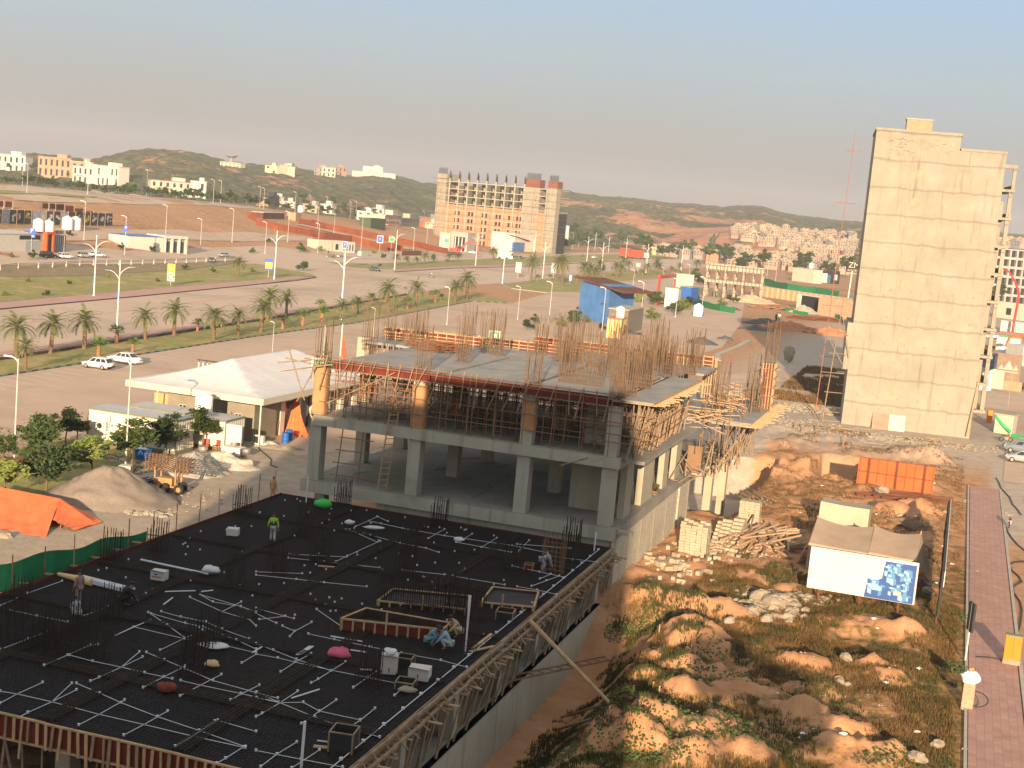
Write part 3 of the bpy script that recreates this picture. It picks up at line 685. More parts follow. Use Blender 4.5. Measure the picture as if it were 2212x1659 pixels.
MB(FR).box(-20.25, A1+.01, B0-6, 86.9, -4.2, -.1).build('basement_wall', CONC, S1)
MB(FR).box(-27.4, -27.1, B0, 87.0, -.1, 2.4).build('inner_wall', CONC_D, S1)
for i, b in enumerate([46.5, 53.0, 59.5, 66.0, 72.5, 79.0, 85.6]):
    MB(FR).box(-20.9, -20.2, b-.3, b+.3, -.1, ZS-.5).build('column', CONC, S1)
for i, a in enumerate([-43.3, -37.5, -31.6, -25.7]):
    MB(FR).box(a-.35, a+.35, 45.2, 45.9, -.5, ZS-.7).build('column', CONC, S1)
MB(FR).box(A0+.5, -20.5, 50.5, 50.8, -.1, 2.4).build('inner_wall', CONC_D, S1)
MB(FR).box(A0, A1, B0, B1, -.35, -.2).build('blinding', CONC_D, S1)
# timber shores along the open side
def shore():
    return tag(MB().tube((0,0,0), (0,0,3.0), .055, 6, .045).build('timber_shore', WOODG), 'bare timber pole shoring the side edge of the dark deck', 'shore', 'timber shores under the deck edge')
SH = Stock(shore)
def lean(o, p, q, L0=3.0):
    d = Vector(q)-Vector(p); o.location = p; o.rotation_euler = d.to_track_quat('Z', 'Y').to_euler(); o.scale = (rd.uniform(.8,1.3), rd.uniform(.8,1.3), d.length/L0)
for i in range(105):
    b = B0+.8+i*.405+rd.uniform(-.15,.15); a0 = rd.choice([-20.05, -20.4, -21.2, -22.2])
    if rd.random() < .12: continue
    o = SH.put((0,0,0)); lean(o, FR(a0, b+rd.uniform(-.5,.3), -.1), FR(min(a0+rd.uniform(.1,1.0), A1+.2), b+rd.uniform(.1,1.1), ZS-.5))
for i in range(34):
    a = A0+.6+i*.72; o = SH.put((0,0,0), label='timber pole under the near red form board at the bottom edge', group='timber shores under the near form')
    lean(o, FR(a+rd.uniform(-.3,.3), B0+rd.uniform(-.4,.5), -1.6), FR(a+rd.uniform(-.5,.5), B0-.1+rd.uniform(0,.6), ZS-.7))
# starter-bar cages standing out of decks
def cage(w=.9, d=.5, h=1.7, nx=5, ny=3, seed=0, ties=3, r=.014, mat=None):
    mb = MB(); q = random.Random(seed)
    for i in range(nx):
        for j in range(ny):
            if 0 < i < nx-1 and 0 < j < ny-1: continue
            x = -w/2+w*i/(nx-1); y = -d/2+d*j/(ny-1); hh = h*q.choice([.72,.8,1,1,.97,.9])
            mb.tube((x, y, 0), (x+q.uniform(-.03,.03)*h, y+q.uniform(-.03,.03)*h, hh), r, 4, caps=False)
    for k in range(ties):
        z = .12+k*.28
        for (x0,y0,x1,y1) in ((-1,-1,1,-1),(1,-1,1,1),(1,1,-1,1),(-1,1,-1,-1)):
            mb.tube((x0*w/2,y0*d/2,z),(x1*w/2,y1*d/2,z), r*.7, 4, caps=False)
    return mb
def cage_stock(label, cat='rebar cage', group=None, **k):
    def mk(): return tag(cage(**k).build('rebar_cage', k.get('mat') or BAR), label, cat, group)
    return Stock(mk)
CG1 = cage_stock('bunch of dark column starter bars standing on the foreground deck', group='starter bar cages on the foreground deck', w=1.0, d=.6, h=1.9, nx=7, ny=3, seed=2, r=.024)
for (px, py) in [(240,1215),(340,1190),(522,1112),(590,1060),(415,1460),(445,1400),(505,1270),(740,1092),(948,1135),(880,1200),(1235,1180),(985,1320),
                 (1225,1215),(860,1585),(795,1480),(1290,1500)][:15]:
    p = G(px, py, ZS); a, b = toF(p)
    if A0 < a < A1 and B0 < b < B1+1: CG1.put(FR(a, min(b, 87.0), ZS), AZ)
for (px, py) in [(40,1330),(100,1390),(170,1365),(235,1345),(1105,1238),(655,1160),(875,1245),(690,1215),(600,1240),(1030,1560),(420,1430),(935,1640),(780,1090)]:
    p = G(px, py, ZS); a, b = toF(p)
    if A0 < a < A1 and B0 < b < B1: CG1.put(FR(a, b, ZS), AZ, 1.0)
tag(cage(6.5, .35, 1.9, 44, 2, 4, r=.02).build('wall_rebar_row', BAR), 'long row of wall starter bars at the left of the foreground deck', 'rebar row')
bpy.data.objects['wall_rebar_row'].location = G(95, 1405, ZS); bpy.data.objects['wall_rebar_row'].rotation_euler = (0,0,AZ)
o = tag(cage(6.0, .35, 2.1, 46, 2, 9, r=.02).build('wall_rebar_row', BAR), 'wall starter bars beside the lift opening in the foreground deck', 'rebar row'); place(o, G(930, 1325, ZS), AZ)
o = tag(cage(1.2, .9, 2.6, 5, 4, 3, ties=8).build('rebar_cage', STEELP), 'tall rusty cage by the bending worker at the far right of the deck', 'rebar cage'); place(o, G(1192, 1240, ZS), AZ)
o = tag(cage(.7, .5, 2.2, 4, 3, 6, ties=3).build('rebar_cage', BAR), 'starter bars beside the upright white pipe near the deck edge', 'rebar cage'); place(o, G(1010, 1410, ZS), AZ)
# white conduits and boxes
def conduit(pts, r=.022, nm='conduit'):
    w = [G(x, y, ZS+.13) for x, y in pts]
    if len(w) == 3:
        w = [w[0].lerp(w[1], k/6).lerp(w[1].lerp(w[2], k/6), k/6) for k in range(7)]
    return MB().path(w, r, 5)
def jbox(mb, p, s=.14):
    mb.lathe([(.045,0),(s/2,0),(s/2,.09),(s/2-.02,.09)], (p.x, p.y, p.z), 8)
CON = [  # crosses seen on the deck: main run then branches
 [[(0,1493),(37,1499),(112,1516),(214,1543),(311,1565),(416,1590),(530,1615)],[(0,1519),(37,1499),(92,1474)],[(40,1550),(60,1539),(112,1516),(165,1490)],[(112,1516),(155,1476)],[(170,1566),(214,1543),(269,1512)],[(267,1588),(311,1565),(362,1536)],[(378,1612),(416,1590),(464,1558)]],
 [[(165,1476),(215,1497),(262,1518),(340,1548),(430,1578),(530,1613)],[(468,1649),(487,1638),(525,1614)]],
 [[(150,1415),(200,1428),(262,1441),(312,1453),(372,1466)],[(95,1437),(146,1415),(195,1393),(212,1392)],[(195,1471),(214,1463),(262,1441),(308,1419)],[(262,1441),(301,1408)],[(309,1485),(354,1462),(400,1439)]],
 [[(316,1409),(355,1425),(400,1444),(460,1470),(553,1496),(600,1508)],[(390,1470),(433,1480),(520,1498),(602,1517)],[(389,1503),(433,1480),(478,1457)],[(498,1512),(521,1499),(560,1480)]],
 [[(554,1507),(605,1518),(655,1517),(690,1536),(778,1555)],[(554,1495),(605,1518),(680,1549),(745,1572),(820,1592)],[(553,1548),(566,1541),(605,1518),(643,1493)],[(651,1563),(689,1537),(726,1512)],[(737,1582),(778,1556),(810,1530)]],
 [[(553,1390),(590,1404),(640,1424),(716,1449)],[(554,1413),(600,1421),(637,1430),(717,1448),(793,1463),(878,1480)],[(606,1451),(638,1430),(672,1412)],[(672,1475),(687,1467),(717,1448),(746,1430)],[(763,1485),(794,1463),(821,1444)],[(852,1502),(878,1480)]],
 [[(610,1352),(636,1363)],[(666,1369),(722,1381),(800,1397),(867,1411),(952,1426),(1008,1441)],[(626,1375),(637,1363),(673,1344)]],
 [[(320,1323),(400,1346),(440,1354),(510,1382),(553,1402)],[(348,1321),(390,1332),(445,1343),(480,1359),(538,1380)],[(326,1326),(361,1350),(400,1378),(437,1362)],[(289,1354),(400,1380),(480,1393),(553,1410)],[(250,1372),(325,1339)],[(346,1404),(400,1378)],[(522,1432),(553,1413)]],
 [[(432,1284),(520,1310),(553,1322)],[(432,1284),(460,1300),(506,1308)],[(410,1290),(480,1321),(540,1339)],[(480,1321),(521,1300)],[(540,1339),(553,1352)]],
 [[(625,1197),(749,1203)],[(622,1205),(700,1213),(820,1226)],[(725,1213),(750,1201),(815,1171),(822,1169)],[(747,1144),(800,1156),(865,1173),(920,1184),(948,1193)],[(796,1125),(870,1141),(960,1157),(1106,1178)],[(755,1144),(815,1171)],[(768,1137),(796,1125),(814,1116)],[(816,1116),(838,1126)]],
 [[(553,1235),(653,1239)],[(553,1242),(640,1251),(700,1258),(792,1267)],[(868,1231),(960,1241),(1090,1263)],[(978,1244),(1004,1229)],[(925,1163),(960,1143)],[(1000,1165),(1020,1153)],[(1040,1182),(1073,1162)],[(985,1171),(1106,1193)]],
 [[(1106,1178),(1183,1194)],[(1116,1175),(1232,1184)],[(1106,1222),(1165,1235),(1220,1247)],[(1148,1266),(1208,1244)],[(1118,1192),(1143,1167)],[(1117,1267),(1160,1274),(1202,1284)],[(1166,1250),(1190,1240)],[(1218,1205),(1290,1214)]],
 [[(0,1308),(60,1281),(134,1255)],[(20,1317),(80,1330),(146,1343)],[(0,1403),(60,1380),(105,1363)],[(180,1330),(233,1311)],[(250,1372),(288,1354),(325,1339)],[(266,1297),(315,1282)],[(270,1268),(290,1272)]],
 [[(553,1621),(650,1640),(740,1657)],[(563,1656),(598,1629),(641,1603)],[(630,1659),(690,1620)],[(470,1556),(553,1580)]],
 [[(553,1314),(635,1336)],[(553,1325),(597,1346)],[(560,1338),(616,1331)],[(684,1316),(736,1352)]],
]
rdc = random.Random(9)
for gi, runs in enumerate(CON):
    mb = MB(); bx = MB()
    for r_ in runs:
        w = [G(x, y, ZS+.13) for x, y in r_]
        for i in range(len(w)-1): mb.tube(w[i], w[i+1], .017, 5)
        for p in w: jbox(bx, p-Vector((0,0,.03)), .105)
    o = tag(mb.build('conduit_run', PVC), 'white plastic conduit run with round junction boxes laid over the dark rebar mesh', 'conduit', 'white conduit runs on the foreground deck')
    bx.build('junction_box', PVC, o)
mb = MB(); bx = MB()
eb = [FR(-20.45, 45+i*2.05, ZS+.13) for i in range(21)]
mb.path(eb, .022, 5)
for p in eb: jbox(bx, p, .16)
o = tag(mb.build('edge_conduit', PVC), 'long straight conduit with square boxes along the right edge of the deck', 'conduit'); bx.build('junction_box', PVC, o)
for i in range(110):
    p = FR(rdc.uniform(A0+1, A1-1), rdc.uniform(62, 86.5), ZS+.07)
    b_ = MB(); b_.lathe([(.03,0),(.05,0),(.05,.09),(.04,.09)], tuple(p), 8)
    tag(b_.build('ceiling_box', PVC), 'small white ceiling box tied down on the dark rebar', 'junction box', 'loose white boxes dotted over the deck')
for (x0,y0,x1,y1) in [(305,1208,385,1227),(356,1278,422,1276),(545,1410,568,1396),(647,1413,673,1399),(757,1404,793,1409),(714,1374,784,1386),(778,1446,803,1447),(630,1508,690,1489),(685,1600,720,1604),(435,1278,460,1275),(353,1306,373,1291),(425,1352,443,1363)]:
    o = tag(MB().path([G(x0,y0,ZS+.12), G(x1,y1,ZS+.12)], .035, 6).build('loose_pipe', PVC), 'loose cut length of white pipe lying on the dark mesh', 'pipe', 'loose white pipes on the foreground deck')
mb = MB()
for k in range(7): mb.tube(G(232+k*.5, 1256+k*2.2, ZS+.12+.04*(k % 2)), G(440-k*3, 1279+k*.4-2, ZS+.12+.05*(k % 3)), .06, 6)
mb = MB(); p0 = G(175, 1252, ZS+.15); p1 = G(268, 1275, ZS+.15)
n_ = (p1-p0).normalized().cross(Vector((0,0,1)))
for k in range(9): mb.tube(p0+n_*(k % 3-1)*.14+Vector((0,0,(k//3)*.09)), p1+n_*(k % 3-1)*.16+Vector((0,0,(k//3)*.08)), .05, 7)
o = tag(mb.build('pipe_bundle', PVC), 'thick bundle of new white pipes with a yellow wrapped end near the left edge', 'pipe bundle')
pz = G(170, 1251, ZS+.22); MB().tube(pz-(p1-p0).normalized()*0.2, pz+(p1-p0).normalized()*.9, .19, 10, .22).build('wrapping', M('yellow_film', (.60,.42,.20), (.68,.50,.26), 3, .5), o)
pz = pz-(p1-p0).normalized()*1.4; MB().tube(pz, pz+(p1-p0).normalized()*1.3, .10, 10, .18).build('wrapped_tip', M('yellow_film', (.6,.4,.2)), o)
tag(MB().path([G(304,1209,ZS+.16), G(450,1240,ZS+.16)], .06, 6).build('long_pipe', PVC), 'long white pipe ending in a crumpled plastic bag', 'pipe')
tag(MB().tube(G(650,1659,ZS), G(654,1606,ZS), .05, 8) .build('standing_pipe', PVC), 'white stub pipe cut off at the bottom edge of the picture', 'pipe') if False else None
def vpipe(px, py, h, label, r=.055):
    p = G(px, py, ZS); return tag(MB().tube(p, p+Vector((.02,0,h)), r, 8).build('standing_pipe', PVC), label, 'pipe')
vpipe(650, 1662, 1.9, 'upright white riser pipe with an orange cap at the bottom of the deck')
vpipe(1004, 1411, 2.9, 'tall upright white pipe beside the workers at the lift opening')
vpipe(661, 1087, 1.9, 'upright white pipe at the far left corner of the dark deck', .05)
vpipe(1283, 1192, 1.3, 'short upright white pipe near the far right corner of the deck', .05)
# cartons, bags, buckets on the deck
def carton(px, py, w, d, h, rz, label, tape=False, mat=None, openm=None):
    p = G(px, py, ZS+.08); t = thing('carton', label, 'carton', p, rz)
    MB().box(-w/2, w/2, -d/2, d/2, 0, h).build('box_body', mat or WHITED, t)
    MB().add([(-w/2,-d/2,h),(w/2,-d/2,h),(w/2+.05,-d/2-.25,h+.08),(-w/2-.02,-d/2-.22,h+.12)], [(0,1,2,3)]).build('flap', M('cardboard', (.42,.28,.17), (.48,.33,.2)), t)
    if tape: MB().box(-.05, .02, -d/2-.004, -d/2, .08, .3).build('tape_mark', REDP, t)
    return t
c1 = carton(344, 1251, .8, .55, .5, -.2, 'white carton with red printing and an open flap, left of the deck')
mb = MB()
for i in range(6): mb.box(-.3+i*.09, -.24+i*.09, -.281, -.278, .14, .22)
mb.build('printed_word', REDP, c1); MB().box(-.16, .0, -.281, -.278, .28, .36).build('printed_badge', BLUE, c1)
carton(840, 1452, .75, .6, .85, .1, 'tall white carton with a brown side and plastic bag on top', True)
MB().blob((0,0,1.0), .3, 3, sz=(1,.8,.5)).build('plastic_bag', PVC, bpy.data.objects['carton.001'])
carton(906, 1465, .95, .7, .55, -.15, 'wide white carton wrapped in clear plastic by the deck edge', True)
tag(MB().box(-.36,.36,-.3,.3,0,.42).build('white_crate', WHITED), 'white striped parcel behind the bars at the far left of the deck', 'parcel').location = G(503, 1155, ZS+.08)
def bag(px, py, r, mat, label, sz=(1.2,.8,.55), z=None, seed=1, nm='bag', cat='bag'):
    p = G(px, py, ZS if z is None else z); mb = MB(); mb.blob((0,0,r*sz[2]*.7), r, seed, 10, 6, .2, sz)
    o = mb.build(nm, mat, None, True); o.location = p+Vector((0,0,.03)); return tag(o, label, cat)
bag(733, 1424, .48, M('pink_cloth', (.55,.10,.16), (.65,.15,.22), 3), 'pink cloth bundle lying in the middle of the deck')
bag(458, 1443, .3, M('yellow_film', (.6,.42,.2)), 'clear bag of yellow fittings on the deck')
bag(456, 1243, .45, PVC, 'crumpled white plastic bag at the end of the long pipe', seed=4)
bag(460, 1402, .5, PVC, 'white plastic sheet caught among bars at the left', (1.5,.8,.25), seed=6)
bag(755, 1135, .3, PVC, 'small white bag near the far side of the deck', seed=7)
bag(697, 1100, .42, M('bright_green_cloth', (.05,.45,.08), (.08,.55,.12), 3), 'bright green bag at the far edge of the deck', (1.5,.7,.8), seed=8)
bag(806, 1145, .4, PVC, 'crumpled white plastic among the far conduits', (1.8,.6,.3), seed=9)
bag(992, 1172, .28, PVC, 'white bag beside the long far conduit', seed=10)
bag(880, 1498, .33, STONE, 'pale bag near the lower box form', (1.4,.8,.4), seed=11)
bag(360, 1497, .38, M('dark_red_cloth', (.16,.03,.02), (.22,.05,.03), 2), 'dark red bag on the lower left of the deck', seed=12)
mb = MB()
for k in range(4): mb.tube(G(640+k*3,1414,ZS+.12), G(668+k*3,1396,ZS+.12), .03, 5)
tag(mb.build('pipe_bundle', PVC), 'short bundle of pale blue pipes left of the pink bag', 'pipe bundle')
def boxform(px, py, w, h, label, mat=None):
    p = G(px, py, ZS); t = thing('box_form', label, 'form box', p, AZ+.15)
    mb = MB()
    for (x0,x1,y0,y1) in ((-w/2,w/2,-w/2,-w/2+.03),(-w/2,w/2,w/2-.03,w/2),(-w/2,-w/2+.03,-w/2,w/2),(w/2-.03,w/2,-w/2,w/2)): mb.box(x0,x1,y0,y1,0,h)
    mb.build('side_boards', mat or DARK, t)
    mb = MB()
    for x in (-w/2, w/2):
        for y in (-w/2, w/2): mb.box(x-.03,x+.03,y-.03,y+.03,0,h+.02)
    for x in (-w/2, w/2): mb.beam((x,-w/2,h+.01),(x,w/2,h+.01),.05)
    for y in (-w/2, w/2): mb.beam((-w/2,y,h+.012),(w/2,y,h+.012),.05)
    mb.build('corner_battens', WOODG, t)
boxform(741, 1620, .95, .85, 'black open box form with timber corners at the bottom of the deck')
boxform(876, 1486, .8, .35, 'low black box form left of the white carton')
boxform(875, 1440, .7, .5, 'black box form half hidden by bars')
boxform(1091, 1338, .9, .5, 'black box form by the far lift opening')
boxform(1142, 1232, .5, .4, 'small red box form at the far right of the deck', REDPLY)
def plank(z, x0, y0, x1, y1, w, label, mat=WOOD, nm='plank', th=.05, dz=.0):
    return tag(MB().beam(G(x0,y0,z)+Vector((0,0,.1)), G(x1,y1,z)+Vector((0,0,.1+dz)), w, th).build(nm, mat), label, 'plank')
plank(ZS, 677,1617, 748,1624, .22, 'pale plank lying beside the black box form at the bottom')
plank(ZS, 687,1226, 727,1229, .2, 'orange brown plank in the far half of the deck', STONEO)
plank(ZS, 1013,1412, 1066,1400, .16, 'pale plank lying near the right edge of the deck')
plank(ZS, 1020,1405, 1060,1388, .14, 'plank propped on the one near the right edge', dz=.35)
# lift-shaft openings with form boards
def opening(pts, label, h=.8, near=True):
    w = [G(x, y, ZS) for x, y in pts]; c = sum(w, Vector())/len(w)
    t = thing('shaft_form', label, 'formwork', c)
    n = len(w)
    for i in range(n):
        a, b = w[i], w[(i+1) % n]; L = (b-a).length
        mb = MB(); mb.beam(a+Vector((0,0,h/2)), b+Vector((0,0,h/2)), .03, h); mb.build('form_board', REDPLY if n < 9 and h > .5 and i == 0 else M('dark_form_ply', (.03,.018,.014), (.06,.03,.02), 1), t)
        nn = (b-a).normalized().cross(Vector((0,0,1)))*.05
        mb = MB(); mb.beam(a+Vector((0,0,h))+nn, b+Vector((0,0,h))+nn, .1, .08); mb.build('top_rail', WOOD, t)
        k = max(2, int(L/.55))
        for j in range(k+1):
            q = a.lerp(b, j/k); MB().beam(q+nn*1.6+Vector((0,0,-.02)), q+nn*1.6+Vector((0,0,h+.05+(.5 if j == k//2 and i == 0 else 0))), .10, .05).build('stud', WOOD, t)
    MB().face([p+Vector((0,0,.18)) for p in w]).build('shaft_floor', DARK, t)  # dark sheet over the deck paints the shade down the shaft
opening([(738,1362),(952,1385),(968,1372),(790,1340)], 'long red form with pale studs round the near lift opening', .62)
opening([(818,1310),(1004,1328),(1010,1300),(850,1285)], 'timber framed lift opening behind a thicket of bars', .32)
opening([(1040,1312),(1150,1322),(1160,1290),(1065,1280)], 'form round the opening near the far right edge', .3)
# ladder, log and planks off the right side
def ladder(p, q, w, n, label, mat=WOODG, r=.035):
    p = Vector(p); q = Vector(q); d = (q-p).normalized(); s = d.cross(Vector((0,0,1)))
    if s.length < .1: s = Vector((CA, SA, 0))
    s = s.normalized()*w/2; t = thing('ladder', label, 'ladder', p)
    for k in (-1, 1): MB().beam(p+s*k, q+s*k, r*2, r*2.4).build('rail', mat, t)
    for i in range(n):
        c = p.lerp(q, (i+.6)/n); MB().tube(c-s, c+s, r*.8, 5).build('rung', mat, t)
    return t
ladder(FR(-20.4, 67.3, .3), T(1310,1477)+Vector((0,0,1.6)), .62, 11, 'ladder laid flat from the basement wall to the earth bank', STEELP)
o = tag(MB().tube(FR(-19.6, 68.5, ZS+.15), T(1317,1523)+Vector((0,0,.1)), .13, 7, .10).build('timber_log', WOOD), 'long bark-brown log slanting from the deck edge to the ground', 'log')
for (x0,y0,x1,y1) in ((1212,1554,1312,1524),(1205,1580,1290,1554),(1243,1580,1272,1568)):
    a_, b_ = T(x0,y0), T(x1,y1); tag(MB().tube(a_+Vector((0,0,.12)), b_+Vector((0,0,.12)), .07, 6).build('pole', WOODG), 'thin timber pole lying on the shaded bank below the log', 'pole', 'poles on the shaded bank')
mb = MB(FR)
for i in range(9): mb.beam((-20.2+.1*i, 68.2, -.05+.1*(i % 3)), (-18.9+.1*i, 70.6, .0+.12*(i % 3)), .12, .05)
# net and stakes along the left edge
mb = MB(FR); pts = []
mb.grid(lambda u, v: (-44.7-.3*u+.12*math.sin(u*14), 55+16.5*u, 2.5+(2.3-1.25*u+.1*math.sin(u*19))*v), 26, 3)
tag(mb.build('green_net', GREENN, None, True), 'dark green safety net strung along the left edge of the deck', 'safety net')
for i in range(13):
    b = 56+i*2.6; tag(MB(FR).tube((-44.5, b, 1.4), (-44.5+rd.uniform(-.1,.1), b, ZS+1.5+rd.uniform(-.1,.4)), .035, 6).build('net_stake', STEELP if i % 3 else WOOD), 'thin stake standing along the left edge of the dark deck', 'stake', 'stakes along the left deck edge')
for i in range(8):
    b = 57.5+i*2.1; tag(MB(FR).beam((-45.3, b, ZS-.05), (-44.0, b+.1, ZS-.02), .16, .08).build('batten', WOOD), 'short pale batten sticking out under the left deck edge', 'batten', 'battens under the left deck edge')
# ================= the frame building with scaffolding behind the dark deck =================
F2 = thing('frame_building', 'grey concrete frame building with shored upper decks, in the middle of the picture', 'building', FR(-32, 104, 0))
Z0, Z1, Z2 = 4.3, 9.0, 13.0
MB(FR).box(-43.2, -19.9, 88.4, 114.6, Z0-.75, Z0).box(-43.2, -19.4, 114.6, 131, Z0-.45, Z0-.01).build('ground_slab', CONC_D, F2)
mb = MB(FR); mb.box(-43.2, -19.92, 88.36, 88.42, Z0-.85, Z0-.02); mb.build('slab_edge_beam', CONC, F2)
MB(FR).box(-37.4, -20.3, 88.75, 89.0, -3.5, Z0-.74).build('retaining_wall', CONC, F2)
mb = MB(FR); hole = (109.3, 110.1); mb.box(-20.2, -19.93, 88.45, hole[0], -3.5, Z0-.72).box(-20.2, -19.93, hole[1], 114.5, -3.5, Z0-.72)
mb.build('block_wall', BLOCKW, F2)
mb = MB(FR)
for b in (88.6, 92.2, 96.4, 100.8, 105.2, 109.2, 110.4, 114.2): mb.box(-19.94, -19.915, b-.15, b+.15, -1.2, Z0-.74)
mb.build('tie_column', WALLC, F2)
MB(FR).box(-19.9, -18.9, 88.5, 89.2, Z0-.35, Z0-.15).build('corner_ledge', WALLC, F2)
MB(FR).box(-42.2, -19.9, 89.2, 108.2, Z1-.30, Z1-.02).box(-19.9, -18.6, 88.9, 108.2, Z1-.28, Z1-.04).build('first_slab', CONC_D, F2)
MB(FR).box(-42.6, -20.2, 88.5, 89.2, Z1-.72, Z1).build('front_beam', CONC, F2)
MB(FR).box(-42.5, -42.0, 89.2, 108, Z1-.7, Z1-.03).box(-20.7, -20.1, 89.2, 108, Z1-.7, Z1-.31).box(-42.0, -20.7, 107.6, 108.1, Z1-.7, Z1-.31).build('side_beam', CONC, F2)
MB(FR).box(-34.5, -15.4, 113, 131, Z1-.38, Z1-.08).build('rear_slab', CONC_D, F2)
cols = [-42.5, -34.9, -26.9, -20.95]
for a in cols:
    MB(FR).box(a-.45, a+.45, 88.75, 89.7, Z0, Z1-.72).build('column', CONC, F2)
    for b in (96.8, 104.6):
        if a == -20.95: continue
        MB(FR).box(a-.42, a+.42, b, b+.9, Z0, Z1-.3).build('column', WALLC, F2)
for (a0,a1,b0,b1) in ((-24.6,-22.2,93.0,93.4),(-20.75,-20.3,91.6,93.6),(-20.75,-20.3,97.0,100.6),(-20.75,-20.3,104.3,106.0),(-20.75,-20.3,109,111)):
    MB(FR).box(a0, a1, b0, b1, Z0, Z1-.3).build('shear_wall', WALLC, F2)
for (a, b) in ((-19.7, 123), (-19.4, 129), (-30, 129)): MB(FR).box(a-.35, a+.35, b-.5, b+.5, -4.5, Z0-.44).build('basement_column', WALLC, F2)
MB(FR).box(-43.0, -42.2, 90.4, 91.2, -.5, Z0-.74).build('basement_column', CONC, F2)
# second lift of columns, some still wrapped in wet sacking
for a in cols:
    MB(FR).box(a-.42, a+.42, 88.8, 89.65, Z1, Z2-.6).build('column', CONC, F2)
    for b in (96.8, 104.6): MB(FR).box(a-.42, a+.42, b, b+.9, Z1, Z2-.5).build('column', WALLC, F2)
MB(FR).box(-23.8, -21.9, 92.6, 93.0, Z1, Z2-.5).build('shear_wall', WALLC, F2)
def wrap(a, b, z0, z1, w=.47, seed=0):
    q = random.Random(seed)
    def f(u, v):
        t = 2*math.pi*u+.785; r = w*1.30*(1+.05*math.sin(v*23+seed)+.05*q.uniform(-1,1)); x = max(-w*1.06, min(w*1.06, r*math.cos(t))); y = max(-w*1.06, min(w*1.06, r*math.sin(t)))
        return (a+x*(1+.04*math.sin(v*17)), b+y, z0+(z1-z0)*v+(.18*math.sin(u*12.6+seed)*(1-v)))
    return MB(FR).grid(f, 20, 14)
for i, (a, b, z0, z1) in enumerate([(-42.5,89.22,Z1-.05,Z2-.45),(-34.9,89.22,Z1-.5,Z2-.9),(-26.9,89.22,Z1+1.1,Z2-1.0),(-42.5,97.2,Z1+.6,Z2-.6),(-34.9,97.2,Z1+.3,Z2-.7),(-26.9,105,Z1+.4,Z2-.7)]):
    wrap(a, b, z0, z1, .47, i).build('sack_wrap', SACK, F2, True)
# upper ply deck in three bays, with red edge board, dark joints and a side strip
MB(FR).box(-41.3, -33.6, 88.9, 104.4, Z2-.14, Z2).box(-33.2, -27.4, 88.9, 104.4, Z2-.14, Z2).box(-27.0, -21.2, 88.9, 104.4, Z2-.14, Z2).build('ply_deck', SLABW, F2)
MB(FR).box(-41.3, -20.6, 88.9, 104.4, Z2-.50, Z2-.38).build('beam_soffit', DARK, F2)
for (x0, x1) in ((-41.4,-35.5),(-35.5,-34.0),(-34.0,-27.5),(-27.5,-26.2),(-26.2,-21.3)):
    MB(FR).box(x0+.04, x1-.04, 88.52, 88.57, Z2-.55, Z2+.04).build('edge_form', REDPLY, F2)
MB(FR).box(-20.6, -18.4, 88.6, 105.2, Z2-.16, Z2-.05).build('side_strip', SLABW, F2)
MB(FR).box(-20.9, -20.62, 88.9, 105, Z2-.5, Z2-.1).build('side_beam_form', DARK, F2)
r2 = random.Random(21)
mb = MB(FR)
for i in range(44): b = 88.8+i*.372; mb.beam((-21.2, b, Z2-.24), (-18.2+r2.uniform(-.1,.9), b+r2.uniform(-.1,.1), Z2-.24), .10, .08)
mb.build('deck_joists', WOOD, F2)
mb = MB(FR)
for i in range(50): a = -41.2+i*.42; mb.beam((a, 88.35, Z2-.64), (a+r2.uniform(-.3,.3), 91.5, Z2-.64), .08, .07)
mb.beam((-41.5,88.45,Z2-.58), (-21,88.45,Z2-.60), .1, .06)
mb.build('front_joists', WOODG, F2)
MB(FR).beam((-18.35,88.5,Z2-.1), (-18.3,105.2,Z2-.1), .06, .12).build('strip_edge_board', WOOD, F2)
# long scaffold tubes
mb = MB(FR)
for z in (Z2+.28, Z2-.05):
    mb.tube((-43.5,88.25,z), (-20.2,88.2,z-.05), .035, 5)
for z in (Z1+1.0, Z1+2.1, Z1+3.0):
    mb.tube((-42.3,88.6,z), (-17.6,88.5,z+.05), .03, 5)
mb.tube((-21.5,88.5,Z1+1.6), (-17.5,88.4,Z1+1.5), .035, 5).tube((-23.5,88.5,Z1+2.4), (-19.5,88.4,Z1+2.4), .035, 5)
mb.build('scaffold_ledger', STEELP, F2)
mb = MB(FR)
for b in (89.5, 92, 94.5, 97, 99.5, 102): mb.tube((-42.3, b, Z1+2.2+.2*(b % 2)), (-20.5, b, Z1+2.2), .03, 4).tube((-42.3, b, Z1+1.2), (-20.5, b, Z1+1.25), .03, 4)
for z in (Z1+.9, Z1+1.9, Z1+2.7):
    for a in (-19.1, -18.7): mb.tube((a, 88.4, z), (a-.1, 105.5, z+.4), .03, 4)
mb.build('cross_tubes', STEELP, F2)
for i in range(24):
    a = -42.6+i*.93; MB(FR).beam((a, 88.15, Z2+.45), (a+r2.uniform(-1.1,.2), 88.3, Z2-1.2-r2.uniform(0,1.0)), .07, .05).build('edge_brace', WOODG, F2)
for i in range(11):
    a = -41+i*2.0; MB(FR).tube((a, 88.2, Z1+.1), (a+r2.uniform(-.1,.1), 88.25, Z2+.5), .035, 5).build('standard', STEELP, F2)
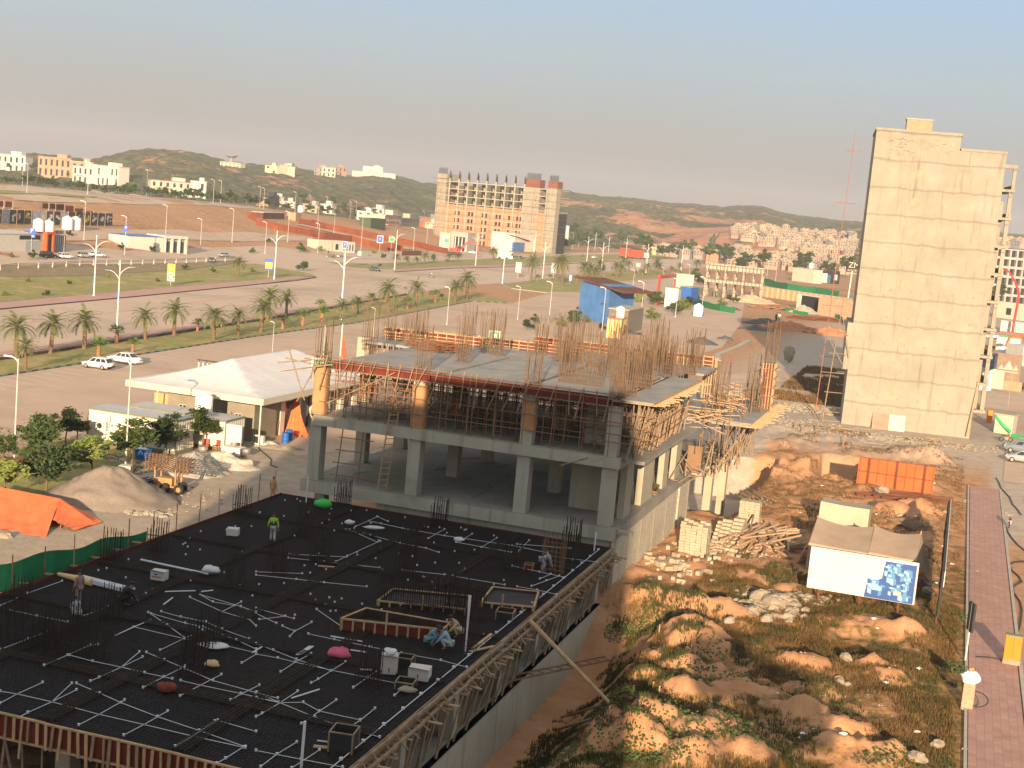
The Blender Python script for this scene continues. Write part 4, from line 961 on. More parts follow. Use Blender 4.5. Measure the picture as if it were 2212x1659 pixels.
# rear part: later decks, red and white side forms
MB(FR).box(-47.2, -21, 106, 113.2, Z2-.55, Z2-.35).box(-36, -19.5, 113.2, 119.5, Z2-.60, Z2-.42).build('rear_deck', SLABW, F2)
def sideform(a0, b0, a1, b1, z, h=.9):
    t0 = Vector((a0,b0,z)); t1 = Vector((a1,b1,z)); mb = MB(FR); mb.beam(t0+Vector((0,0,h/2)), t1+Vector((0,0,h/2)), .03, h); o = mb.build('side_form', REDPLY, F2)
    n = int((t1-t0).length/.8); mb = MB(FR)
    for z_ in (.12, h*.55, h): mb.beam(t0+Vector((0,-.08,z_)), t1+Vector((0,-.08,z_)), .09, .09)
    for i in range(n+1): q = t0.lerp(t1, i/n); mb.beam(q+Vector((0,-.12,-.1)), q+Vector((0,-.12,h+.15)), .08, .06)
    mb.build('form_rails', WOOD, o)
sideform(-47.3, 111.2, -38.5, 112.0, Z2-.3, .75); sideform(-38.2, 113.5, -30, 113.9, Z2-.3, .7); sideform(-46.2, 109.0, -42.8, 109.6, Z2-.3, .6)
sideform(-36.2, 119.6, -27.5, 119.8, Z2-.4, .8); sideform(-27.2, 119.8, -20.0, 119.9, Z2-.4, .8); sideform(-44.5, 113.6, -36.6, 114.2, Z2-.3, .6)
mb = MB(FR)
for i in range(46): a = -48+i*.26; mb.beam((a, 108.5+.3*(i % 2), Z2-3.0), (a+r2.uniform(-.15,.15), 108.5, Z2-.5), .11, .06)
mb.build('rear_shoring', WOODG, F2)
MB(FR).box(-48.3, -47.2, 107.8, 109, Z2-3.6, Z2-.3).box(-43.6, -42.9, 106.8, 107.6, Z2-3.4, Z2-.4).build('rear_column', WALLC, F2)
# outer deck on the first floor and its joists, at the far right
MB(FR).box(-19.2, -15.2, 113, 130, Z1-.1, Z1+.02).build('outer_deck', SLABW, F2)
mb = MB(FR)
for i in range(34): b = 112.6+i*.52; mb.beam((-17, b, Z1-.22), (-14.6+r2.uniform(0,.9), b, Z1-.22), .12, .09)
for i in range(40): b = 106+i*.6; mb.beam((-20+r2.uniform(-1,1), b, Z1+r2.uniform(-.2,1.6)), (-17+r2.uniform(-.5,.8), b+r2.uniform(-.5,.5), Z1+r2.uniform(-.2,1.4)), .08, .06)
mb.build('outer_joists', WOOD, F2)
mb = MB(FR)
for i in range(70):
    b = r2.uniform(107, 128); a = r2.uniform(-21.5, -17.5); mb.beam((a, b, Z0+.1+r2.uniform(0,.7)), (a+r2.uniform(-1.6,1.6), b+r2.uniform(-1.5,1.5), Z0+.1+r2.uniform(0,3.6)*(r2.random() < .4)), .09, .06)
mb.build('stacked_timber', WOODG, F2)
MB(FR).box(-20.2, -19.0, 113.4, 113.5, Z0, Z0+2.2).build('orange_form', M('orange_form_ply', (.20,.12,.07), (.27,.17,.1), 1), F2)
# debris on the floors
mb = MB(FR)
for i in range(150):
    a = r2.uniform(-42, -20.8); b = r2.uniform(90, 106); z = Z0 if i % 5 == 0 else Z1
    t = r2.uniform(0, 3.1); L = r2.uniform(.6, 2.6); mb.beam((a, b, z+.04), (a+L*math.cos(t), min(b+L*math.sin(t), 107), z+.05+r2.uniform(0,.12)), .09, .04)
for i in range(26):
    b = 93+i*.05; mb.beam((-20.1-.05*(i % 7), 101+r2.uniform(0,.6), Z0+.05+.05*(i//4)), (-20.1-.06*(i % 7)-.5, 104.2+r2.uniform(0,.8), Z0+.05+.05*(i//4)), .12, .04)
mb.build('timber_debris', WOODG, F2)
mb = MB(FR)                                                     # pile of rusty mesh on the upper deck
for i in range(70):
    a = r2.uniform(-40.5, -37.5); b = r2.uniform(101, 104.2); t = r2.uniform(-.4, .4); mb.tube((a-1.2*math.cos(t), b-1.2*math.sin(t), Z2+.05+r2.uniform(0,.75)), (a+1.2*math.cos(t), b+1.2*math.sin(t), Z2+.05+r2.uniform(0,.7)), .03, 4)
tag(mb.build('stirrup_pile', M('stirrup_rust', (.16,.07,.035), (.24,.11,.055), 3)), 'heap of brown steel stirrups on the upper ply deck', 'rebar pile')
# starter bars above the upper deck
CG2 = cage_stock('tall column starter bars rising above the upper deck of the frame building', group='column starter bars above the upper deck', w=.95, d=.7, h=3.5, nx=6, ny=4, seed=5, ties=4, r=.023, mat=BARL)
for a in cols:
    for b in (89.2, 97.2, 105.0):
        o = CG2.put(FR(a, b, Z2-.62 if b < 90 else Z2-.05), AZ+r2.uniform(-.04,.04), (1, 1, r2.uniform(.85,1.15)))
for (a, b) in ((-43.5,110),(-40.2,113),(-37,108.5),(-33.5,112.5),(-30.4,108.8),(-27,112),(-24.4,116),(-22,110.5),(-32,118.6),(-28,118),(-24.5,119),(-21,117.5),(-46,109),(-20.6,112.6)):
    CG2.put(FR(a, b, Z2-.5), AZ+r2.uniform(-.05,.05), (1, 1, r2.uniform(.85,1.25)))
for (a, b, w) in ((-24.6, 93.2, 3.2), (-21.4, 95.5, 2.6), (-23.5, 99.6, 3.0), (-20.8, 90.6, 1.6), (-22.8, 103.6, 2.8), (-22.0, 107.5, 3.4), (-25.4, 109.5, 3.0), (-29.5, 106.8, 2.6)):
    o = tag(cage(w, .35, 2.9, int(w/.16), 2, int(b), 4, .021).build('wall_rebar_row', BARL), 'dense row of wall starter bars on the right part of the upper deck', 'rebar row', 'wall starter bars on the upper deck'); place(o, FR(a, b, Z2-.02), AZ)
for (a, b, h, z) in ((-18.4, 116.4, 4.0, Z1), (-16.0, 120.5, 3.2, Z1), (-17.2, 126, 4.0, Z1)):
    CG2.put(FR(a, b, z), AZ, (1, 1, h/3.0), label='bars rising from the outer deck at the right of the frame building', group='starter bars on the outer deck')
o = thing('column_form', 'tall timber-clad column form with bars on top, at the right end of the frame building', 'formwork', FR(-15.6, 124, Z1-.1), AZ)
mb = MB()
for k in range(5):
    for s in (-1, 1): mb.beam((-.5+k*.25, s*.52, 0), (-.5+k*.25, s*.52, 4.2), .09, .06).beam((s*.52, -.5+k*.25, 0), (s*.52, -.5+k*.25, 4.2), .09, .06)
mb.build('upright_battens', WOOD, o); MB().box(-.45,.45,-.45,.45,0,4.0).build('form_board', REDPLY, o)
mb = MB()
for z in (.5,1.3,2.1,2.9,3.7):
    for s in (-1, 1): mb.beam((-1.0, s*.62, z), (1.0, s*.62, z), .07).beam((s*.62, -1.0, z+.08), (s*.62, 1.0, z+.08), .07)
mb.build('clamps', WOODG, o)
CG2.put(FR(-15.6, 124, Z1+3.6), AZ, (1, 1, 1.25), label='bars rising from the timber-clad column form', group='bars over the column form')
for k, (a, b) in enumerate(((-22.5, 119),(-20.4,121.5))):
    o = thing('column_form', ['timber boxed column form behind the upper deck','second timber boxed column form nearer the outer deck'][k], 'formwork', FR(a, b, Z2-3.4), AZ); mb = MB()
    for q in range(5):
        for s in (-1, 1): mb.beam((-.45+q*.22, s*.5, 0), (-.45+q*.22, s*.5, 3.6), .09, .06).beam((s*.5, -.45+q*.22, 0), (s*.5, -.45+q*.22, 3.6), .09, .06)
    mb.build('upright_battens', WOOD, o)
# props under the upper deck
def prop():
    mb = MB(); mb.tube((0,0,0), (0,0,3.25), .032, 5).tube((0,0,1.3), (0,0,3.2), .045, 5); mb.box(-.08,.08,-.08,.08,0,.03)
    return tag(mb.build('steel_prop', STEELP), 'thin rusty steel prop holding up the shuttered upper deck', 'prop', 'steel props under the upper deck')
PR = Stock(prop)
for i in range(30):
    for j in range(7):
        if r2.random() < .12: continue
        PR.put(FR(-41.6+i*.71+r2.uniform(-.2,.2), 89.6+j*2.3+r2.uniform(-.3,.3), Z1), r2.uniform(0,3), None, 'rusty steel prop in the %s row back, %s bay of the shored storey' % (['front','second','third','fourth','fifth','sixth','rearmost'][j], ['left','middle','right'][i//10]), 'steel props, %s row, %s bay' % (['front','second','third','fourth','fifth','sixth','rearmost'][j], ['left','middle','right'][i//10]))
for i in range(64):
    b = 88.8+i*.262; a = -19.6+r2.uniform(-.4,.4); o = SH.put((0,0,0), label='leaning timber pole on the sunlit side of the first floor', group='timber poles along the sunlit side')
    lean(o, FR(a, b+r2.uniform(-.4,.4), Z1-.02), FR(min(a+r2.uniform(-.1,.9), -18.5), b+r2.uniform(-.7,.7), Z2-.3))
for i in range(26):
    b = 113.5+i*.62; o = SH.put((0,0,0), label='timber pole under the outer deck at the right end', group='timber poles under the outer deck')
    lean(o, FR(-19.0+r2.uniform(0,2.4), b, Z0 if i % 2 else Z0-.0), FR(-18.5+r2.uniform(0,3), b+r2.uniform(-.6,.6), Z1-.3))
for i in range(9):
    a = -17.0+r2.uniform(-1,2.6); b = 106+i*1.9; o = PR.put(FR(min(a,-16.2), b, Z0 if a < -19.4 else Z1-1.5), 0, (1,1,1.3), label='tall scaffold tube standing free at the right end', group='free scaffold tubes at the right end')
# ladders against the front
ladder(FR(-31.6, 87.6, Z0+.02) if False else FR(-37.2, 89.1, Z0+.02), FR(-36.4, 88.3, Z1+1.0), .65, 13, 'bamboo ladder leaning from the ground slab to the first floor', WOOD, .045)
t = thing('tube_scaffold', 'two scaffold tubes tied with short cross bars left of the bamboo ladder', 'scaffold', FR(-40, 89.2, Z0))
for a0, a1 in ((-40.9,-39.7),(-39.2,-38.3)):
    MB(FR).tube((a0, 89.3, Z0), (a1, 88.1, Z2+.2), .04, 5).build('tube', STEELP, t)
for k in range(6):
    z = Z0+.5+k*.95; MB(FR).tube((-41.3+k*.22, 89.1-k*.14, z), (-38.5+k*.2, 89.1-k*.14, z+.05), .035, 5).build('cross_tube', STEELP, t)
MB(FR).tube((-41.5,88.2,Z2-3), (-36.5,88.2,Z2-.2), .04, 5).build('brace', WOODG, t)
for i, (a0,z0,a1,z1) in enumerate(((-43.9,Z2-3.2,-42.0,Z2+.6),(-45.3,Z2-1.2,-41.2,Z2-.2),(-45.0,Z2-.2,-42.2,Z2-.4),(-44.8,Z2+.5,-43.2,Z2-3),(-45.6,Z2-.6,-41.8,Z2+.1))):
    tag(MB(FR).tube((a0,88.3,z0), (a1,88.1,z1), .045, 5).build('scaffold_pole', WOODG), 'loose scaffold pole jutting out at the upper left corner of the frame building', 'pole', 'poles at the upper left corner')
tag(MB(FR).tube((-24.2, 88.3, Z1-1.0), (-22.2, 87.8, Z1-.1), .05, 5).build('scaffold_pole', WOODG), 'short pole sticking out of the first-floor beam near the corner column', 'pole')
# ================= kinds that repeat: cars, lamps, palms, trees =================
def tapered(mb, b, t): # two quads loops of 4 (bottom, top)
    return mb.add(b+t, [(0,3,2,1),(4,5,6,7),(0,1,5,4),(1,2,6,5),(2,3,7,6),(3,0,4,7)])
def make_car(paint, L=4.4, W=1.72, H=1.45, style='sedan'):
    t = thing('parked_car', 'car', 'car'); hb = {'sedan': .86, 'hatch': .90, 'suv': 1.02, 'wagon': .86}[style]
    X = np.linspace(-L/2, L/2, 15); mb = MB()
    def sec(x):
        u = abs(x)/(L/2); f = 1-.16*max(0, u-.72)/.28; w = W/2*f
        hood = hb if x < L*.20 else hb-.16*(x-L*.20)/(L*.30)
        if style == 'sedan' and x < -L*.30: hood = hb+.04
        if u > .985: hood -= .14
        zb = .24+(.10 if u > .9 else 0)
        pts = [(-w*.90, zb), (-w, zb+.18), (-w*1.0, hood*.72), (-w*.95, hood*.97), (-w*.62, hood+.035)]
        return [(x, y, z) for y, z in pts]+[(x, -y, z) for y, z in pts[::-1]]
    vs = []; fs = []
    for x in X: vs += sec(x)
    for i in range(14):
        for j in range(10): fs.append((i*10+j, i*10+(j+1) % 10, (i+1)*10+(j+1) % 10, (i+1)*10+j))
    fs += [tuple(range(10))[::-1], tuple(range(140, 150))]
    mb.add(vs, fs); mb.build('body', paint, t, True, fixn=True)
    wb = {'sedan': (L*.27, L*.07, -L*.20, -L*.36), 'hatch': (L*.27, L*.10, -L*.38, -L*.47), 'suv': (L*.24, L*.11, -L*.40, -L*.47), 'wagon': (L*.25, L*.08, -L*.36, -L*.47)}[style]
    w0 = W/2*.93; w1 = W/2*.74; xf, xr, xt, xb = wb
    B = [(xb,-w0,hb),(xf,-w0,hb),(xf,w0,hb),(xb,w0,hb)]; Tt = [(xt,-w1,H),(xr,-w1,H),(xr,w1,H),(xt,w1,H)]
    tapered(MB(), B, Tt).build('roof_cabin', paint, t)
    def lp(a, b, k): return tuple(a[i]+(b[i]-a[i])*k for i in range(3))
    def pane(a, b, c, d, off, nm, s0=.06, s1=.94, z0=.10, z1=.88):
        q = [lp(lp(a,b,s0), lp(d,c,s0), z0), lp(lp(a,b,s1), lp(d,c,s1), z0), lp(lp(a,b,s1), lp(d,c,s1), z1), lp(lp(a,b,s0), lp(d,c,s0), z1)]
        MB().face([tuple(p[i]+off[i] for i in range(3)) for p in q]).build(nm, GLASS, t)
    for (s0, s1) in ((.04,.32),(.36,.64),(.68,.96)):
        pane(B[0],B[1],Tt[1],Tt[0], (0,-.012,.004), 'side_window', s0, s1); pane(B[3],B[2],Tt[2],Tt[3], (0,.012,.004), 'side_window', s0, s1)
    pane(B[1],B[2],Tt[2],Tt[1], (.012,0,.006), 'windscreen'); pane(B[3],B[0],Tt[0],Tt[3], (-.012,0,.006), 'rear_window')
    for x in (-L*.30, L*.31):
        for s in (-1, 1):
            R_ = .31; c = (x, s*(W/2-.08), R_); wv = MB()
            def ring(r, y): return [(c[0]+r*math.cos(2*math.pi*i/14), y, c[2]+r*math.sin(2*math.pi*i/14)) for i in range(14)]
            y0, y1 = c[1]-s*.11, c[1]+s*.085
            vs = ring(R_, y0)+ring(R_, y1)+ring(R_*.62, y1+s*.005); n = 14
            wv.add(vs, [(i, (i+1) % n, n+(i+1) % n, n+i) for i in range(n)]+[(n+i, n+(i+1) % n, 2*n+(i+1) % n, 2*n+i) for i in range(n)]+[tuple(range(n))])
            w = wv.build('wheel', TYRE, t); MB().add(ring(R_*.6, y1+s*.012), [tuple(range(14))]).build('rim', CHROME, w)
    for s in (-1, 1):
        MB().box(L/2-.14, L/2-.02, s*W*.33-.16, s*W*.33+.16, hb-.30, hb-.17).build('headlight', M('lamp_lens', (.6,.6,.58), (.7,.7,.68), 2, .2), t)
        MB().box(-L/2+.02, -L/2+.12, s*W*.34-.14, s*W*.34+.14, hb-.26, hb-.10).build('tail_light', REDP, t)
    MB().box(-L/2-.01, -L/2+.1, -W*.45, W*.45, .28, .45).build('bumper', DARK if style != 'sedan' else paint, t)
    MB().box(L/2-.1, L/2+.01, -W*.36, W*.36, .28, .42).build('bumper', DARK, t)
    return t
CP = {'white': M('white_car_paint', (.72,.72,.70), (.76,.76,.74), 1, .25), 'silver': M('silver_car_paint', (.45,.46,.46), (.50,.51,.51), 1, .25, metal=.4), 'black': M('black_car_paint', (.012,.012,.014), (.018,.018,.02), 1, .2),
      'green': M('grey_green_car_paint', (.10,.15,.14), (.13,.18,.17), 1, .25, metal=.3), 'blue': M('grey_blue_car_paint', (.22,.25,.29), (.26,.29,.33), 1, .25, metal=.3)}
def car(p, q, paint, style, label, L=None, H=None, group=None, flip=False, terr=True):
    """p, q: photo positions of the rear and the front wheels' ground line"""
    a = T(*p); b = T(*q); c = (a+b)/2; d = b-a; rz = math.atan2(d.y, d.x)+(math.pi if flip else 0)
    t = make_car(CP[paint], L or {'sedan':4.5,'hatch':3.7,'suv':4.5,'wagon':3.9}[style], 1.7, H or {'sedan':1.42,'hatch':1.5,'suv':1.75,'wagon':1.42}[style], style)
    c.z = HZ(c.x, c.y)+.05; place(t, c, rz); t['label'] = label
    if group: t['group'] = group
    return t
car((243,801),(180,792),'white','wagon','older white estate hatchback with a dark rear, nearer of the two cars in the stalls')
car((304,790),(234,780),'white','sedan','white fastback saloon parked beside the older white hatchback', H=1.4)
car((90,556),(118,559),'black','suv','black car at the left end of the row before the glass-fronted restaurant')
car((125,558),(157,561),'white','hatch','white hatchback beside the black car before the restaurant')
car((166,556),(196,558),'silver','hatch','dark-windowed silver hatchback in the row before the restaurant')
car((196,554),(222,557),'white','sedan','white saloon at the right end of the row before the restaurant')
car((500,556),(466,555),'silver','sedan','silver saloon parked alone on the far service road')
car((452,560),(460,574),'green','suv','dark green car driving towards the camera beside the guard rail', H=1.5)
car((793,583),(826,588),'green','sedan','grey-green saloon turning at the wide road junction')
car((1009,547),(1034,549),'white','sedan','white saloon parked beside the red excavator', H=1.4)
car((1109,560),(1121,561),'green','suv','dark pickup at the edge of the far verge before the gateway building')
car((1274,558),(1293,558),'white','sedan','white saloon beyond the far palms near the red lorry')
car((1232,688),(1252,686),'black','suv','black car half hidden by a bush left of the blue cabin')
car((2152,732),(2130,730),'white','sedan','white saloon in the yard behind the tower, seen side-on')
_t = make_car(CP['silver'], 4.2, 1.7, 1.45, 'hatch'); place(_t, G(2212, 1000, .05), AZ+math.radians(172)); _t['label'] = 'silver hatchback nearest the camera at the right edge of the picture'
_t = make_car(CP['blue'], 4.3, 1.7, 1.55, 'suv'); place(_t, G(2218, 984, .05)+Vector((0,1.6,0)), AZ+math.radians(172)); _t['label'] = 'grey-blue car behind the silver hatchback at the right edge'
# lamp posts
def arm_(t, z0, L, rise, s, head, hm):
    pts = [Vector((0,0,z0))+Vector((s*L*u, 0, rise*(1-(1-u)**2))) for u in (0,.12,.3,.55,.8,1)]
    a = MB().path(pts, .07, 6, .05).build('arm', LAMPW, t)
    e = pts[-1]; MB().add([(e.x-s*.05,-.10,e.z-.02),(e.x+s*head,-.16,e.z+.02),(e.x+s*head,.16,e.z+.02),(e.x-s*.05,.10,e.z-.02),(e.x-s*.05,-.08,e.z+.10),(e.x+s*head*.9,-.10,e.z+.14),(e.x+s*head*.9,.10,e.z+.14),(e.x-s*.05,.08,e.z+.10)],
        [(0,3,2,1),(4,5,6,7),(0,1,5,4),(1,2,6,5),(2,3,7,6),(3,0,4,7)]).build('lamp_head', hm, a)
def mk_twin():
    t = thing('street_lamp', 'lamp', 'street lamp'); MB().tube((0,0,0),(0,0,13),.15,8,.09).build('pole', LAMPW, t); MB().lathe([(.28,0),(.28,.25),(.17,.35)], (0,0,0), 8).build('base', LAMPW, t)
    arm_(t, 9.3, 1.9, 1.6, -1, 1.0, LAMPB); arm_(t, 10.2, 2.0, 1.6, 1, 1.0, LAMPB); return t
def mk_single():
    t = thing('street_lamp', 'lamp', 'street lamp'); MB().tube((0,0,.0),(0,0,9.2),.09,8,.055).build('pole', LAMPG, t); MB().lathe([(.22,0),(.22,.2),(.1,.3)], (0,0,0), 8).build('base', LAMPG, t)
    arm_(t, 8.9, .55, .42, -1, .75, LAMPW); return t
TW, SG = Stock(mk_twin), Stock(mk_single)
def lamp(st, H0, bx, by, tx, ty, rz, label, group):
    b = T(bx, by); h = top_h(b, tx, ty); return st.put(b, rz, (min(1.2, h/H0), min(1.2, h/H0), h/H0), label, group)
TWL = [(202.5,640,210,508,'tall white lamp post standing on the pink footway beside the verge'),(252.5,705,264,563,'tall white lamp post on the near median between the third and fourth date palms'),(592,604,599,498,'tall white lamp post at the rounded nose of the near verge'),
 (735.5,692,751,541,'tall white lamp post on the median standing out over the boulevard'),(852,582,862,497,'tall white lamp post right of the turning grey-green car'),(1027,574,1033,502,'tall white lamp post left of the tall brick-filled frame, beyond the boulevard'),
 (1085,612,1094,526,'tall white lamp post at the left nose of the palm island'),(1153,558,1161,500,'tall white lamp post before the gateway building'),(1172,601,1180,523,'tall white lamp post beside the first palm of the island'),
 (1267,569,1273,511,'tall white lamp post right of the brick-filled frame building'),(1298,595,1307,524,'tall white lamp post rising from the palm cluster left of the red lorry'),(1351,563,1357,515,'tall white lamp post before the middle of the red lorry'),
 (1395,590,1405,527,'tall white lamp post at the right end of the red lorry'),(1471,583,1478,530,'tall white lamp post midway between lorry and statue'),(1285,538,1288,502,'distant white lamp post left of the red lorry'),
 (1314,545,1320,510,'leaning white lamp post just left of the red lorry'),(1535,565,1540,532,'tall white lamp post before the statue'),(1547,568,1551,538,'thin white lamp post right of the statue')]
for (a,b,c,d,l) in TWL: lamp(TW, 13, a,b,c,d, .15, l, 'tall white lamp posts along the boulevard')
SGL = [(30,996,38,775,'grey lamp post in the garden at the far left edge'),(270.7,1013,284,781,'grey lamp post on a concrete block before the white container'),(588,763,590.5,696,'grey lamp post just behind the white-roofed pavilion'),
 (965,702,972.5,622,'grey lamp post behind the left part of the frame building'),(806,727,808,666,'grey lamp post rising behind the left corner of the upper deck'),(1185,702,1192,610.5,'grey lamp post left of the bright blue cabin'),(1118,690,1127,620,'grey lamp post behind the middle of the frame building'),
 (1300,717,1311,623,'grey lamp post in front of the bright blue cabin'),(1382,703.6,1391,610,'grey lamp post before the dark brick hut'),(1458.5,685.5,1467,604,'grey lamp post in front of the white box cabin'),(1365,643,1370,584,'grey lamp post behind the blue cabin roof'),
 (1303,622,1306,594,'short grey lamp post left of the cabin roof'),(1430.5,618,1433,578,'grey lamp post behind the red portal'),(1486,618,1490,572,'grey lamp post behind the green-sided cabin'),(1515,678,1521,600,'grey lamp post carrying a white dish by the white tank'),
 (1530,623,1535,568,'grey lamp post at the left end of the skeleton frame'),(1566,635,1570,579,'grey lamp post before the middle of the skeleton frame'),(1603.5,648,1608.5,585,'grey lamp post before the right half of the skeleton frame')]
for i, (a,b,c,d,l) in enumerate(SGL): lamp(SG, 9.2, a,b,c,d, (0, .1, -.1)[i % 3]+(math.pi if i in (1,) else 0)*0, l, 'grey lamp posts along the service road')
FL = [(189,420,192.5,350),(58,416,60.5,354),(48,401,51,338),(316,423,320,367),(460,439,465,389),(476,439,480,391),(380.5,430.5,382.5,399),(181,519,184,436),(357.5,510.5,361,444),(269,550.5,274,468),(432,546,438,474),(501,523,507,452),
 (569,450.5,573,407),(560.5,448,563.5,404),(637,458,640.5,415.5),(669,461,672,422),(705.5,460.5,708.5,425.5),(756,472,758.5,435.5),(768,472,771,436),(621,523,625,458),(572,548,577,480.5),(686,548,693,484),(685.5,495.5,687,448),
 (720.5,508,722,463),(779,544,788,460.5),(892,548,894,493),(920.5,538,924,493),(814,478,817,452),(915,483,915.5,457),(1054,528,1056,493),(1236,538,1239,503),(1249,534,1252,508),(1625,600,1628,565),(1655,612,1657,562),(1675,607,1678,567),(1744,592,1747,567),(1767,590,1769,570),(1706,590,1708,566)]
PLACE_WORDS = []
for i, (a,b,c,d) in enumerate(FL): lamp(SG, 9.2, a,b,c,d, .1*(i % 3), 'distant lamp post', 'distant lamp posts')
# palms
def frond(mb, L, el, az, droop, q, wd=.42, n=15):
    pts = []; p = Vector((0,0,0)); e = el
    for k in range(9):
        pts.append(p.copy()); p = p+Vector((math.cos(az)*math.cos(e), math.sin(az)*math.cos(e), math.sin(e)))*(L/8); e -= droop/8
    side = Vector((-math.sin(az), math.cos(az), 0))
    mb.mat(0)
    for k in range(8): mb.tube(pts[k], pts[k+1], .022*(1-k/9), 3, .022*(1-(k+1)/9), caps=False)
    for k in range(n):
        u = .14+.86*k/(n-1); f = u*8*.999; i = min(7, int(f)); c = pts[i].lerp(pts[i+1], f-i); d = (pts[i+1]-pts[i]).normalized()
        ll = wd*(math.sin(math.pi*(.12+.8*u))+.15)*q.uniform(.85,1.1)
        for s in (-1, 1):
            tip = c+side*s*ll*.8+d*ll*.75+Vector((0,0,-.12*ll+q.uniform(-.05,.08))); b2 = c+d*.13
            mb.add([c, b2+Vector((0,0,.01)), tip], [(0,1,2)])
def mk_date(seed, H=3.6, R=2.5, nf=34):
    q = random.Random(seed); t = thing('date_palm', 'palm', 'palm tree'); mb = MB(); prof = []
    for k in range(22): z = H*k/21; prof.append((.27*(1-.25*k/21)+(.035 if k % 2 else -.01)+(.10 if k == 0 else 0), z))
    mb.lathe(prof, (0,0,0), 9); mb.build('trunk', PALMB, t)
    mb = MB()
    for i in range(nf):
        u = i/nf; el = math.radians(82-100*u**.9)+q.uniform(-.12,.12); m2 = MB(); frond(m2, R*q.uniform(.85,1.08), el, i*2.399+q.uniform(-.2,.2), 1.2+.5*q.random(), q, .50, 16)
        mb.add([v+Vector((0,0,H-.05)) for v in m2.v], m2.f)
    mb.build('crown', FROND, t); return t
def mk_fan(seed, H=1.3, R=1.15, nf=20):
    q = random.Random(seed); t = thing('fan_palm', 'palm', 'palm tree'); MB().lathe([(.20+(.03 if k % 2 else 0), H*k/9) for k in range(10)], (0,0,0), 8).build('trunk', M('reddish_palm_bark', (.26,.12,.06), (.36,.18,.09), 3), t)
    mb = MB()
    for i in range(nf):
        el = math.radians(75-85*(i/nf))+q.uniform(-.1,.1); az = i*2.399; r = R*q.uniform(.8,1.1); d = Vector((math.cos(az)*math.cos(el), math.sin(az)*math.cos(el), math.sin(el))); s = Vector((-math.sin(az), math.cos(az), 0)); up = s.cross(d)
        c = Vector((0,0,H))+d*r*.5; mb.tube((0,0,H), c, .02, 3, caps=False)
        for k in range(11):
            th = math.radians(-75+15*k); v = d*math.cos(th)+s*math.sin(th); v2 = d*math.cos(th+.16)+s*math.sin(th+.16)
            mb.add([c, c+v2*r*.22, c+v*r*.62-Vector((0,0,.10*r))], [(0,1,2)])
    mb.build('crown', FRONDG, t); return t
DP = [Stock(lambda s=s: mk_date(s)) for s in (1, 2, 3)]; FP = [Stock(lambda s=s: mk_fan(s)) for s in (4, 5)]
pq = random.Random(8)
def palm(bx, by, cx, cy, label, group, fan=False, k=None):
    b = T(bx, by); h = max(.5, top_h(b, cx, cy)); i = pq.randrange(3 if not fan else 2); o = palm_(b, h, i, label, group, fan, k); o.rotation_euler = (pq.uniform(-.07,.07), pq.uniform(-.07,.07), o.rotation_euler[2])
def palm_(b, h, i, label, group, fan, k):
    if fan: return FP[i].put(b, pq.uniform(0,6), k or max(.6, min(1.5, h/1.4)), label, group)
    s = k or max(.55, min(1.3, .55+h/7))*pq.uniform(.88,1.12); return DP[i].put(b, pq.uniform(0,6), (s, s, max(.4, h/3.6)) if h/3.6 < s*1.5 else (s, s, s*1.5), label, group)
NEARP = [(35,773.6,35,706),(109,765,110,700),(182,755,184,693),(314,735,317,683),(376,726,376,671),(461,735,466,683),(514,726,515,681),(563,718.6,565,663),(577,694,576,640),(618.5,681,620,643),(734,692,737,659),(772,678,773,650),(800,662,802,640),(838,675,843,625),(898,664,905,622),(983,653,984,617),(1008,649,1007,602)]
for i, a in enumerate(NEARP): palm(*a, 'date palm', 'date palms on the grass median')
palm(55,801,56,748,'young date palm in front of the row, near the left edge of the median','date palms on the grass median', k=.75)
for a in [(251,741,252,715),(212.5,771,216,743),(286,762,287,741),(426,717,427,698),(610.5,712,612,690),(653,705,653,676),(693.5,697,692,654),(762,668,763,655),(690,673,689,655),(830,652,831,643),(940,653,943,634),(478,707,478,695),(953,650,954,640),(880,668,881,650),(875,630,872,626)]: palm(*a, 'fan palm', 'fan palms on the grass median', True)
for a in [(855.5,573,860,555),(877,574,878,558),(917,570,919,551),(970.5,565.5,970,551),(988,565,989,553),(1065.5,563,1067,541),(514,598,517,566),(900,572,901,560),(936,568,937,558)]: palm(*a, 'date palm', 'date palms on the far verge')
for a in [(1147,610,1152,564),(1203.5,603,1206,566),(1215,615,1218,564),(1261,608,1263,576),(1275,609,1276,579),(1286.5,607,1287,584),(1331,600,1333.5,574),(1345,588,1347,563),(1358.5,585,1360,568),(1296,600,1297,571),(1415,593,1412,566),(1422,594,1423,574),(1450,590,1451,579),(1503.5,585,1503,566),(1468,588,1468,573),(1398,596,1399,575),(1340,598,1341,577),(1270,600,1270,583)]: palm(*a, 'date palm', 'date palms on the island')
for a in [(1161,608,1161,598),(1188,606,1188,597),(1325,600,1325,594),(1246,608,1247,599),(1372,598,1373,590),(1388,596,1389,588),(1436,594,1437,588),(1385,590,1386,584),(1459,590,1459,585)]: palm(*a, 'fan palm', 'fan palms on the island', True)
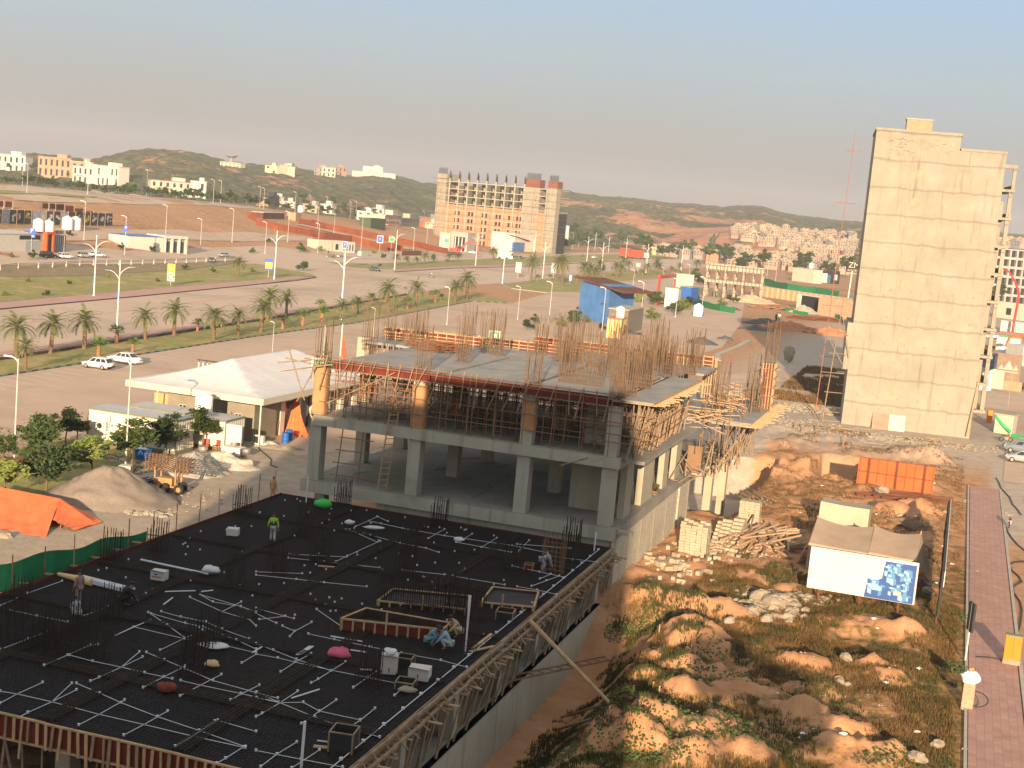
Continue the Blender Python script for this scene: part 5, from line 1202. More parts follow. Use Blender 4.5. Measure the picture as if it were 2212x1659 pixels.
# broad-leaved trees
def foliage(mb, c, R, n, q, leaf=.16, clumps=26, flat=.8, gap=.35):
    cs = []
    for _ in range(clumps):
        v = Vector((q.gauss(0,1), q.gauss(0,1), q.gauss(0,1))).normalized()*R*q.uniform(gap, 1.0); cs.append((Vector(c)+Vector((v.x, v.y, v.z*flat)), R*q.uniform(.16,.30)))
    for i in range(n):
        cc, cr = cs[i % clumps]; v = Vector((q.gauss(0,1), q.gauss(0,1), q.gauss(0,.7)))*cr*.62; p = cc+v
        a = Vector((q.gauss(0,1), q.gauss(0,1), q.gauss(0,.5))).normalized(); b = a.orthogonal().normalized(); L = leaf*q.uniform(.6,1.4)
        mb.add([p-a*L, p+b*L*.42, p+a*L, p-b*L*.42], [(0,1,2,3)])
    return cs
def mk_tree(seed, H=3.6, R=1.5, n=1900, mat=None, leaf=.17, trunk=1.5, clumps=30):
    q = random.Random(seed); t = thing('garden_tree', 'tree', 'tree'); mb = MB(); c = (0,0,H-R*.75)
    m2 = MB(); cs = foliage(m2, c, R, n, q, leaf, clumps, .85, .3)
    mb.path([Vector((0,0,-.1)), Vector((.04,0,trunk*.5)), Vector((-.03,.02,trunk))], .075, 6, .055)
    for cc, cr in cs[::3]: mb.path([Vector((-.03,.02,trunk*q.uniform(.75,1))), Vector((-.03,.02,trunk)).lerp(cc, .5)+Vector((0,0,.1)), cc], .035, 4, .012)
    mb.build('trunk', BARK, t); m2.build('crown', mat or LEAF, t); return t
TR = [Stock(lambda: mk_tree(1, n=2400)), Stock(lambda: mk_tree(2, mat=LEAFD, n=2200)), Stock(lambda: mk_tree(3, n=1600, mat=LEAF, clumps=22)), Stock(lambda: mk_tree(4, n=1700, mat=LEAFY, clumps=26))]
GT_ = [(99,1064,95,955,.0,1,'dark-leaved garden tree between the orange tent and the grey heap'),(197.5,1035,205,938,0,3,'yellow-green garden tree with a pale trunk behind the gravel heap'),(284,1010,292,912,0,0,'garden tree right of the lamp post on the concrete block'),
 (358,986,360,896,0,1,'dark garden tree before the right end of the white container'),(437,974,428,878,0,2,'leaning tree hanging over the cooking place'),(166,960,165,890,0,2,'garden tree at the left end wall of the white container'),
 (142,963,127,880,0,2,'thin garden tree with a tall narrow crown, left of the container'),(85,995,82,902,0,0,'broad garden tree left of the middle of the lawn'),(7,1000,12,936,0,2,'garden tree at the left edge behind the grey lamp post'),(10,1078,12,990,0,3,'bushy tree at the left edge above the orange tent'),
 (66,1010,66,960,0,0,'small garden tree behind the broad one'),(225,985,228,955,0,2,'sapling under the container wall'),(120,1015,118,965,0,1,'dark low tree in the middle of the garden'),(175,1010,170,975,0,0,'low bushy tree before the container base')]
for (bx,by,cx,cy,_,k,l) in GT_:
    b = T(bx, by); h = top_h(b, cx, cy)*.98; s = h/3.6; TR[k].put(b, pq.uniform(0,6), (s*1.18, s*1.18, s), l, 'garden trees at the left')
# small street bushes, roadside trees
def mk_bush(seed, mat, R=.9, n=500):
    q = random.Random(seed); mb = MB(); foliage(mb, (0,0,R*.75), R, n, q, .16, 16, .8, .1); mb.tube((0,0,-.1), (0,0,R*.7), .04, 5); return tag(mb.build('bush', mat), 'bush', 'bush')
BU = [Stock(lambda: mk_bush(1, LEAF)), Stock(lambda: mk_bush(2, LEAFY)), Stock(lambda: mk_bush(3, LEAFD))]
BL = [(400,584,1.4),(545,588,1.2),(654,585,2.4),(460,590,.9),(230,600,.8),(150,615,.9),(340,610,.8),(60,610,.8),(828,558,1.6),(650,546,2.2),(690,542,1.8),(580,524,1.5),(545,548,1.4),(808,548,1.2),(1125,560,1.5),(1210,562,1.5),(1258,555,1.4),(820,576,1.0),(936,558,1.4),(965,566,1.2),
 (1140,712,1.6),(1155,700,1.3),(1212,706,1.9),(1240,700,2.4),(1250,690,1.9),(1265,697,1.5),(1300,712,1.2),(1345,730,1.6),(1378,652,2.0),(1408,650,2.4),(1418,660,2.6),(1410,690,2.6),(1450,672,1.8),(1462,680,2.2),(1478,668,2.8),(1490,662,2.6),(1500,650,2.4),(1508,635,2.2),(1512,615,3.0),(1500,607,3.0),
 (1560,662,1.8),(1577,650,1.6),(1590,655,1.5),(1540,640,1.4),(1300,585,1.8),(1470,600,1.3),(720,558,1.3),(330,545,1.3),(262,540,1.2),(12,640,.9),(100,640,1.1),(70,560,1.3),(25,556,1.0),(150,510,1.2)]
for i, (x, y, s) in enumerate(BL): BU[i % 3].put(T(x, y), pq.uniform(0,6), s*pq.uniform(.8,1.1), ['bush', 'bush', 'bush'][i % 3], 'roadside bushes')
def mk_far(seed, mat):
    q = random.Random(seed); t = thing('roadside_tree', 'tree', 'tree'); m2 = MB(); cs = foliage(m2, (0,0,3.1), 1.9, 420, q, .42, 14, .8, .2); m2.build('crown', mat, t)
    MB().tube((0,0,-.2), (0,0,2.6), .12, 5, .08).build('trunk', BARK, t); return t
FTR = [Stock(lambda: mk_far(1, LEAF)), Stock(lambda: mk_far(2, LEAFD)), Stock(lambda: mk_far(3, LEAFD))]
qf = random.Random(77)
FT = []
for i in range(46): u = i/45; FT.append((-6+u*300+qf.uniform(-4,4), (396+u*28)+qf.uniform(-5,2), qf.uniform(.75,1.2)))
for i in range(44): u = i/43; FT.append((318+u*240+qf.uniform(-3,3), 424+u*22+qf.uniform(-6,2), qf.uniform(.8,1.35)))
for i in range(22): u = i/21; FT.append((560+u*270+qf.uniform(-6,6), 449+u*29+qf.uniform(-4,3), qf.uniform(.8,1.6)))
for (x, y, s) in [(20,368,1.6),(36,368,1.5),(70,372,1.4),(90,376,1.0),(115,378,.9),(128,379,.9),(146,382,.9),(160,382,1.0),(178,378,1.2),(186,385,1.2),(212,388,1.0),(240,392,1.1),(250,395,1.1),(715,452,2.4),(648,444,2.6),(690,454,2.0),(740,460,2),(800,476,2.2),(770,470,2.4),
  (1385,548,3.2),(1395,552,2.6),(1430,560,2.2),(1445,560,2.2),(1478,560,2.6),(1556,566,3.2),(1570,572,2.6),(1490,556,2.6),(1660,572,2.2),(1735,590,3.0),(1725,598,2.2),(1790,600,2.4),(1826,600,3),(1645,585,2.6),(1600,590,2.0),(1610,585,2.4),(1530,572,2.6),(1250,535,3),(1237,520,3),(1262,545,2.5),(1225,545,2.2),(1290,530,2.8),(1340,535,2.6),(2165,652,2.6),(2150,658,2.2),(2178,655,2.6)]: FT.append((x, y, s))
for i, (x, y, s) in enumerate(FT): FTR[i % 3].put(T(x, y), qf.uniform(0,6), s, ['bright', 'dark', 'dense'][i % 3]+' green roadside tree in the line beyond the upper road' if y < 480 else ['bright','dark','dense'][i % 3]+' green tree among the far verges and houses', 'far roadside trees' if y < 480 else 'far trees on the right')
# ================= pavilion with the white sheet roof =================
def fr_thing(name, label, cat, a, b, z=0.0, rz=0.0, group=None): return thing(name, label, cat, FR(a, b, z), AZ+rz, group, local=True)
pv = fr_thing('pavilion', 'low building with a broad concave white sheet roof, left of the frame building', 'building', -76.4, 116.5, .0)
Wp, Dp, he = 15.0, 29.0, 4.45
def roof_z(x, y):
    dx = abs(x-Wp*.47)/(Wp*.5); ry0, ry1 = 8.0, 21.5; dy = (ry0-y)/ry0 if y < ry0 else ((y-ry1)/(Dp-ry1) if y > ry1 else 0); k = min(1, max(dx, dy)); return he+.25+2.35*(1-k)**1.45
MB().grid(lambda u, v: (u*Wp, v*Dp, roof_z(u*Wp, v*Dp)), 48, 72).build('roof', ROOFW, pv, True)
mb = MB()
for i in range(49): mb.path([(i*Wp/48, v*Dp/18, roof_z(i*Wp/48, v*Dp/18)+.012) for v in range(19)], .016, 3)
mb.build('roof_ribs', WHITED, bpy.data.objects['roof'])
mb = MB(); mb.box(-.04, Wp+.04, -.05, 0, he-.35, he+.26).box(-.04, Wp+.04, Dp, Dp+.05, he-.35, he+.26).box(-.05, -.0, 0, Dp, he-.35, he+.26).box(Wp, Wp+.05, 0, Dp, he-.35, he+.26); mb.build('fascia', CREAM, pv)
MB().face([(0,0,he-.33),(Wp,0,he-.33),(Wp,Dp,he-.33),(0,Dp,he-.33)]).build('soffit', WHITED, pv)
BRW = M('brown_grey_render', (.22,.19,.14), (.27,.235,.18), .8, .9)
mb = MB(); mb.wall(9.6, he-.4, [(1.2,2.1,1.7,2.7),(5.2,6.0,1.3,2.6),(7.4,8.2,1.2,2.6)], .15, 2.2, 3.4, 0); mb.box(3.4, 3.5, 2.4, 26, 0, he-.4)
mb.face([(13,2.2,0),(13,7.5,0),(13,7.5,he-.4),(13,2.2,he-.4)]); mb.build('wall', BRW, pv)
for (x0,x1,z0,z1) in ((1.2,2.1,1.7,2.7),(5.2,6.0,1.3,2.6),(7.4,8.2,1.2,2.6)):
    w = MB().box(3.4+x0, 3.4+x1, 2.33, 2.36, z0, z1).build('window', GLASS, pv)
    mb = MB()
    for (a0,a1,b0,b1) in ((x0,x1,z0,z0+.07),(x0,x1,z1-.07,z1),(x0,x0+.07,z0,z1),(x1-.07,x1,z0,z1),((x0+x1)/2-.03,(x0+x1)/2+.03,z0,z1)): mb.box(3.4+a0, 3.4+a1, 2.27, 2.33, b0, b1)
    mb.build('window_frame', WHITE, w)
MB().box(4.6, 11.8, 1.2, 2.1, 2.1, 3.5).build('orange_shutter', M('ochre_board', (.55,.30,.12), (.62,.36,.17), 1), pv) if False else None
MB().box(-.0+1.6, 3.3, 2.6, 2.7, 1.4, 3.4).build('ochre_screen', M('ochre_board', (.55,.30,.12), (.62,.36,.17), 1), pv)
for y in (7.5, 11.0, 14.5, 18, 21.5, 25):
    MB().box(12.6, 13.1, y, y+.9, 0, he-.35).build('pilaster', CREAM, pv)
    MB().box(12.75, 12.8, y+.95, y+3.4, .2, 3.2).build('shop_window', GLASS, pv)
MB().tube((14.6,.4,0),(14.6,.4,he-.3),.07,8).build('post', WHITE, pv); MB().tube((3.2,.6,0),(3.2,.6,he-.3),.07,8).build('post', WHITE, pv)
for x in (3.1, 7.9, 12.2): MB().lathe([(.16,-.02),(.16,.02)], (x,-.08,he-.05), 10).build('round_lamp', LAMPG, pv)
o = tag(MB(FR).box(-76.2,-75.9,151,151.3,1,3).build('sign_letters', WHITE), 'x', 'sign'); bpy.data.objects.remove(o)
sgn = fr_thing('roof_sign', 'row of upright white letter frames behind the left end of the pavilion roof', 'sign', -83, 141, 0)
mb = MB(); q = random.Random(3)
for i in range(14): x = i*.56; mb.box(x, x+.12, 0, .12, 2.2, 3.9).box(x, x+.4, 0, .1, q.choice([2.2,3.0,3.7]), q.choice([2.2,3.0,3.7])+.14) if False else mb.box(x, x+.14, 0, .12, 2.3, 3.7)
mb.build('letter_bars', WHITE, sgn); mb = MB(); mb.box(-.2, 8, .1, .16, 2.2, 2.3).box(-.2, 8, .1, .16, 3.9, 4.0)
for i in range(9): mb.box(i, i+.05, .1, .16, 0, 4.0)
mb.build('frame', DARK, sgn)
# white corrugated cabins
def corr(x0, y0, x1, y1, z0, z1, mb, st=.2, dp=.04):
    L = math.hypot(x1-x0, y1-y0); n = int(L/st); dx, dy = (x1-x0)/L, (y1-y0)/L; nx, ny = dy, -dx
    pr = []
    for i in range(n+1): k = i/n*L; s = dp if i % 2 else 0; pr.append((x0+dx*k+nx*s, y0+dy*k+ny*s))
    for i in range(n): mb.face([(pr[i][0],pr[i][1],z0),(pr[i+1][0],pr[i+1][1],z0),(pr[i+1][0],pr[i+1][1],z1),(pr[i][0],pr[i][1],z1)])
def cabin(a, b, w, d, h, label, z=0.35, rz=0, mat=None, roof=None):
    t = fr_thing('site_cabin', label, 'cabin', a, b, z, rz); mb = MB()
    corr(0,0,w,0,0,h,mb); corr(w,0,w,d,0,h,mb); corr(w,d,0,d,0,h,mb); corr(0,d,0,0,0,h,mb); mb.build('wall', mat or WHITE, t)
    mb = MB(); mb.box(-.06,w+.06,-.06,d+.06,h-.02,h+.06); mb.build('roof', roof or M('sheet_roof_grey', (.40,.40,.40), (.48,.48,.48), .8, .5), t)
    mb = MB()
    for (x0,x1,y0,y1) in ((-.07,.05,-.07,.05),(w-.05,w+.07,-.07,.05),(w-.05,w+.07,d-.05,d+.07)): mb.box(x0,x1,y0,y1,0,h)
    mb.box(-.07,w+.07,-.08,-.02,h-.1,h+.08).box(w+.02,w+.08,-.07,d+.07,h-.1,h+.08).box(-.05,w+.05,-.04,d,-.3,.0); mb.build('frame', M('olive_trim', (.16,.17,.11), (.2,.21,.14), 1), t); return t
cb1 = cabin(-74.6, 108.0, 9.2, 3.0, 2.75, 'long white cabin with an air-conditioner on its wall, behind the garden trees')
ac = MB().box(1.1, 2.15, -.42, -.05, .95, 1.75).build('air_conditioner', WHITED, cb1); mb = MB(); vs = [(1.5+.27*math.cos(i*.5236), -.425, 1.35+.27*math.sin(i*.5236)) for i in range(12)]; mb.face(vs[::-1]).build('fan_grille', DARK, ac)
MB().path([(2.25,-.1,1.2),(2.4,-.12,1.9),(2.35,-.05,2.4)], .04, 5).build('pipe', GREY, ac)
cabin(-73.0, 112.0, 6.0, 3.0, 2.6, 'small ribbed white cabin standing behind the long white cabin', z=.5)
cb3 = cabin(-66.6, 112.6, 3.6, 3.4, 2.5, 'white cabin carrying the round water tank, with its door open'); MB().box(3.7, 5.3, -.05, .0, .1, 2.3).build('open_door', WHITE, cb3)
def tank_mb(r=.7, h=1.7):
    mb = MB(); prof = [(r*.97,0),(r,.06)]
    for k in range(6): z = .1+k*(h*.72/6); prof += [(r,z),(r*.975,z+h*.05),(r,z+h*.1)]
    prof += [(r*.98,h*.84),(r*.8,h*.93),(r*.4,h*.97),(r*.36,h*1.02),(r*.3,h*1.05)]; return mb.lathe(prof, (0,0,0), 18)
TK = Stock(lambda: tag(tank_mb().build('water_tank', TANKW, None, True), 'tank', 'water tank'))
def tank(p, label, s=1.0): o = TK.put(p, 0, s, label); return o
tank(FR(-66.0, 113.6, 2.95), 'white water tank on the cabin roof beside the pavilion', 1.2)
# kitchen corner
t = fr_thing('cooking_table', 'white topped table with steel pots at the outdoor cooking place', 'table', -62.3, 110.8, .1); MB().box(0,1.9,0,1.1,.75,.8).box(0,1.9,0,.03,.1,.75).box(0,.03,0,1.1,.1,.75).build('table_top', WHITE, t)
for x, y in ((.15,.1),(1.7,.1),(.15,.95),(1.7,.95)): MB().box(x-.1,x+.1,y-.1,y+.1,-.1,.1).build('leg', BRICK, t)
def pot(a, b, z, r, label): o = tag(MB().lathe([(r*.8,0),(r,.12*r/.3),(r,.5*r/.3*.6),(r*1.1,.52*r/.3*.6)], (0,0,0), 12, True).build('cooking_pot', CHROME), label, 'pot'); o.location = FR(a, b, z); return o
pot(-61.4, 111.4, .92, .32, 'steel pot standing on the white cooking table'); pot(-64.3, 111.0, .1, .45, 'big steel pot on the ground left of the cooking table'); pot(-60.2, 111.6, .4, .4, 'steel pot on bricks right of the cooking table')
t = fr_thing('blue_bin', 'bright blue bin filled with bags at the foot of the leaning tree', 'bin', -66.5, 104.6, .05); MB().add([(-.5,-.35,0),(.5,-.35,0),(.5,.35,0),(-.5,.35,0),(-.65,-.45,.85),(.65,-.45,.85),(.65,.45,.85),(-.65,.45,.85)], [(0,3,2,1),(0,1,5,4),(1,2,6,5),(2,3,7,6),(3,0,4,7),(4,5,6,7)]).build('bin_body', BLUE, t); MB().blob((0,0,.8),.42,3,sz=(1.2,.8,.5)).build('waste_bag', TANKW, t)
MB().box(-.1,.1,-.1,.1,0,.0).v
def chair(a, b, rz, mat, label):
    t = fr_thing('plastic_chair', label, 'chair', a, b, .08, rz); MB().box(-.25,.25,-.25,.25,.42,.47).build('seat', mat, t); MB().box(-.25,.25,.22,.26,.45,.95).build('backrest', mat, t)
    for x, y in ((-.22,-.22),(.22,-.22),(-.22,.22),(.22,.22)): MB().box(x-.025,x+.025,y-.025,y+.025,0,.43).build('leg', mat, t)
RC = M('red_brown_plastic', (.30,.06,.03), (.36,.08,.04), 1, .5)
chair(-64.6, 112.0, .4, RC, 'red-brown chair under the cabin at the cooking place, left one'); chair(-63.7, 112.3, -.3, RC, 'red-brown chair at the cooking place, right one')
t = fr_thing('outdoor_ac_unit', 'air-conditioner unit on the ground by the brown pavilion wall', 'air conditioner', -62.6, 117.2, .1); MB().box(0,1.1,0,.4,.1,.95).build('casing', WHITED, t); MB().box(.1,.7,-.01,0,.2,.85).build('grille', DARK, t)
for (px, py, l) in ((616,957,'blue steel drum nearer the camera by the orange tarp'),(624,951,'second blue steel drum touching the first')):
    o = tag(MB().lathe([(.30,0),(.31,.02),(.30,.05),(.30,.32),(.315,.34),(.30,.36),(.30,.60),(.315,.62),(.30,.64),(.30,.9),(.31,.92),(.28,.92)], (0,0,0), 16).build('steel_drum', BLUE, None, True), l, 'drum'); o.location = G(px, py, .02); o.scale = (1.15,)*3
bpy_t = thing('leaning_board', 'brown board leaning by the wall of the pavilion, left of the drums', 'board', G(578, 940, 0), AZ, local=True); MB().add([(-1.1,0,0),(.9,0,0),(.9,.5,1.5),(-1.1,.5,1.5),(-1.1,.05,0),(.9,.05,0),(.9,.55,1.5),(-1.1,.55,1.5)], [(0,1,2,3),(7,6,5,4),(0,4,5,1),(1,5,6,2),(2,6,7,3),(3,7,4,0)]).build('board_sheet', M('brown_board', (.30,.17,.10), (.36,.21,.13), 1), bpy_t)
# orange tarp draped from the pavilion wall
pa = G(616, 940, 0); qx = Vector((CA, SA, 0)); qy = Vector((-SA, CA, 0))
def tf(u, v):
    w = .35+2.5*v**1.3; p = pa+qy*(3.2-3.0*v)+qx*(-.7+1.9*v*1.0+(u-.5)*w); z = 3.9*(1-v)**1.25+.12+.10*math.sin(u*24+v*3)*(.4+v); return (p.x+.1*math.sin(u*24), p.y, z)
tag(MB().grid(tf, 34, 16).build('orange_tarp', TARPO, None, True), 'orange tarp hanging in folds from the pavilion to the ground by the drums', 'tarp')
def pile(px, py, ra, rb, h, mat, label, name='heap', cat='heap', seed=0, peaks=1, rn=1.0, off=.02, pts=None, z=None):
    c = G(px, py, 0) if z is None else G(px, py, z); c.z = HZ(c.x, c.y) if z is None else z
    def f(u, v):
        r = u*1.0; t = v*2*math.pi; x = ra*r*math.cos(t); y = rb*r*math.sin(t); n = float(fbm(np.array([x*1.4+seed+40.]), np.array([y*1.4+9.+seed]))[0])-.5; n *= rn
        zz = h*(1-r**1.15)+(n*.45*h*(1-r)+n*.25*min(1,(1-r)*4))
        if peaks == 2: zz *= .8+.25*math.cos(3*x/ra)
        return (c.x+x*(1+n*.5), c.y+y*(1+n*.5), c.z+max(-.05, zz) - (.08 if r > .98 else 0))
    return tag(MB().grid(f, 22, 44).build(name, mat, None, True), label, cat)
pile(240, 1078, 5.2, 4.4, 2.7, GRAVEL, 'big grey-brown gravel heap between the orange tent and the loading cart', 'gravel_heap', seed=3, rn=.45)
pile(418, 1020, 2.9, 2.8, 1.9, M('grey_sand', (.30,.27,.22), (.40,.36,.30), 2, .95, bump=.3), 'grey sand heap behind the loading cart', 'sand_heap', seed=5); pile(478, 1005, 3.4, 2.2, 1.3, SAND, 'white sand heap beside the grey one', 'sand_heap', seed=6)
pile(605, 968, 2.4, .9, .35, STONE, 'low strip of crushed stone in front of the blue drums', 'stone_heap', seed=9); pile(570, 962, 1.6, 1.0, .6, M('green_white_sacks', (.30,.36,.24), (.6,.56,.46), 3), 'crumpled heap of sacks left of the blue drums', 'sack_heap', seed=10)
# tent of orange tarpaulin
def poly_sheet(name, pts, mat, nsub=0, parent=None): return MB().face(pts).build(name, mat, parent)
tc = G(80, 1110, 0)
R0_, R1_ = G(28, 1090, 0)+Vector((0,0,1.15)), G(128, 1112, 0)+Vector((0,0,1.2)); Fl, Fr = G(-10, 1140, 0), G(98, 1163, 0); Bl, Br = R0_+qy*2.2, R1_+qy*2.2; Bl.z = Br.z = .1; Re = G(208, 1132, .05); Rf = G(160, 1145, .15)
tt = thing('tarp_tent', 'bright orange tarpaulin tent at the left edge of the site', 'tent', tc)
def quad(a, b, c, d, n, m, sag, sd, amp=.06):
    q = random.Random(sd); w = [q.uniform(0,6) for _ in range(4)]
    def f(u, v):
        p = a.lerp(b, u).lerp(d.lerp(c, u), v); s = math.sin(math.pi*u)*math.sin(math.pi*v); return (p.x, p.y, p.z-sag*s+amp*math.sin(u*17+v*5+w[0])*min(1, 3*v+.2)*.8+amp*.6*math.sin(u*31+w[1]-v*7)*v)
    return MB().grid(f, n, m)
quad(R0_-qx*2.5, R1_, Fr, Fl-qx*2.5, 46, 20, .25, 1).build('front_sheet', TARPO, tt, True)
quad(R0_-qx*2.5, R1_, Br, Bl-qx*2.5, 24, 8, .1, 2).build('rear_sheet', TARPO, tt, True)
quad(R1_, Re+Vector((0,0,.0)), Rf, R1_.lerp(Fr, .55), 20, 14, .12, 3, .04).build('side_flap', TARPO, tt, True); quad(R1_, Br, Re+qy*.8, Re, 10, 6, .05, 4).build('side_flap', TARPO, tt, True)
MB().tube(G(131, 1142, 0), R1_-Vector((0,0,.1)), .04, 5).build('pole', WOOD, tt)
tag(MB().blob(tuple(G(8, 1158, .1)), .45, 4, sz=(1.4,.8,.6)).build('boulder', STONE), 'pale stone at the foot of the orange tent', 'stone')
# hoist / loading cart
hc = thing('hoist_cart', 'rusty wheeled hoist frame stacked with clamps, beside the gravel heap', 'machine', G(362, 1062, 0), -.25, local=True)
OCH = M('ochre_machine_paint', (.35,.19,.08), (.45,.26,.12), 2, .7)
mb = MB()
for x in (-.9, .9):
    for y in (-.5, .5): mb.box(x-.06, x+.06, y-.06, y+.06, .35, 2.0)
mb.beam((-1.2,-.5,.55),(1.2,-.5,.55),.12).beam((-1.2,.5,.55),(1.2,.5,.55),.12).beam((-1,-.5,1.1),(1,.5,1.1),.08).box(-.7,.5,-.35,.35,.6,1.15); mb.build('chassis', OCH, hc)
for x, y in ((-1.15,-.45),(.1,-.75),(1.25,-.55),(1.0,.5)): 
    n = 14; R_ = .42; vs = [(x+R_*math.cos(2*math.pi*i/n), y-.11, .42+R_*math.sin(2*math.pi*i/n)) for i in range(n)]+[(x+R_*math.cos(2*math.pi*i/n), y+.11, .42+R_*math.sin(2*math.pi*i/n)) for i in range(n)]
    w = MB().add(vs, [tuple(range(n))[::-1], tuple(range(n,2*n))]+[(i,(i+1)%n,n+(i+1)%n,n+i) for i in range(n)]).build('wheel', TYRE, hc); MB().add([(x+.2*math.cos(2*math.pi*i/n), y-.115, .42+.2*math.sin(2*math.pi*i/n)) for i in range(n)], [tuple(range(n))]).build('hub', OCH, w)
mb = MB(); q = random.Random(4)
for r_ in range(4):
    z = 1.75+r_*.33
    mb.tube((-1.8,-.5+.1*r_,z),(2.0,-.5+.1*r_,z),.04,4).tube((-1.8,.5,z),(2.0,.5,z),.04,4)
    for i in range(13): x = -1.7+i*.3; mb.beam((x,-.7,z+.02),(x,.6,z+.1),.05).beam((x,-.7,z+.02),(x,-.7,z+.28),.045).beam((x,-.7,z+.28),(x+.16,-.7,z+.28),.04)
mb.build('stacked_clamps', STEELP, hc)
MB().box(-.4,.4,-.3,.3,0,.5).build('x', BRICK, hc).name = 'support_bricks'
def scatter_timber(px, py, n, L, r, label, mat=WOODG, name='timber_pile', zz=.5, ang=None, seed=1, w=.07, zbase=None):
    c = T(px, py) if zbase is None else G(px, py, zbase); q = random.Random(seed); mb = MB()
    for i in range(n):
        t = (ang if ang is not None else q.uniform(0,3.14))+q.uniform(-.35,.35); x = q.uniform(-r,r); y = q.uniform(-r*.5,r*.5); l = L*q.uniform(.5,1)/2; z = .06+q.uniform(0,zz)*(1-abs(x)/r*.8); dz = q.uniform(-.15,.25)*zz
        mb.beam((c.x+x-l*math.cos(t), c.y+y-l*math.sin(t), c.z+z-dz), (c.x+x+l*math.cos(t), c.y+y+l*math.sin(t), c.z+z+dz), w*q.uniform(.7,1.3), w)
    return tag(mb.build(name, mat), label, 'timber pile')
scatter_timber(280, 1040, 46, 1.8, 1.9, 'heap of scrap timber behind the gravel heap', M('dark_scrap', (.10,.08,.07), (.2,.17,.14), 3), zz=.35)
tag(MB().box(-.5,.5,-.4,.4,0,.75).build('lamp_footing', CREAM), 'concrete block carrying the grey lamp post in the garden', 'footing').location = G(271, 1024, 0)
# red-brown object heap and pots at left wall
scatter_timber(45, 1003, 30, 1.0, 2.4, 'row of dark brown flower pots and logs behind the left garden tree', RUSTD, zz=.5, w=.25, seed=6)
# flag poles at the pavilion
for (px, py, tx, ty, l, m) in ((687,918,701.7,703,'white flagpole with a furled green flag at the corner of the frame building', M('dark_green_cloth', (.02,.09,.03), (.03,.12,.05), 2)),(725,905,739,700,'white flagpole with a furled orange-red flag behind the first one', M('orange_flag', (.65,.10,.04), (.75,.14,.06), 2))):
    b = G(px, py, 0); h = top_h(b, tx, ty); t = thing('flagpole', l, 'flagpole', b); MB().tube(b, b+Vector((0,0,h)), .11, 8, .07).build('pole', WHITE, t); MB().lathe([(.45,0),(.4,.1),(.14,.6)], tuple(b), 10).build('base', WHITE, t)
    MB().grid(lambda u, v, b=b, h=h: (b.x+.12+u*.75*(.4+v*.6)+.05*math.sin(v*9), b.y+.12*math.sin(u*14), b.z+h-.8-v*3.4-u*1.6*(1-v)), 10, 12).build('flag', m, t, True)
sg_ = thing('green_sign', 'green and white sign at the corner between pavilion and frame building', 'sign', G(683, 900, 0)); b = G(683, 905, 0); MB().tube(b, b+Vector((0,0,6.6)), .05, 6).build('post', LAMPG, sg_)
def text(body, size, loc, rot, mat, name, parent, ext=.01, spacing=1.0):
    c = bpy.data.curves.new(name, 'FONT'); c.body = body; c.size = size; c.extrude = ext; c.align_x = 'CENTER'; c.align_y = 'CENTER'; c.space_character = spacing
    o = bpy.data.objects.new(name, c); me = ev_text(o); bpy.data.objects.remove(o)
    o = bpy.data.objects.new(name, me); COL.objects.link(o); me.materials.clear(); me.materials.append(mat); o.location = loc; o.rotation_euler = rot; o.parent = parent; return o
SIGNG = M('sign_green', (.02,.30,.14), (.03,.34,.16), 1, .5)
def board(nm, label, px, py, w, h, ztop, mats, rz=0.0, base_z=None, post=True):
    b = T(px, py); t = thing(nm, label, 'sign', b, rz or 1e-4, local=True)
    if post: MB().tube((0,.05,0),(0,.05,ztop-h*.2),.05,6).build('post', LAMPG, t)
    pn = MB().box(-w/2,w/2,-.03,.03,ztop-h,ztop).build('panel', mats[0], t)
    if len(mats) > 1: MB().box(-w/2+.08*w,w/2-.08*w,-.036,-.03,ztop-h+.1*h,ztop-.1*h).build('face', mats[1], pn)
    return t, pn
WHT = WHITE; SB = M('sign_blue', (.02,.10,.45), (.03,.12,.50), 1, .5); YEL = M('sign_yellow', (.75,.45,.03), (.8,.5,.05), 1, .5)
bpy.data.objects.remove(sg_.children[0]); bpy.data.objects.remove(sg_)
board('green_sign', 'green and white notice beside the white-roofed pavilion', 690, 905, 2.6, 1.3, 6.6, (WHT, SIGNG))
t, pn = board('green_sign', 'green and white square sign on the service road behind the frame building', 1065, 760, 1.9, 2.2, 3.6, (WHT, SIGNG), post=True); MB().box(-.4,.4,-.045,-.037,2.2,3.1).build('pictogram', WHT, pn)
board('square_bollard', 'short white post standing on the service road behind the frame', 1034, 742, .22, 1.4, 1.4, (WHT,), post=False)
t, pn = board('parking_sign', 'blue parking sign with an arrow before the glass-fronted restaurant', 67, 545, 1.7, 2.4, 6.0, (SB,)); text('P', 1.5, (0,-.04,5.3), (math.pi/2,0,0), WHT, 'letter', pn); MB().box(-.6,.6,-.045,-.03,3.85,4.15).build('arrow', WHT, pn)
t, pn = board('parking_sign', 'blue parking sign on the second service road left of the blue-roofed cabin', 269, 551, 1.2, 1.7, 8.2, (SB,)); text('P', 1.2, (0,-.04,7.4), (math.pi/2,0,0), WHT, 'letter', pn)
t, pn = board('warning_sign', 'yellow board with a triangle above a round speed sign on the grass verge', 368, 618, 1.7, 3.9, 5.0, (YEL,))
MB().face([(-.55,-.035,3.6),(.55,-.035,3.6),(0,-.035,4.6)]).build('red_triangle', REDP, pn); MB().face([(-.35,-.04,3.7),(.35,-.04,3.7),(0,-.04,4.35)]).build('triangle_field', WHT, pn)
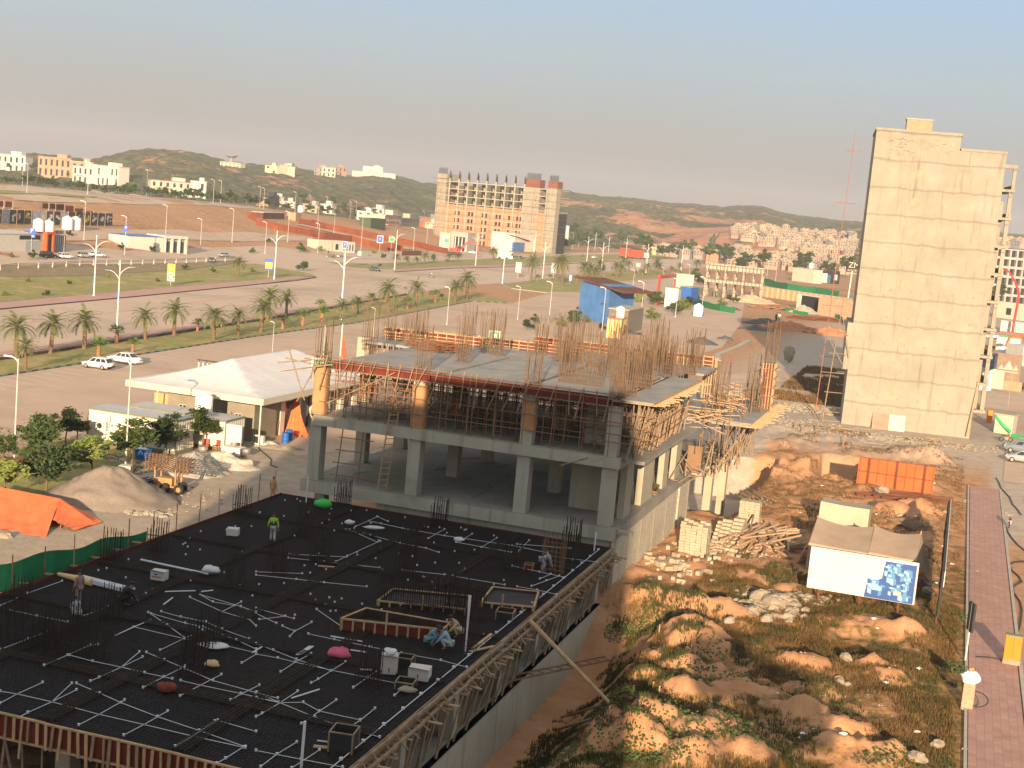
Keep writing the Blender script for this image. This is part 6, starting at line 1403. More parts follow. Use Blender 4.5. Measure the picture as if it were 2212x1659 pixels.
MB().box(-.8,.8,-.036,-.03,1.15,3.05).build('white_field', WHT, pn); MB().add([(.7*math.cos(i*.4488), -.04, 2.1+.7*math.sin(i*.4488)) for i in range(14)], [tuple(range(14))]).build('red_ring', REDP, pn); MB().add([(.52*math.cos(i*.4488), -.045, 2.1+.52*math.sin(i*.4488)) for i in range(14)], [tuple(range(14))]).build('ring_field', WHT, pn)
t, pn = board('road_sign', 'blue and yellow direction board at the nose of the near verge', 579, 602, 2.0, 3.0, 5.2, (SB,)); MB().box(-.9,.9,-.04,-.03,2.7,4.3).build('yellow_field', YEL, pn)
for (px,py,w,h,zt,l) in ((741,580,1.6,2.3,8.6,'blue sign on the far side by the lamp post with the lower arm'),(819,545,2.6,3.2,7.0,'blue notice before the rust fence by the white cabin')):
    t, pn = board('blue_sign', l, px, py, w, h, zt, (WHT, SB)); text('P', 1.2, (0,-.04,zt-h/2), (math.pi/2,0,0), WHT, 'letter', pn)
for (px,py,l) in ((844,545,'small green and white notice on the long rust fence'),(963,545,'small green notice before the grey wall with the letter N')): t, pn = board('green_notice', l, px, py, 2.4, 2.2, 6.5, (WHT, SIGNG))
for (px,py,l) in ((1118,600,'white double panel standing at the left nose of the island'),(1195,600,'white double panel between the first palms of the island')): t, pn = board('route_panel', l, px, py, 2.0, 3.6, 5.4, (CREAM, WHITED), post=True)
board('small_sign', 'small blue sign on a post at the near side of the island', 1231, 615, .9, 2.2, 3.4, (SB, WHT)); board('pale_notice', 'small pale panel before the lorry in the far palms', 1377, 590, 1.8, 1.6, 4.4, (CREAM,))
t, pn = board('lime_sign', 'pale yellow-green square sign at the right end of the red lorry', 1395, 566, 2.6, 2.6, 5.0, (M('pale_lime', (.62,.68,.40), (.68,.74,.46), 1),));  # panel coloured pale lime all over
# guard rail
gr = thing('guard_rail', 'concrete post and rail barrier along the far service road', 'guard rail', T(250, 572)); G_ = [(0,578+6),(39,580),(83,579),(143,576),(172,574),(230,573),(283,572),(332,570),(380,568),(424,566),(465,565),(486,564),(507,563)]
pp_ = [T(x, y+2) for x, y in G_]; pp_ = [pp_[0]+(pp_[0]-pp_[1])*3]+pp_
for i in range(len(pp_)-1):
    n = max(1, int((pp_[i+1]-pp_[i]).length/5))
    for k in range(n): p = pp_[i].lerp(pp_[i+1], k/n); p.z = HZ(p.x, p.y); MB().box(p.x-.14, p.x+.14, p.y-.14, p.y+.14, p.z, p.z+1.45).build('post', CREAM, gr)
mb = MB()
for z in (1.05, 1.35):
    for i in range(len(pp_)-1): p, r_ = pp_[i].copy(), pp_[i+1].copy(); p.z = HZ(p.x,p.y)+z; r_.z = HZ(r_.x,r_.y)+z; mb.beam(p, r_, .08, .16)
mb.build('rail', GREY, gr)
tag(tessel('dry_bank', PP([(-400,600),(0,584),(200,578),(400,572),(505,566),(540,566),(505,572),(400,584),(200,597),(0,600),(-400,640)]), .22, M('dry_scrub', (.20,.14,.08), (.32,.24,.14), .9, 1, bump=.8, bscale=5, c3=(.12,.12,.05), s3=.3)), kind='structure')
# ---------- restaurant and cabins on the left ----------
def wbox(name, label, cat, P0, P1, h, d, mat, roof=None, z=None, group=None, over=.15, rot=None):
    """box building from the photo positions of its front base corners; local x along front, y back"""
    a = T(*P0); b = T(*P1)
    if z is not None: a.z = z
    v = b-a; w = v.to_2d().length; rz = math.atan2(v.y, v.x) if rot is None else rot
    if rot is not None: w = w*abs(math.cos(math.atan2(v.y, v.x)-rot))
    a.z = min(a.z, b.z)-.1; t = thing(name, label, cat, a, rz or 1e-4, group, local=True); t['w'] = w
    MB().box(0,w,0,d,-1.5,h).build('wall', mat, t)
    if roof: MB().box(-over,w+over,-over,d+over,h+.003,h+.2).build('roof', roof, t)
    return t, w
def win(t, x0, x1, z0, z1, mat=GLASS, y=-.03, nm='window', frame=None):
    o = MB().box(x0, x1, y, y+.025, z0, z1).build(nm, mat, t)
    if frame:
        f = .07; mb = MB(); mb.box(x0-f,x1+f,y-.03,y,z1,z1+f).box(x0-f,x1+f,y-.03,y,z0-f,z0).box(x0-f,x0,y-.03,y,z0,z1).box(x1,x1+f,y-.03,y,z0,z1); mb.build('frame', frame, o)
    return o
r1, w = wbox('restaurant', 'flat white restaurant with a glass front and an orange portal at the far left', 'building', (-15,542), (94,545), 4.6, 10, WHITE, WHITED)
win(r1, w*.5, w*.92, 3.3, 4.3, DARK, nm='dark_signboard'); win(r1, w*.62, w*.98, .2, 3.0, M('pale_glass', (.35,.40,.38), (.40,.45,.43), 1, .3))
MB().box(w+.0, w+2.6, -.6, 6, 0, 4.9).build('portal_body', DARK, r1); mb = MB(); mb.box(w-.3,w+.3,-1,4,0,5.3).box(w+2.4,w+3.0,-1,4,0,5.3).box(w+.3,w+2.4,-1,4,4.7,5.3); mb.build('orange_portal', ORANGE, r1)
MB().box(w+3.1, w+9.6, .2, 9, 0, 4.4).build('glass_wing', GLASSB, r1); MB().box(w+3.0, w+10.0, 0, 9.3, 4.4, 4.65).build('wing_roof', WHITED, r1)
for i in range(7): MB().box(w+3.4+i*.9, w+3.52+i*.9, .1, .2, .1, 4.3).build('mullion', CREAM, r1)
mb = MB()
for i in range(9): mb.box(w+3.3+i*.58, w+3.6+i*.58, .1, .2, 4.75, 5.6)
mb.build('roof_letters', DARK, r1)
for (px, py, l) in ((65,504,'left white tank on the restaurant roof'),(88,507,'right white tank on the restaurant roof')):
    p = T(px, py+40); p.z += 4.9; p.y += 5; tank(p, l, 1.9)
for (px, py, l) in ((145,496,'left white tank standing behind the restaurant'),(163,497,'right white tank standing behind the restaurant')): tank(T(px, py), l, 2.2)
c1_, w = wbox('blue_roof_cabin', 'white panel cabin with a blue roof and a porch with square white columns', 'building', (276,535), (352,545), 4.4, 9, WHITE, BLUEP)
for i in range(4): MB().box(w+.3+i*2.6, w+.9+i*2.6, -.2, .4, -.6, 4.9).build('porch_column', WHITE, c1_)
MB().box(w, w+8.6, .5, 8, -1.5, 4.2).build('porch_wall', GREY, c1_); MB().box(w, w+8.8, -.3, 8, 4.2, 5.0).build('porch_beam', WHITED, c1_)
for i in range(3): win(c1_, w+1.1+i*2.6, w+2.7+i*2.6, .1, 3.3, y=.45)
for i in range(5): MB().box(w+2.4, w+5.0, -.5-i*.35, -.15-i*.35, -.6-i*.25, -.3-i*.25).build('step', CREAM, c1_)
c2_, w = wbox('window_cabin', 'low white cabin with four dark windows before the rust fences', 'building', (686,539), (738,545), 4.6, 6, CREAM, RUSTO); MB().box(w, w+6.8, 0, 6, -1, 4.2).build('side_wing', WHITED, c2_)
win(c2_, w*.72, w*.85, 1.0, 3.2, frame=WHITE)
for i in range(4): win(c2_, w+.8+i*1.5, w+1.5+i*1.5, .8, 3.2, frame=WHITE)
wbox('electric_cabinet', 'pale green cabinet to the right of the window cabin', 'cabinet', (780,553), (795,553), 2.0, 1.5, M('pale_green_paint', (.42,.48,.36), (.46,.52,.4), 1))
# picture hoardings
hd_m = [M('hoarding_dark', (.03,.03,.035), (.07,.07,.075), .6), M('hoarding_blue', (.22,.28,.34), (.34,.40,.46), .8)]
q = random.Random(12)
for i in range(16):
    x0 = -12+i*15.9; y0 = 484+i*.30+max(0, 0); a = T(x0, y0); b = T(x0+15.2, y0+.3); v = b-a; t = thing('hoarding_panel', 'framed picture panel in the long dark hoarding row, far left', 'hoarding', a, math.atan2(v.y,v.x), 'picture hoardings in the long dark row'); LOCAL.add(t.name); w = v.to_2d().length
    MB().box(0,w,-.05,.05,.2,3.9).build('panel', hd_m[1 if i in (1,5,6,9) else 0], t); MB().box(-.25,.05,-.12,.12,-.3,4.1).build('post', WOOD, t)
    mb = MB()
    for k in range(5): cx, cz = w*q.uniform(.25,.75), q.uniform(1.2,3.0); mb.box(cx-w*.16*q.random(), cx+w*.16, -.056-k*.002, -.052, cz-.5*q.random(), cz+.4)
    mb.build('printed_motif', M('motif_pale', (.38,.38,.36), (.5,.5,.48), 2) if i not in (0,4,10,12) else M('motif_gold', (.45,.33,.06), (.55,.42,.1), 2), t)
def hpanel(x0, y0, x1, y1, ytop, label, mat=RUSTO, group='rust coloured hoarding panels far left'):
    a = T(x0, y0); b = T(x1, y1); v = b-a; w = v.to_2d().length; h = top_h(a, x0, ytop); t = thing('rust_panel', label, 'hoarding', a, math.atan2(v.y,v.x) or 1e-4, group); LOCAL.add(t.name)
    MB().box(0,w,-.04,.04,.5,h).build('panel', mat, t); MB().box(w,w+.35,-.1,.1,-.3,h+.1).build('post', CREAM, t)
for k, (x0,x1,yb,yt) in enumerate(((-4,7,450,434),(11,26,451,435),(91,104,454,439),(107,119,455,439.5),(121,138,457,441),(141,159,461,444),(161,180,466,450),(185,201,468,456),(204,223,469,460))):
    hpanel(x0, yb, x1, yb+.6, yt, ['first','second','third','fourth','fifth','sixth','seventh','eighth','last'][k]+' rust panel from the left in the broken row above the picture hoardings', RUSTO if k > 4 else RUSTD)
# long rust sheet fences
def fence(pts, hpx, label, mat=RUSTO):
    w = [T(*p) for p in pts]; t = thing('sheet_fence', label, 'fence', w[0])
    for i in range(len(w)-1):
        a, b = w[i], w[i+1]; n = max(1, int((b-a).length/6)); mb = MB()
        for k in range(n):
            p = a.lerp(b, k/n); r_ = a.lerp(b, (k+1)/n); h = hpx*mpp(p); p.z = HZ(p.x,p.y)-.4; r_.z = HZ(r_.x,r_.y)-.4
            mb.add([p, r_, r_+Vector((0,0,h+.4)), p+Vector((0,0,h+.4+.15*(k % 2)))], [(0,1,2,3)])
            n2 = (r_-p).cross(Vector((0,0,1))).normalized()*.12
            mb.add([p+n2, r_+n2, r_+n2+Vector((0,0,h+.4)), p+n2+Vector((0,0,h+.4))], [(3,2,1,0)])
        mb.build('sheet_run', mat, t)
    return t
fence([(553,486),(600,497),(638,504),(700,516),(760,523),(800,534),(870,543)], 14, 'nearer long rust-red sheet fence crossing the red ground')
fence([(645,484),(700,494),(760,506),(830,520),(900,534),(968,549)], 12.5, 'farther long rust-red sheet fence ending at the red excavator'); fence([(535,470),(556,481)], 11, 'short rust-red sheet fence at the left end of the long ones')
fence([(868,552),(910,552)], 10, 'dark end panel where the nearer rust fence turns', RUSTD); wbox('flat_container', 'flat dark rust container behind the nearer rust fence', 'container', (568,473), (614,474), 2.8, 5, RUSTD, WHITED)
wbox('guard_hut', 'brown brick hut with a white tank on top between the rust fences', 'hut', (638,478), (650,479), 4.0, 4, BRICK); tank(T(645,478)+Vector((0,3,4.0)), 'white tank on the brown hut between the rust fences', 1.8)
cp = thing('earth_ramp', 'x', 'x', (0,0,0)); bpy.data.objects.remove(cp)
tessel('ramp_path', PP([(642,487),(700,500),(800,521),(877,540),(905,541),(840,527),(760,510),(690,494),(650,485)], True), .35, M('pale_ramp', (.46,.32,.22), (.55,.40,.29), .3, .95))
gw, w = wbox('grey_wall', 'long blank grey boundary wall with a white letter N, left of the excavator', 'wall', (948,538), (970,541), 8.5, 1, CREAM); text('N', 4.5, (w*.6,-.06,4.6), (math.pi/2,0,0), WHITE, 'letter', gw)
g2, w = wbox('gate_pavilion', 'grey box pavilion with a dark glazed front behind the excavator', 'building', (972,541), (1008,545), 9.5, 10, M('warm_grey', (.34,.33,.29), (.4,.38,.34), 1)); win(g2, w*.2, w*.85, .3, 7.2); 
for i in range(3): win(g2, w*(.25+.2*i), w*(.3+.2*i), .3, 7, WHITE, -.08, 'mullion')
tk_, w = wbox('green_truck', 'dark green covered lorry behind the rust fences', 'lorry', (800,493), (832,497), 6, 6, M('army_green', (.05,.08,.04), (.08,.11,.06), 1))
for x in (.2, .8): MB().lathe([(1.0,0),(1.0,.6)], (w*x, -.3, .0), 10).build('wheel', TYRE, tk_)
# red excavator
def excavator(p, s, mat, label, rz=0.0):
    t = thing('excavator', label, 'excavator', p, rz or 1e-4, local=True)
    for y in (-1.2, 1.0): MB().box(-2.0*s,2.0*s,y*s,(y+.5)*s,0,.9*s).build('track', DARK, t)
    MB().box(-1.8*s,1.5*s,-1.2*s,1.2*s,1.0*s,2.1*s).build('engine_body', mat, t); c = MB().box(.5*s,1.9*s,-1.2*s,-.1*s,1.4*s,3.1*s).build('cab', mat, t); MB().box(.7*s,1.92*s,-1.24*s,-.2*s,2.1*s,2.95*s).build('cab_window', GLASS, c)
    mb = MB(); mb.beam((1.4*s,0.2*s,1.7*s),(4.0*s,.2*s,4.6*s),.5*s,.6*s).beam((4.0*s,.2*s,4.6*s),(6.6*s,.2*s,4.3*s),.5*s,.55*s); mb.build('boom', mat, t)
    MB().beam((6.5*s,.2*s,4.5*s),(7.4*s,.2*s,1.6*s),.4*s,.45*s).build('dipper_arm', mat, t); MB().box(6.7*s,7.7*s,-.4*s,.8*s,.5*s,1.6*s).build('bucket', mat, t); return t
excavator(T(982, 551), 1.45, REDP, 'red excavator with its boom raised, parked beyond the boulevard'); excavator(T(2208, 775)+Vector((4,0,0)), 1.15, ORANGE, 'orange excavator reaching left in the yard at the right edge', math.pi)
# red lorry
lr = thing('red_lorry', 'long red box lorry parked far beyond the palms', 'lorry', T(1338, 556), 1e-4); LOCAL.add(lr.name); sc_ = mpp(T(1338,556))*57
MB().box(0,sc_*.38,0,2.6,1.0,5.6).box(sc_*.40,sc_*.94,0,2.6,.9,5.0).build('red_box', M('lorry_red', (.55,.05,.02), (.62,.07,.03), .5), lr); MB().box(sc_*.95,sc_,0,2.6,.8,3.9).build('cab', REDP, lr)
for x in (.1,.3,.5,.8,.95): MB().box(sc_*x-.5,sc_*x+.5,-.1,.3,0,1.0).build('wheel', TYRE, lr)
vn, w = wbox('delivery_van', 'white box van parked by the gateway building beyond the boulevard', 'van', (1074,558), (1098,560), 5.0, 3.5, WHITE); MB().box(w,w+2,0.2,3.3,.3,3.3).build('cab', WHITE, vn); win(vn, w+1.2, w+1.95, 1.8, 3.0, GLASS, .15)
for x in (.2,.85): MB().box(w*x-.5,w*x+.5,-.15,.3,-.2,.9).build('wheel', TYRE, vn)
# ================= the bare concrete tower on the right =================
tb = G(1817, 915, 0); TR_ = math.radians(-12); tw = thing('concrete_tower', 'tall windowless bare concrete block dominating the right of the picture', 'building', tb, TR_)
w_, H1, H2 = 16.4, 38.7, 36.9
mb = MB(); mb.box(0, 10.6, 0, 13, -2, H1).box(10.6, w_, 0, 13, -2, H2).box(-.7, 0, 0.1, 12, 7.3, 13.5)
mb.build('wall', TOWERC, tw)
mb = MB(); mb.box(-.1, 10.75, -.1, 13.1, H1, H1+.35).box(10.75, w_+.1, -.1, 13.1, H2, H2+.3); mb.build('parapet', TOWERC, tw)
MB().box(3.7, 6.9, .8, 3.6, H1+.35, H1+1.75).build('brick_roof_hut', BRICK, tw); MB().box(3.6, 7.0, .7, 3.7, H1+1.75, H1+1.9).build('hut_slab', WALLC, tw)
for k in range(9):
    z = 3.4+k*3.6; mb = MB(); mb.box(w_, w_+1.7, 1.0, 10, z, z+.35).box(w_+1.3, w_+1.6, 1.1, 9.8, z+.35, z+.9 if k % 3 else z+.4); mb.box(w_+1.0, w_+1.5, 1.2, 1.7, z-3.2 if k else z, z); mb.build('balcony', TOWERC, tw)
MB().box(w_, w_+.7, 2.5, 9, 3.6, 31).build('side_wall', TOWERC, tw)
mb = MB(); mb.box(w_+1.2,w_+1.6,1.2,1.6,32,35.6).box(w_, w_+1.7, 1.1, 1.7, 35.2, 35.7); mb.build('top_frame', TOWERC, tw)
HOLEM = M('patch_plaster', (.27,.235,.17), (.36,.315,.23), 2, .95)
q = random.Random(31)
for k in range(9):                                        # plastered-over openings and tie-hole pads
    z = 5+k*3.55; x = 6.1+q.uniform(-.2,.2); pts = [(x+.62*math.cos(a_)*(1+.12*q.random()), -.012, z+.62*math.sin(a_)*(1+.15*q.random())) for a_ in [i*.5236+.26 for i in range(12)]]
    MB().face(pts).build('plaster_patch', HOLEM, tw)
mb = MB()
for r_ in range(5):
    for c in range(6): x = 1.6+c*2.6; z = 4.1+r_*3.55; mb.lathe([(.16,0),(.20,.02)], (0,0,0), 8) if False else mb.add([(x+.17*math.cos(i*.785), -.015, z+.17*math.sin(i*.785)) for i in range(8)], [tuple(range(8))])
tag(mb.build('tie_pads', M('tie_pad_grey', (.23,.20,.145), (.29,.25,.18), 3), tw), kind=None)
mb = MB()
for (x0, x1, z0, z1, n) in ((1.3,5.2,H1-5,H1-.8,130),(6.4,10.0,H1-3.2,H1-.8,46)):
    for i in range(n):
        z = z0+round(q.random()**.6*(z1-z0)/.2)*.2; x = q.uniform(x0, x1); l = q.uniform(.15,.55); mb.face([(x,-.014,z),(x+l,-.014,z),(x+l,-.014,z+.07),(x,-.014,z+.07)])
mb.build('bare_mortar_joints', M('mortar_tone', (.24,.21,.16), (.32,.28,.21), 3), tw)  # joints drawn slightly darker than the wall
mb = MB()
mb.path([(5.2+.12*math.sin(z*1.7)-z*.018+.15*math.sin(z*5), -.012, H1-z) for z in np.arange(2, 25, .8)], .035, 3)
mb.build('wall_crack', M('mortar_tone', (.2,.2,.2)), tw)
o = thing('metal_sheet', 'red and pale green sheet panel leaning on the foot of the tower', 'panel', tw.location, TR_)
MB().add([(3.9,-1.2,-.2),(6.0,-1.2,-.2),(6.0,-.15,2.0),(3.9,-.15,2.0),(3.9,-1.1,-.2),(6.0,-1.1,-.2),(6.0,-.08,2.0),(3.9,-.08,2.0)], [(0,1,2,3),(7,6,5,4),(0,4,5,1),(1,5,6,2),(2,6,7,3),(3,7,4,0)]).build('red_sheet', M('faded_red_sheet', (.36,.19,.14), (.44,.25,.19), 1), o)
MB().add([(6.03,-1.2,-.2),(8.1,-1.2,-.2),(8.1,-.15,2.0),(6.03,-.15,2.0),(6.03,-1.1,-.2),(8.1,-1.1,-.2),(8.1,-.08,2.0),(6.03,-.08,2.0)], [(0,1,2,3),(7,6,5,4),(0,4,5,1),(1,5,6,2),(2,6,7,3),(3,7,4,0)]).build('green_sheet', M('pale_green_paint', (.4,.4,.4)), o)
for i, (x, y, z0, zt, m) in enumerate([(-1.6,-.9,0,17.0,WOODG),(-2.6,3.2,15.5,38.5,M('red_scaffold', (.30,.12,.08), (.36,.16,.1), 1))]):
    t = thing('scaffold_mast', ['bamboo scaffold mast standing left of the tower foot','red scaffold mast rising left of the tower top'][i], 'scaffold', tw.location, TR_); zb = z0 if i == 0 else 0
    MB().tube((x-.9,y,zb),(x+.0,y,zt),.09 if i == 0 else .06,6,.04).build('mast', m, t)
    for k in range(6):
        z = zb+1.5+(zt-zb-4)*k/5.0; MB().tube((x-1.7+.6*(k % 2),y,z),(x+1.2,y,z+.05),.05,5).build('cross_pole', m, t)
    if i == 0: MB().tube((x+1.6,y,zt-8),(x-.1,y,zt-2),.06,5).build('brace', m, t); MB().tube((x+.8,y,8),(x-1.2,y,11),.06,5).build('brace', m, t)
o = thing('corner_pole', 'pale pole leaning on the right corner of the tower foot', 'pole', tw.location, TR_); MB().tube((w_-.4,-.6,.4),(w_+.3,-.1,8.6),.12,6).build('pole', WOOD, o)
qd = random.Random(41)
def rubble(px, py, ra, rb, n, s, mat, label, name='rubble', seed=1, flat=.6, cat='rubble', terr=True):
    c = T(px, py); q = random.Random(seed); mb = MB()
    for i in range(n):
        r_ = q.random()**.6; a = q.uniform(0,6.28); x = c.x+ra*r_*math.cos(a); y = c.y+rb*r_*math.sin(a); k = s*q.uniform(.35,1.2); mb.blob((x, y, HZ(x,y)+k*.2), k, q.randrange(9999), 5, 4, .35, (1.2,.9,flat))
    return tag(mb.build(name, mat), label, cat, kind='stuff')
rubble(1745, 885, 7, 5, 260, .30, M('pale_rubble', (.25,.22,.165), (.35,.31,.25), 2), 'strip of pale broken concrete left of the tower foot'); rubble(1960, 950, 16, 3.2, 300, .22, STONE, 'scattered pale rubble along the tower foot', seed=3)
# ================= the tall brick-filled frame beyond the boulevard =================
zb = 0.0; A_ = Vector((-46.5, 862, 0)); D_ = 862; b0 = G(943, 510, 0); kk = 690/ b0.length
P0 = ray(942, 505); P1 = ray(1196, 535)
def atd(px, py, dist): d = ray(px, py); k = dist/math.hypot(d.x, d.y); return Vector((d.x*k, d.y*k, CAMH+d.z*k))
L0 = atd(942, 500, 800); L1 = atd(1186, 533, 762); v = (L1-L0); rz = math.atan2(v.y, v.x); W9 = v.to_2d().length; zt0 = CAMH+ray(950, 389).z*800/math.hypot(ray(950,395).x, ray(950,395).y); g0 = min(HZ(L0.x,L0.y), HZ(L1.x,L1.y))-1
fb = thing('brick_frame_block', 'tall unfinished block with orange brick infill and open top storeys, beyond the boulevard', 'building', (L0.x, L0.y, g0), rz); HT = zt0-g0; fl = HT/9.0
mb = MB(); 
for k in range(7): mb.box(0, W9, -.3, 18, (k+3)*fl-.45, (k+3)*fl)
mb.build('floor_slabs', WALLC, fb)
nb = 8; mb = MB()
for i in range(nb+1):
    x = W9*.09+W9*.66*i/nb
    for y in (0, 8, 16): mb.box(x-.35, x+.35, y-.35, y+.35, -4, HT+ (1.6 if y == 0 else .4))
mb.build('columns', WALLC, fb)
holes = []
for k in range(5):
    for x in (.155,.275,.40,.52,.63,.70): holes += [(W9*x, W9*x+1.5, .8+k*fl+.4, .8+k*fl+3.1), (W9*x+2.2, W9*x+3.6, .8+k*fl+.4, .8+k*fl+3.1)]
holes = [h for h in holes if h[3] < 5.6*fl]
MB().wall(W9, 5.75*fl, holes, .5, -.25).build('brick_infill', BRICKT, fb); MB().box(0, W9, .5, 17.5, -4, 5.75*fl-.05).build('dark_rooms', DARK, fb)  # solid dark block paints the shade of the rooms behind the holes
hs = []
for k in range(8): hs += [(2.2, 4.2, .8+k*fl, 3.2+k*fl)]
MB().wall(6.2, HT+3.8, hs, .5, -.6, -1.5, 0).box(-1.5, 4.7, -.1, 12, -4, HT+3.8).build('left_core', TOWERC, fb)
mb = MB(); x0 = W9*.755; hs = [(W9*.10, W9*.10+1.5, .8+k*fl, 3.2+k*fl) for k in range(8)]
mb.wall(W9*.13, HT+.2, hs, .5, -.7, x0, 0).box(x0, x0+W9*.13, -.2, 10, -4, HT+.2); mb.box(W9*.94, W9*1.03, -.7, 4, -4, HT+.6); mb.build('right_core', TOWERC, fb)
MB().box(W9*.885, W9*.94, -.4, 0, 0, 5.7*fl).build('brick_strip', BRICKT, fb)
mb = MB(); mb.box(x0, x0+W9*.12, 0, 6, HT+.2, HT+4.6).box(W9*.945, W9*1.025, 0, 6, HT+.6, HT+4.4); mb.build('core_forms', M('brown_form', (.16,.06,.035), (.22,.09,.05), .5), fb)
def barset(x, y, z, w, n, h, mat=BAR): 
    m2 = MB()
    for i in range(n): xx = x+w*i/max(1,n-1); m2.tube((xx,y,z),(xx+.1*(i%3-1),y+.1*(i % 2),z+h*(.85+.15*(i % 2))),.09,3)
    m2.build('starter_bars', mat, fb)
barset(x0+.2, 1, HT+4.6, W9*.115, 26, 3.6); barset(W9*.95, 1, HT+4.4, W9*.07, 18, 3.4); barset(-1.2, 0, HT+3.8, 5.6, 16, 3.6)
for i in range(9): x = W9*.09+W9*.66*i/nb; barset(x-.4, 0, HT+1.5, .8, 5, 4.6); barset(x+1.5, 8, HT+.3, .6, 4, 4.2)
mb = MB()
for k in range(9): mb.tube((-2.5,-1.6,k*fl+1.5),(W9*1.05,-1.6,k*fl+1.5),.055,3)
for i in range(9): mb.tube((W9*i/8.3,-1.7,0),(W9*i/8.3,-1.7,HT*.98),.05,3)
mb.tube((-4.5,-1,HT+1),(7,-1,HT+1.2),.15,3).tube((-4,-1,HT-1.6),(6,-1,HT-1.4),.15,3)
mb.build('scaffold', STEELP, fb)
sl, w = wbox('blue_white_block', 'pale blue and white narrow block just right of the brick-filled frame', 'building', (1196,531), (1226,533), 14, 12, M('pale_blue_paint', (.40,.50,.60), (.46,.56,.66), 1), WHITED)
for i in range(4): MB().box(w*.55+i*w*.11, w*.62+i*w*.11, -.8, 0, 0, 13-i*2).build('white_fin', WHITE, sl)
gt, w = wbox('gateway_building', 'white pavilion with a steep rust-brown wing roof and a white colonnade', 'building', (1109,543), (1178,545), 9.5, 14, WHITE, WHITED)
MB().add([(w*.62,-2,4),(w*1.12,-4,12.5),(w*1.0,8,10),(w*.62,8,5)], [(0,1,2,3),(3,2,1,0)]).build('wing_roof', RUSTD, gt); MB().add([(-w*.12,-1,8.8),(w*.4,-3,6.0),(w*.5,6,5),(0,6,9)], [(0,1,2,3),(3,2,1,0)]).build('wing_roof', RUSTO, gt); MB().box(-2, w*.28, -.8, 0, 0, 5.0).build('blue_front', BLUEP, gt)
for i in range(5): MB().box(w*.55+i*2.2, w*.55+i*2.2+.7, -1.5, -.8, 0, 7).build('white_column', WHITE, gt)
# ================= houses =================
def house(P0, P1, ytop, label, mat, roof=None, seed=0, d=9, fl=2, holes=True, group=None, extra=None):
    a = T(*P0); b = T(*P1); h = max(3, top_h(a, (P0[0]+P1[0])/2, ytop-(P0[1]-P1[1])/2)); v = b-a; w = v.to_2d().length; rz = math.atan2(v.y, v.x) or 1e-4; a.z = min(a.z, b.z)-.3
    t = thing('villa', label, 'house', a, rz, group); q = random.Random(seed); hl = []; n = max(2, int(w/4.5)); ft = h/fl
    for k in range(fl):
        for i in range(n):
            if q.random() < .85: x = w*(i+.3)/n; hl.append((x, x+w*.38/n, k*ft+.9, k*ft+ft*.78))
    MB().wall(w, h, hl, .3).build('front_wall', mat, t)
    MB().add([(0,0,-3),(0,d,-3),(w,d,-3),(w,0,-3),(0,0,h),(0,d,h),(w,d,h),(w,0,h),(0,0,0),(w,0,0)], [(0,1,5,4),(1,2,6,5),(2,3,7,6),(4,5,6,7),(0,8,9,3)]).build('side_walls', mat, t)
    MB().box(-.5,w+.5,-.7,d+.3,h+.004,h+.35).build('roof', roof or mat, t)
    for (x0,x1,z0,z1) in hl: MB().face([(x0,.29,z0),(x1,.29,z0),(x1,.29,z1),(x0,.29,z1)]).build('window', GLASS if q.random() < .8 else DARK, t)
    if q.random() < .8: MB().box(w*.55, w*.85, 1, d*.7, h+.35, h+2.9).build('roof_room', mat, t)
    if q.random() < .6: MB().box(w*.1, w*.5, -1.6, 0, ft-.3, ft).build('balcony', roof or mat, t)
    return t, w, h
TAN = M('unfinished_tan', (.36,.24,.15), (.45,.31,.20), .5, .95, c3=(.36,.17,.10), s3=.2)
VL = [((-20,366),(54,371),331,'white flat-roofed villa at the far left edge on the upper road',WHITE,None,11,2),((81,376),(152,384),334,'unfinished tan brick villa with gaping openings near the left edge',TAN,WALLC,12,2),((152,384),(199,391),343,'second half of the tan villa, with a white upper floor',TAN,WHITE,13,2),
 ((156,392),(200,398),354,'pale villa behind the roadside trees',WHITED,None,14,2),((198,398),(255,403),355,'modern white villa with a boxed brown corner',WHITE,None,15,2),((325,415),(412,425),383,'cream villa with a red tiled roof left of the middle distance',CREAM,M('red_tile', (.45,.14,.08), (.52,.19,.11), 1),16,2),((410,426),(444,430),388,'white villa attached right of the red-roofed one',WHITE,None,17,2)]
for (a,b,yt,l,m,rf,s,fl_) in VL: house(a, b, yt, l, m, rf, s, 10, fl_)
for (a,b,yt,l,m,rf,s,d) in [((475,356),(519,362),345,'white hilltop building under a dark dish-shaped water tower',CREAM,None,21,8),((572,372),(598,375),355,'orange-cream house first in the hilltop group',M('apricot_render', (.68,.48,.28), (.74,.55,.34), .5),None,22,8),((598,376),(620,378),357,'pale house in the middle of the hilltop group',CREAM,None,23,8),((620,378),(640,380),357,'grey house at the right end of the first hilltop group',WALLC,None,24,8),
  ((678,379),(694,380),361,'narrow house starting the second hilltop group',WALLC,None,25,8),((695,380),(724,383),360,'wide cream house in the second hilltop group',CREAM,None,26,8),((722,378),(748,381),359,'tan house at the right end of the second hilltop group',TAN,None,27,8),((783,376),(826,379),358,'white mansion with a red roof on the hill crest',WHITE,M('red_tile', (.4,.1,.1)),28,9)]: house(a, b, yt, l, m, rf, s, d)
p = T(497, 350); t = thing('water_tower', 'dark dish-shaped water tower on the left hill', 'water tower', p); k = mpp(p)*9; MB().lathe([(k*.5,0),(k*.55,k*.9)], (p.x,p.y+6,p.z), 8).lathe([(k*.5,k*.9),(k*1.5,k*1.55),(k*1.5,k*1.7),(k*.3,k*1.9)], (p.x,p.y+6,p.z), 14).build('dish', GREY, t)
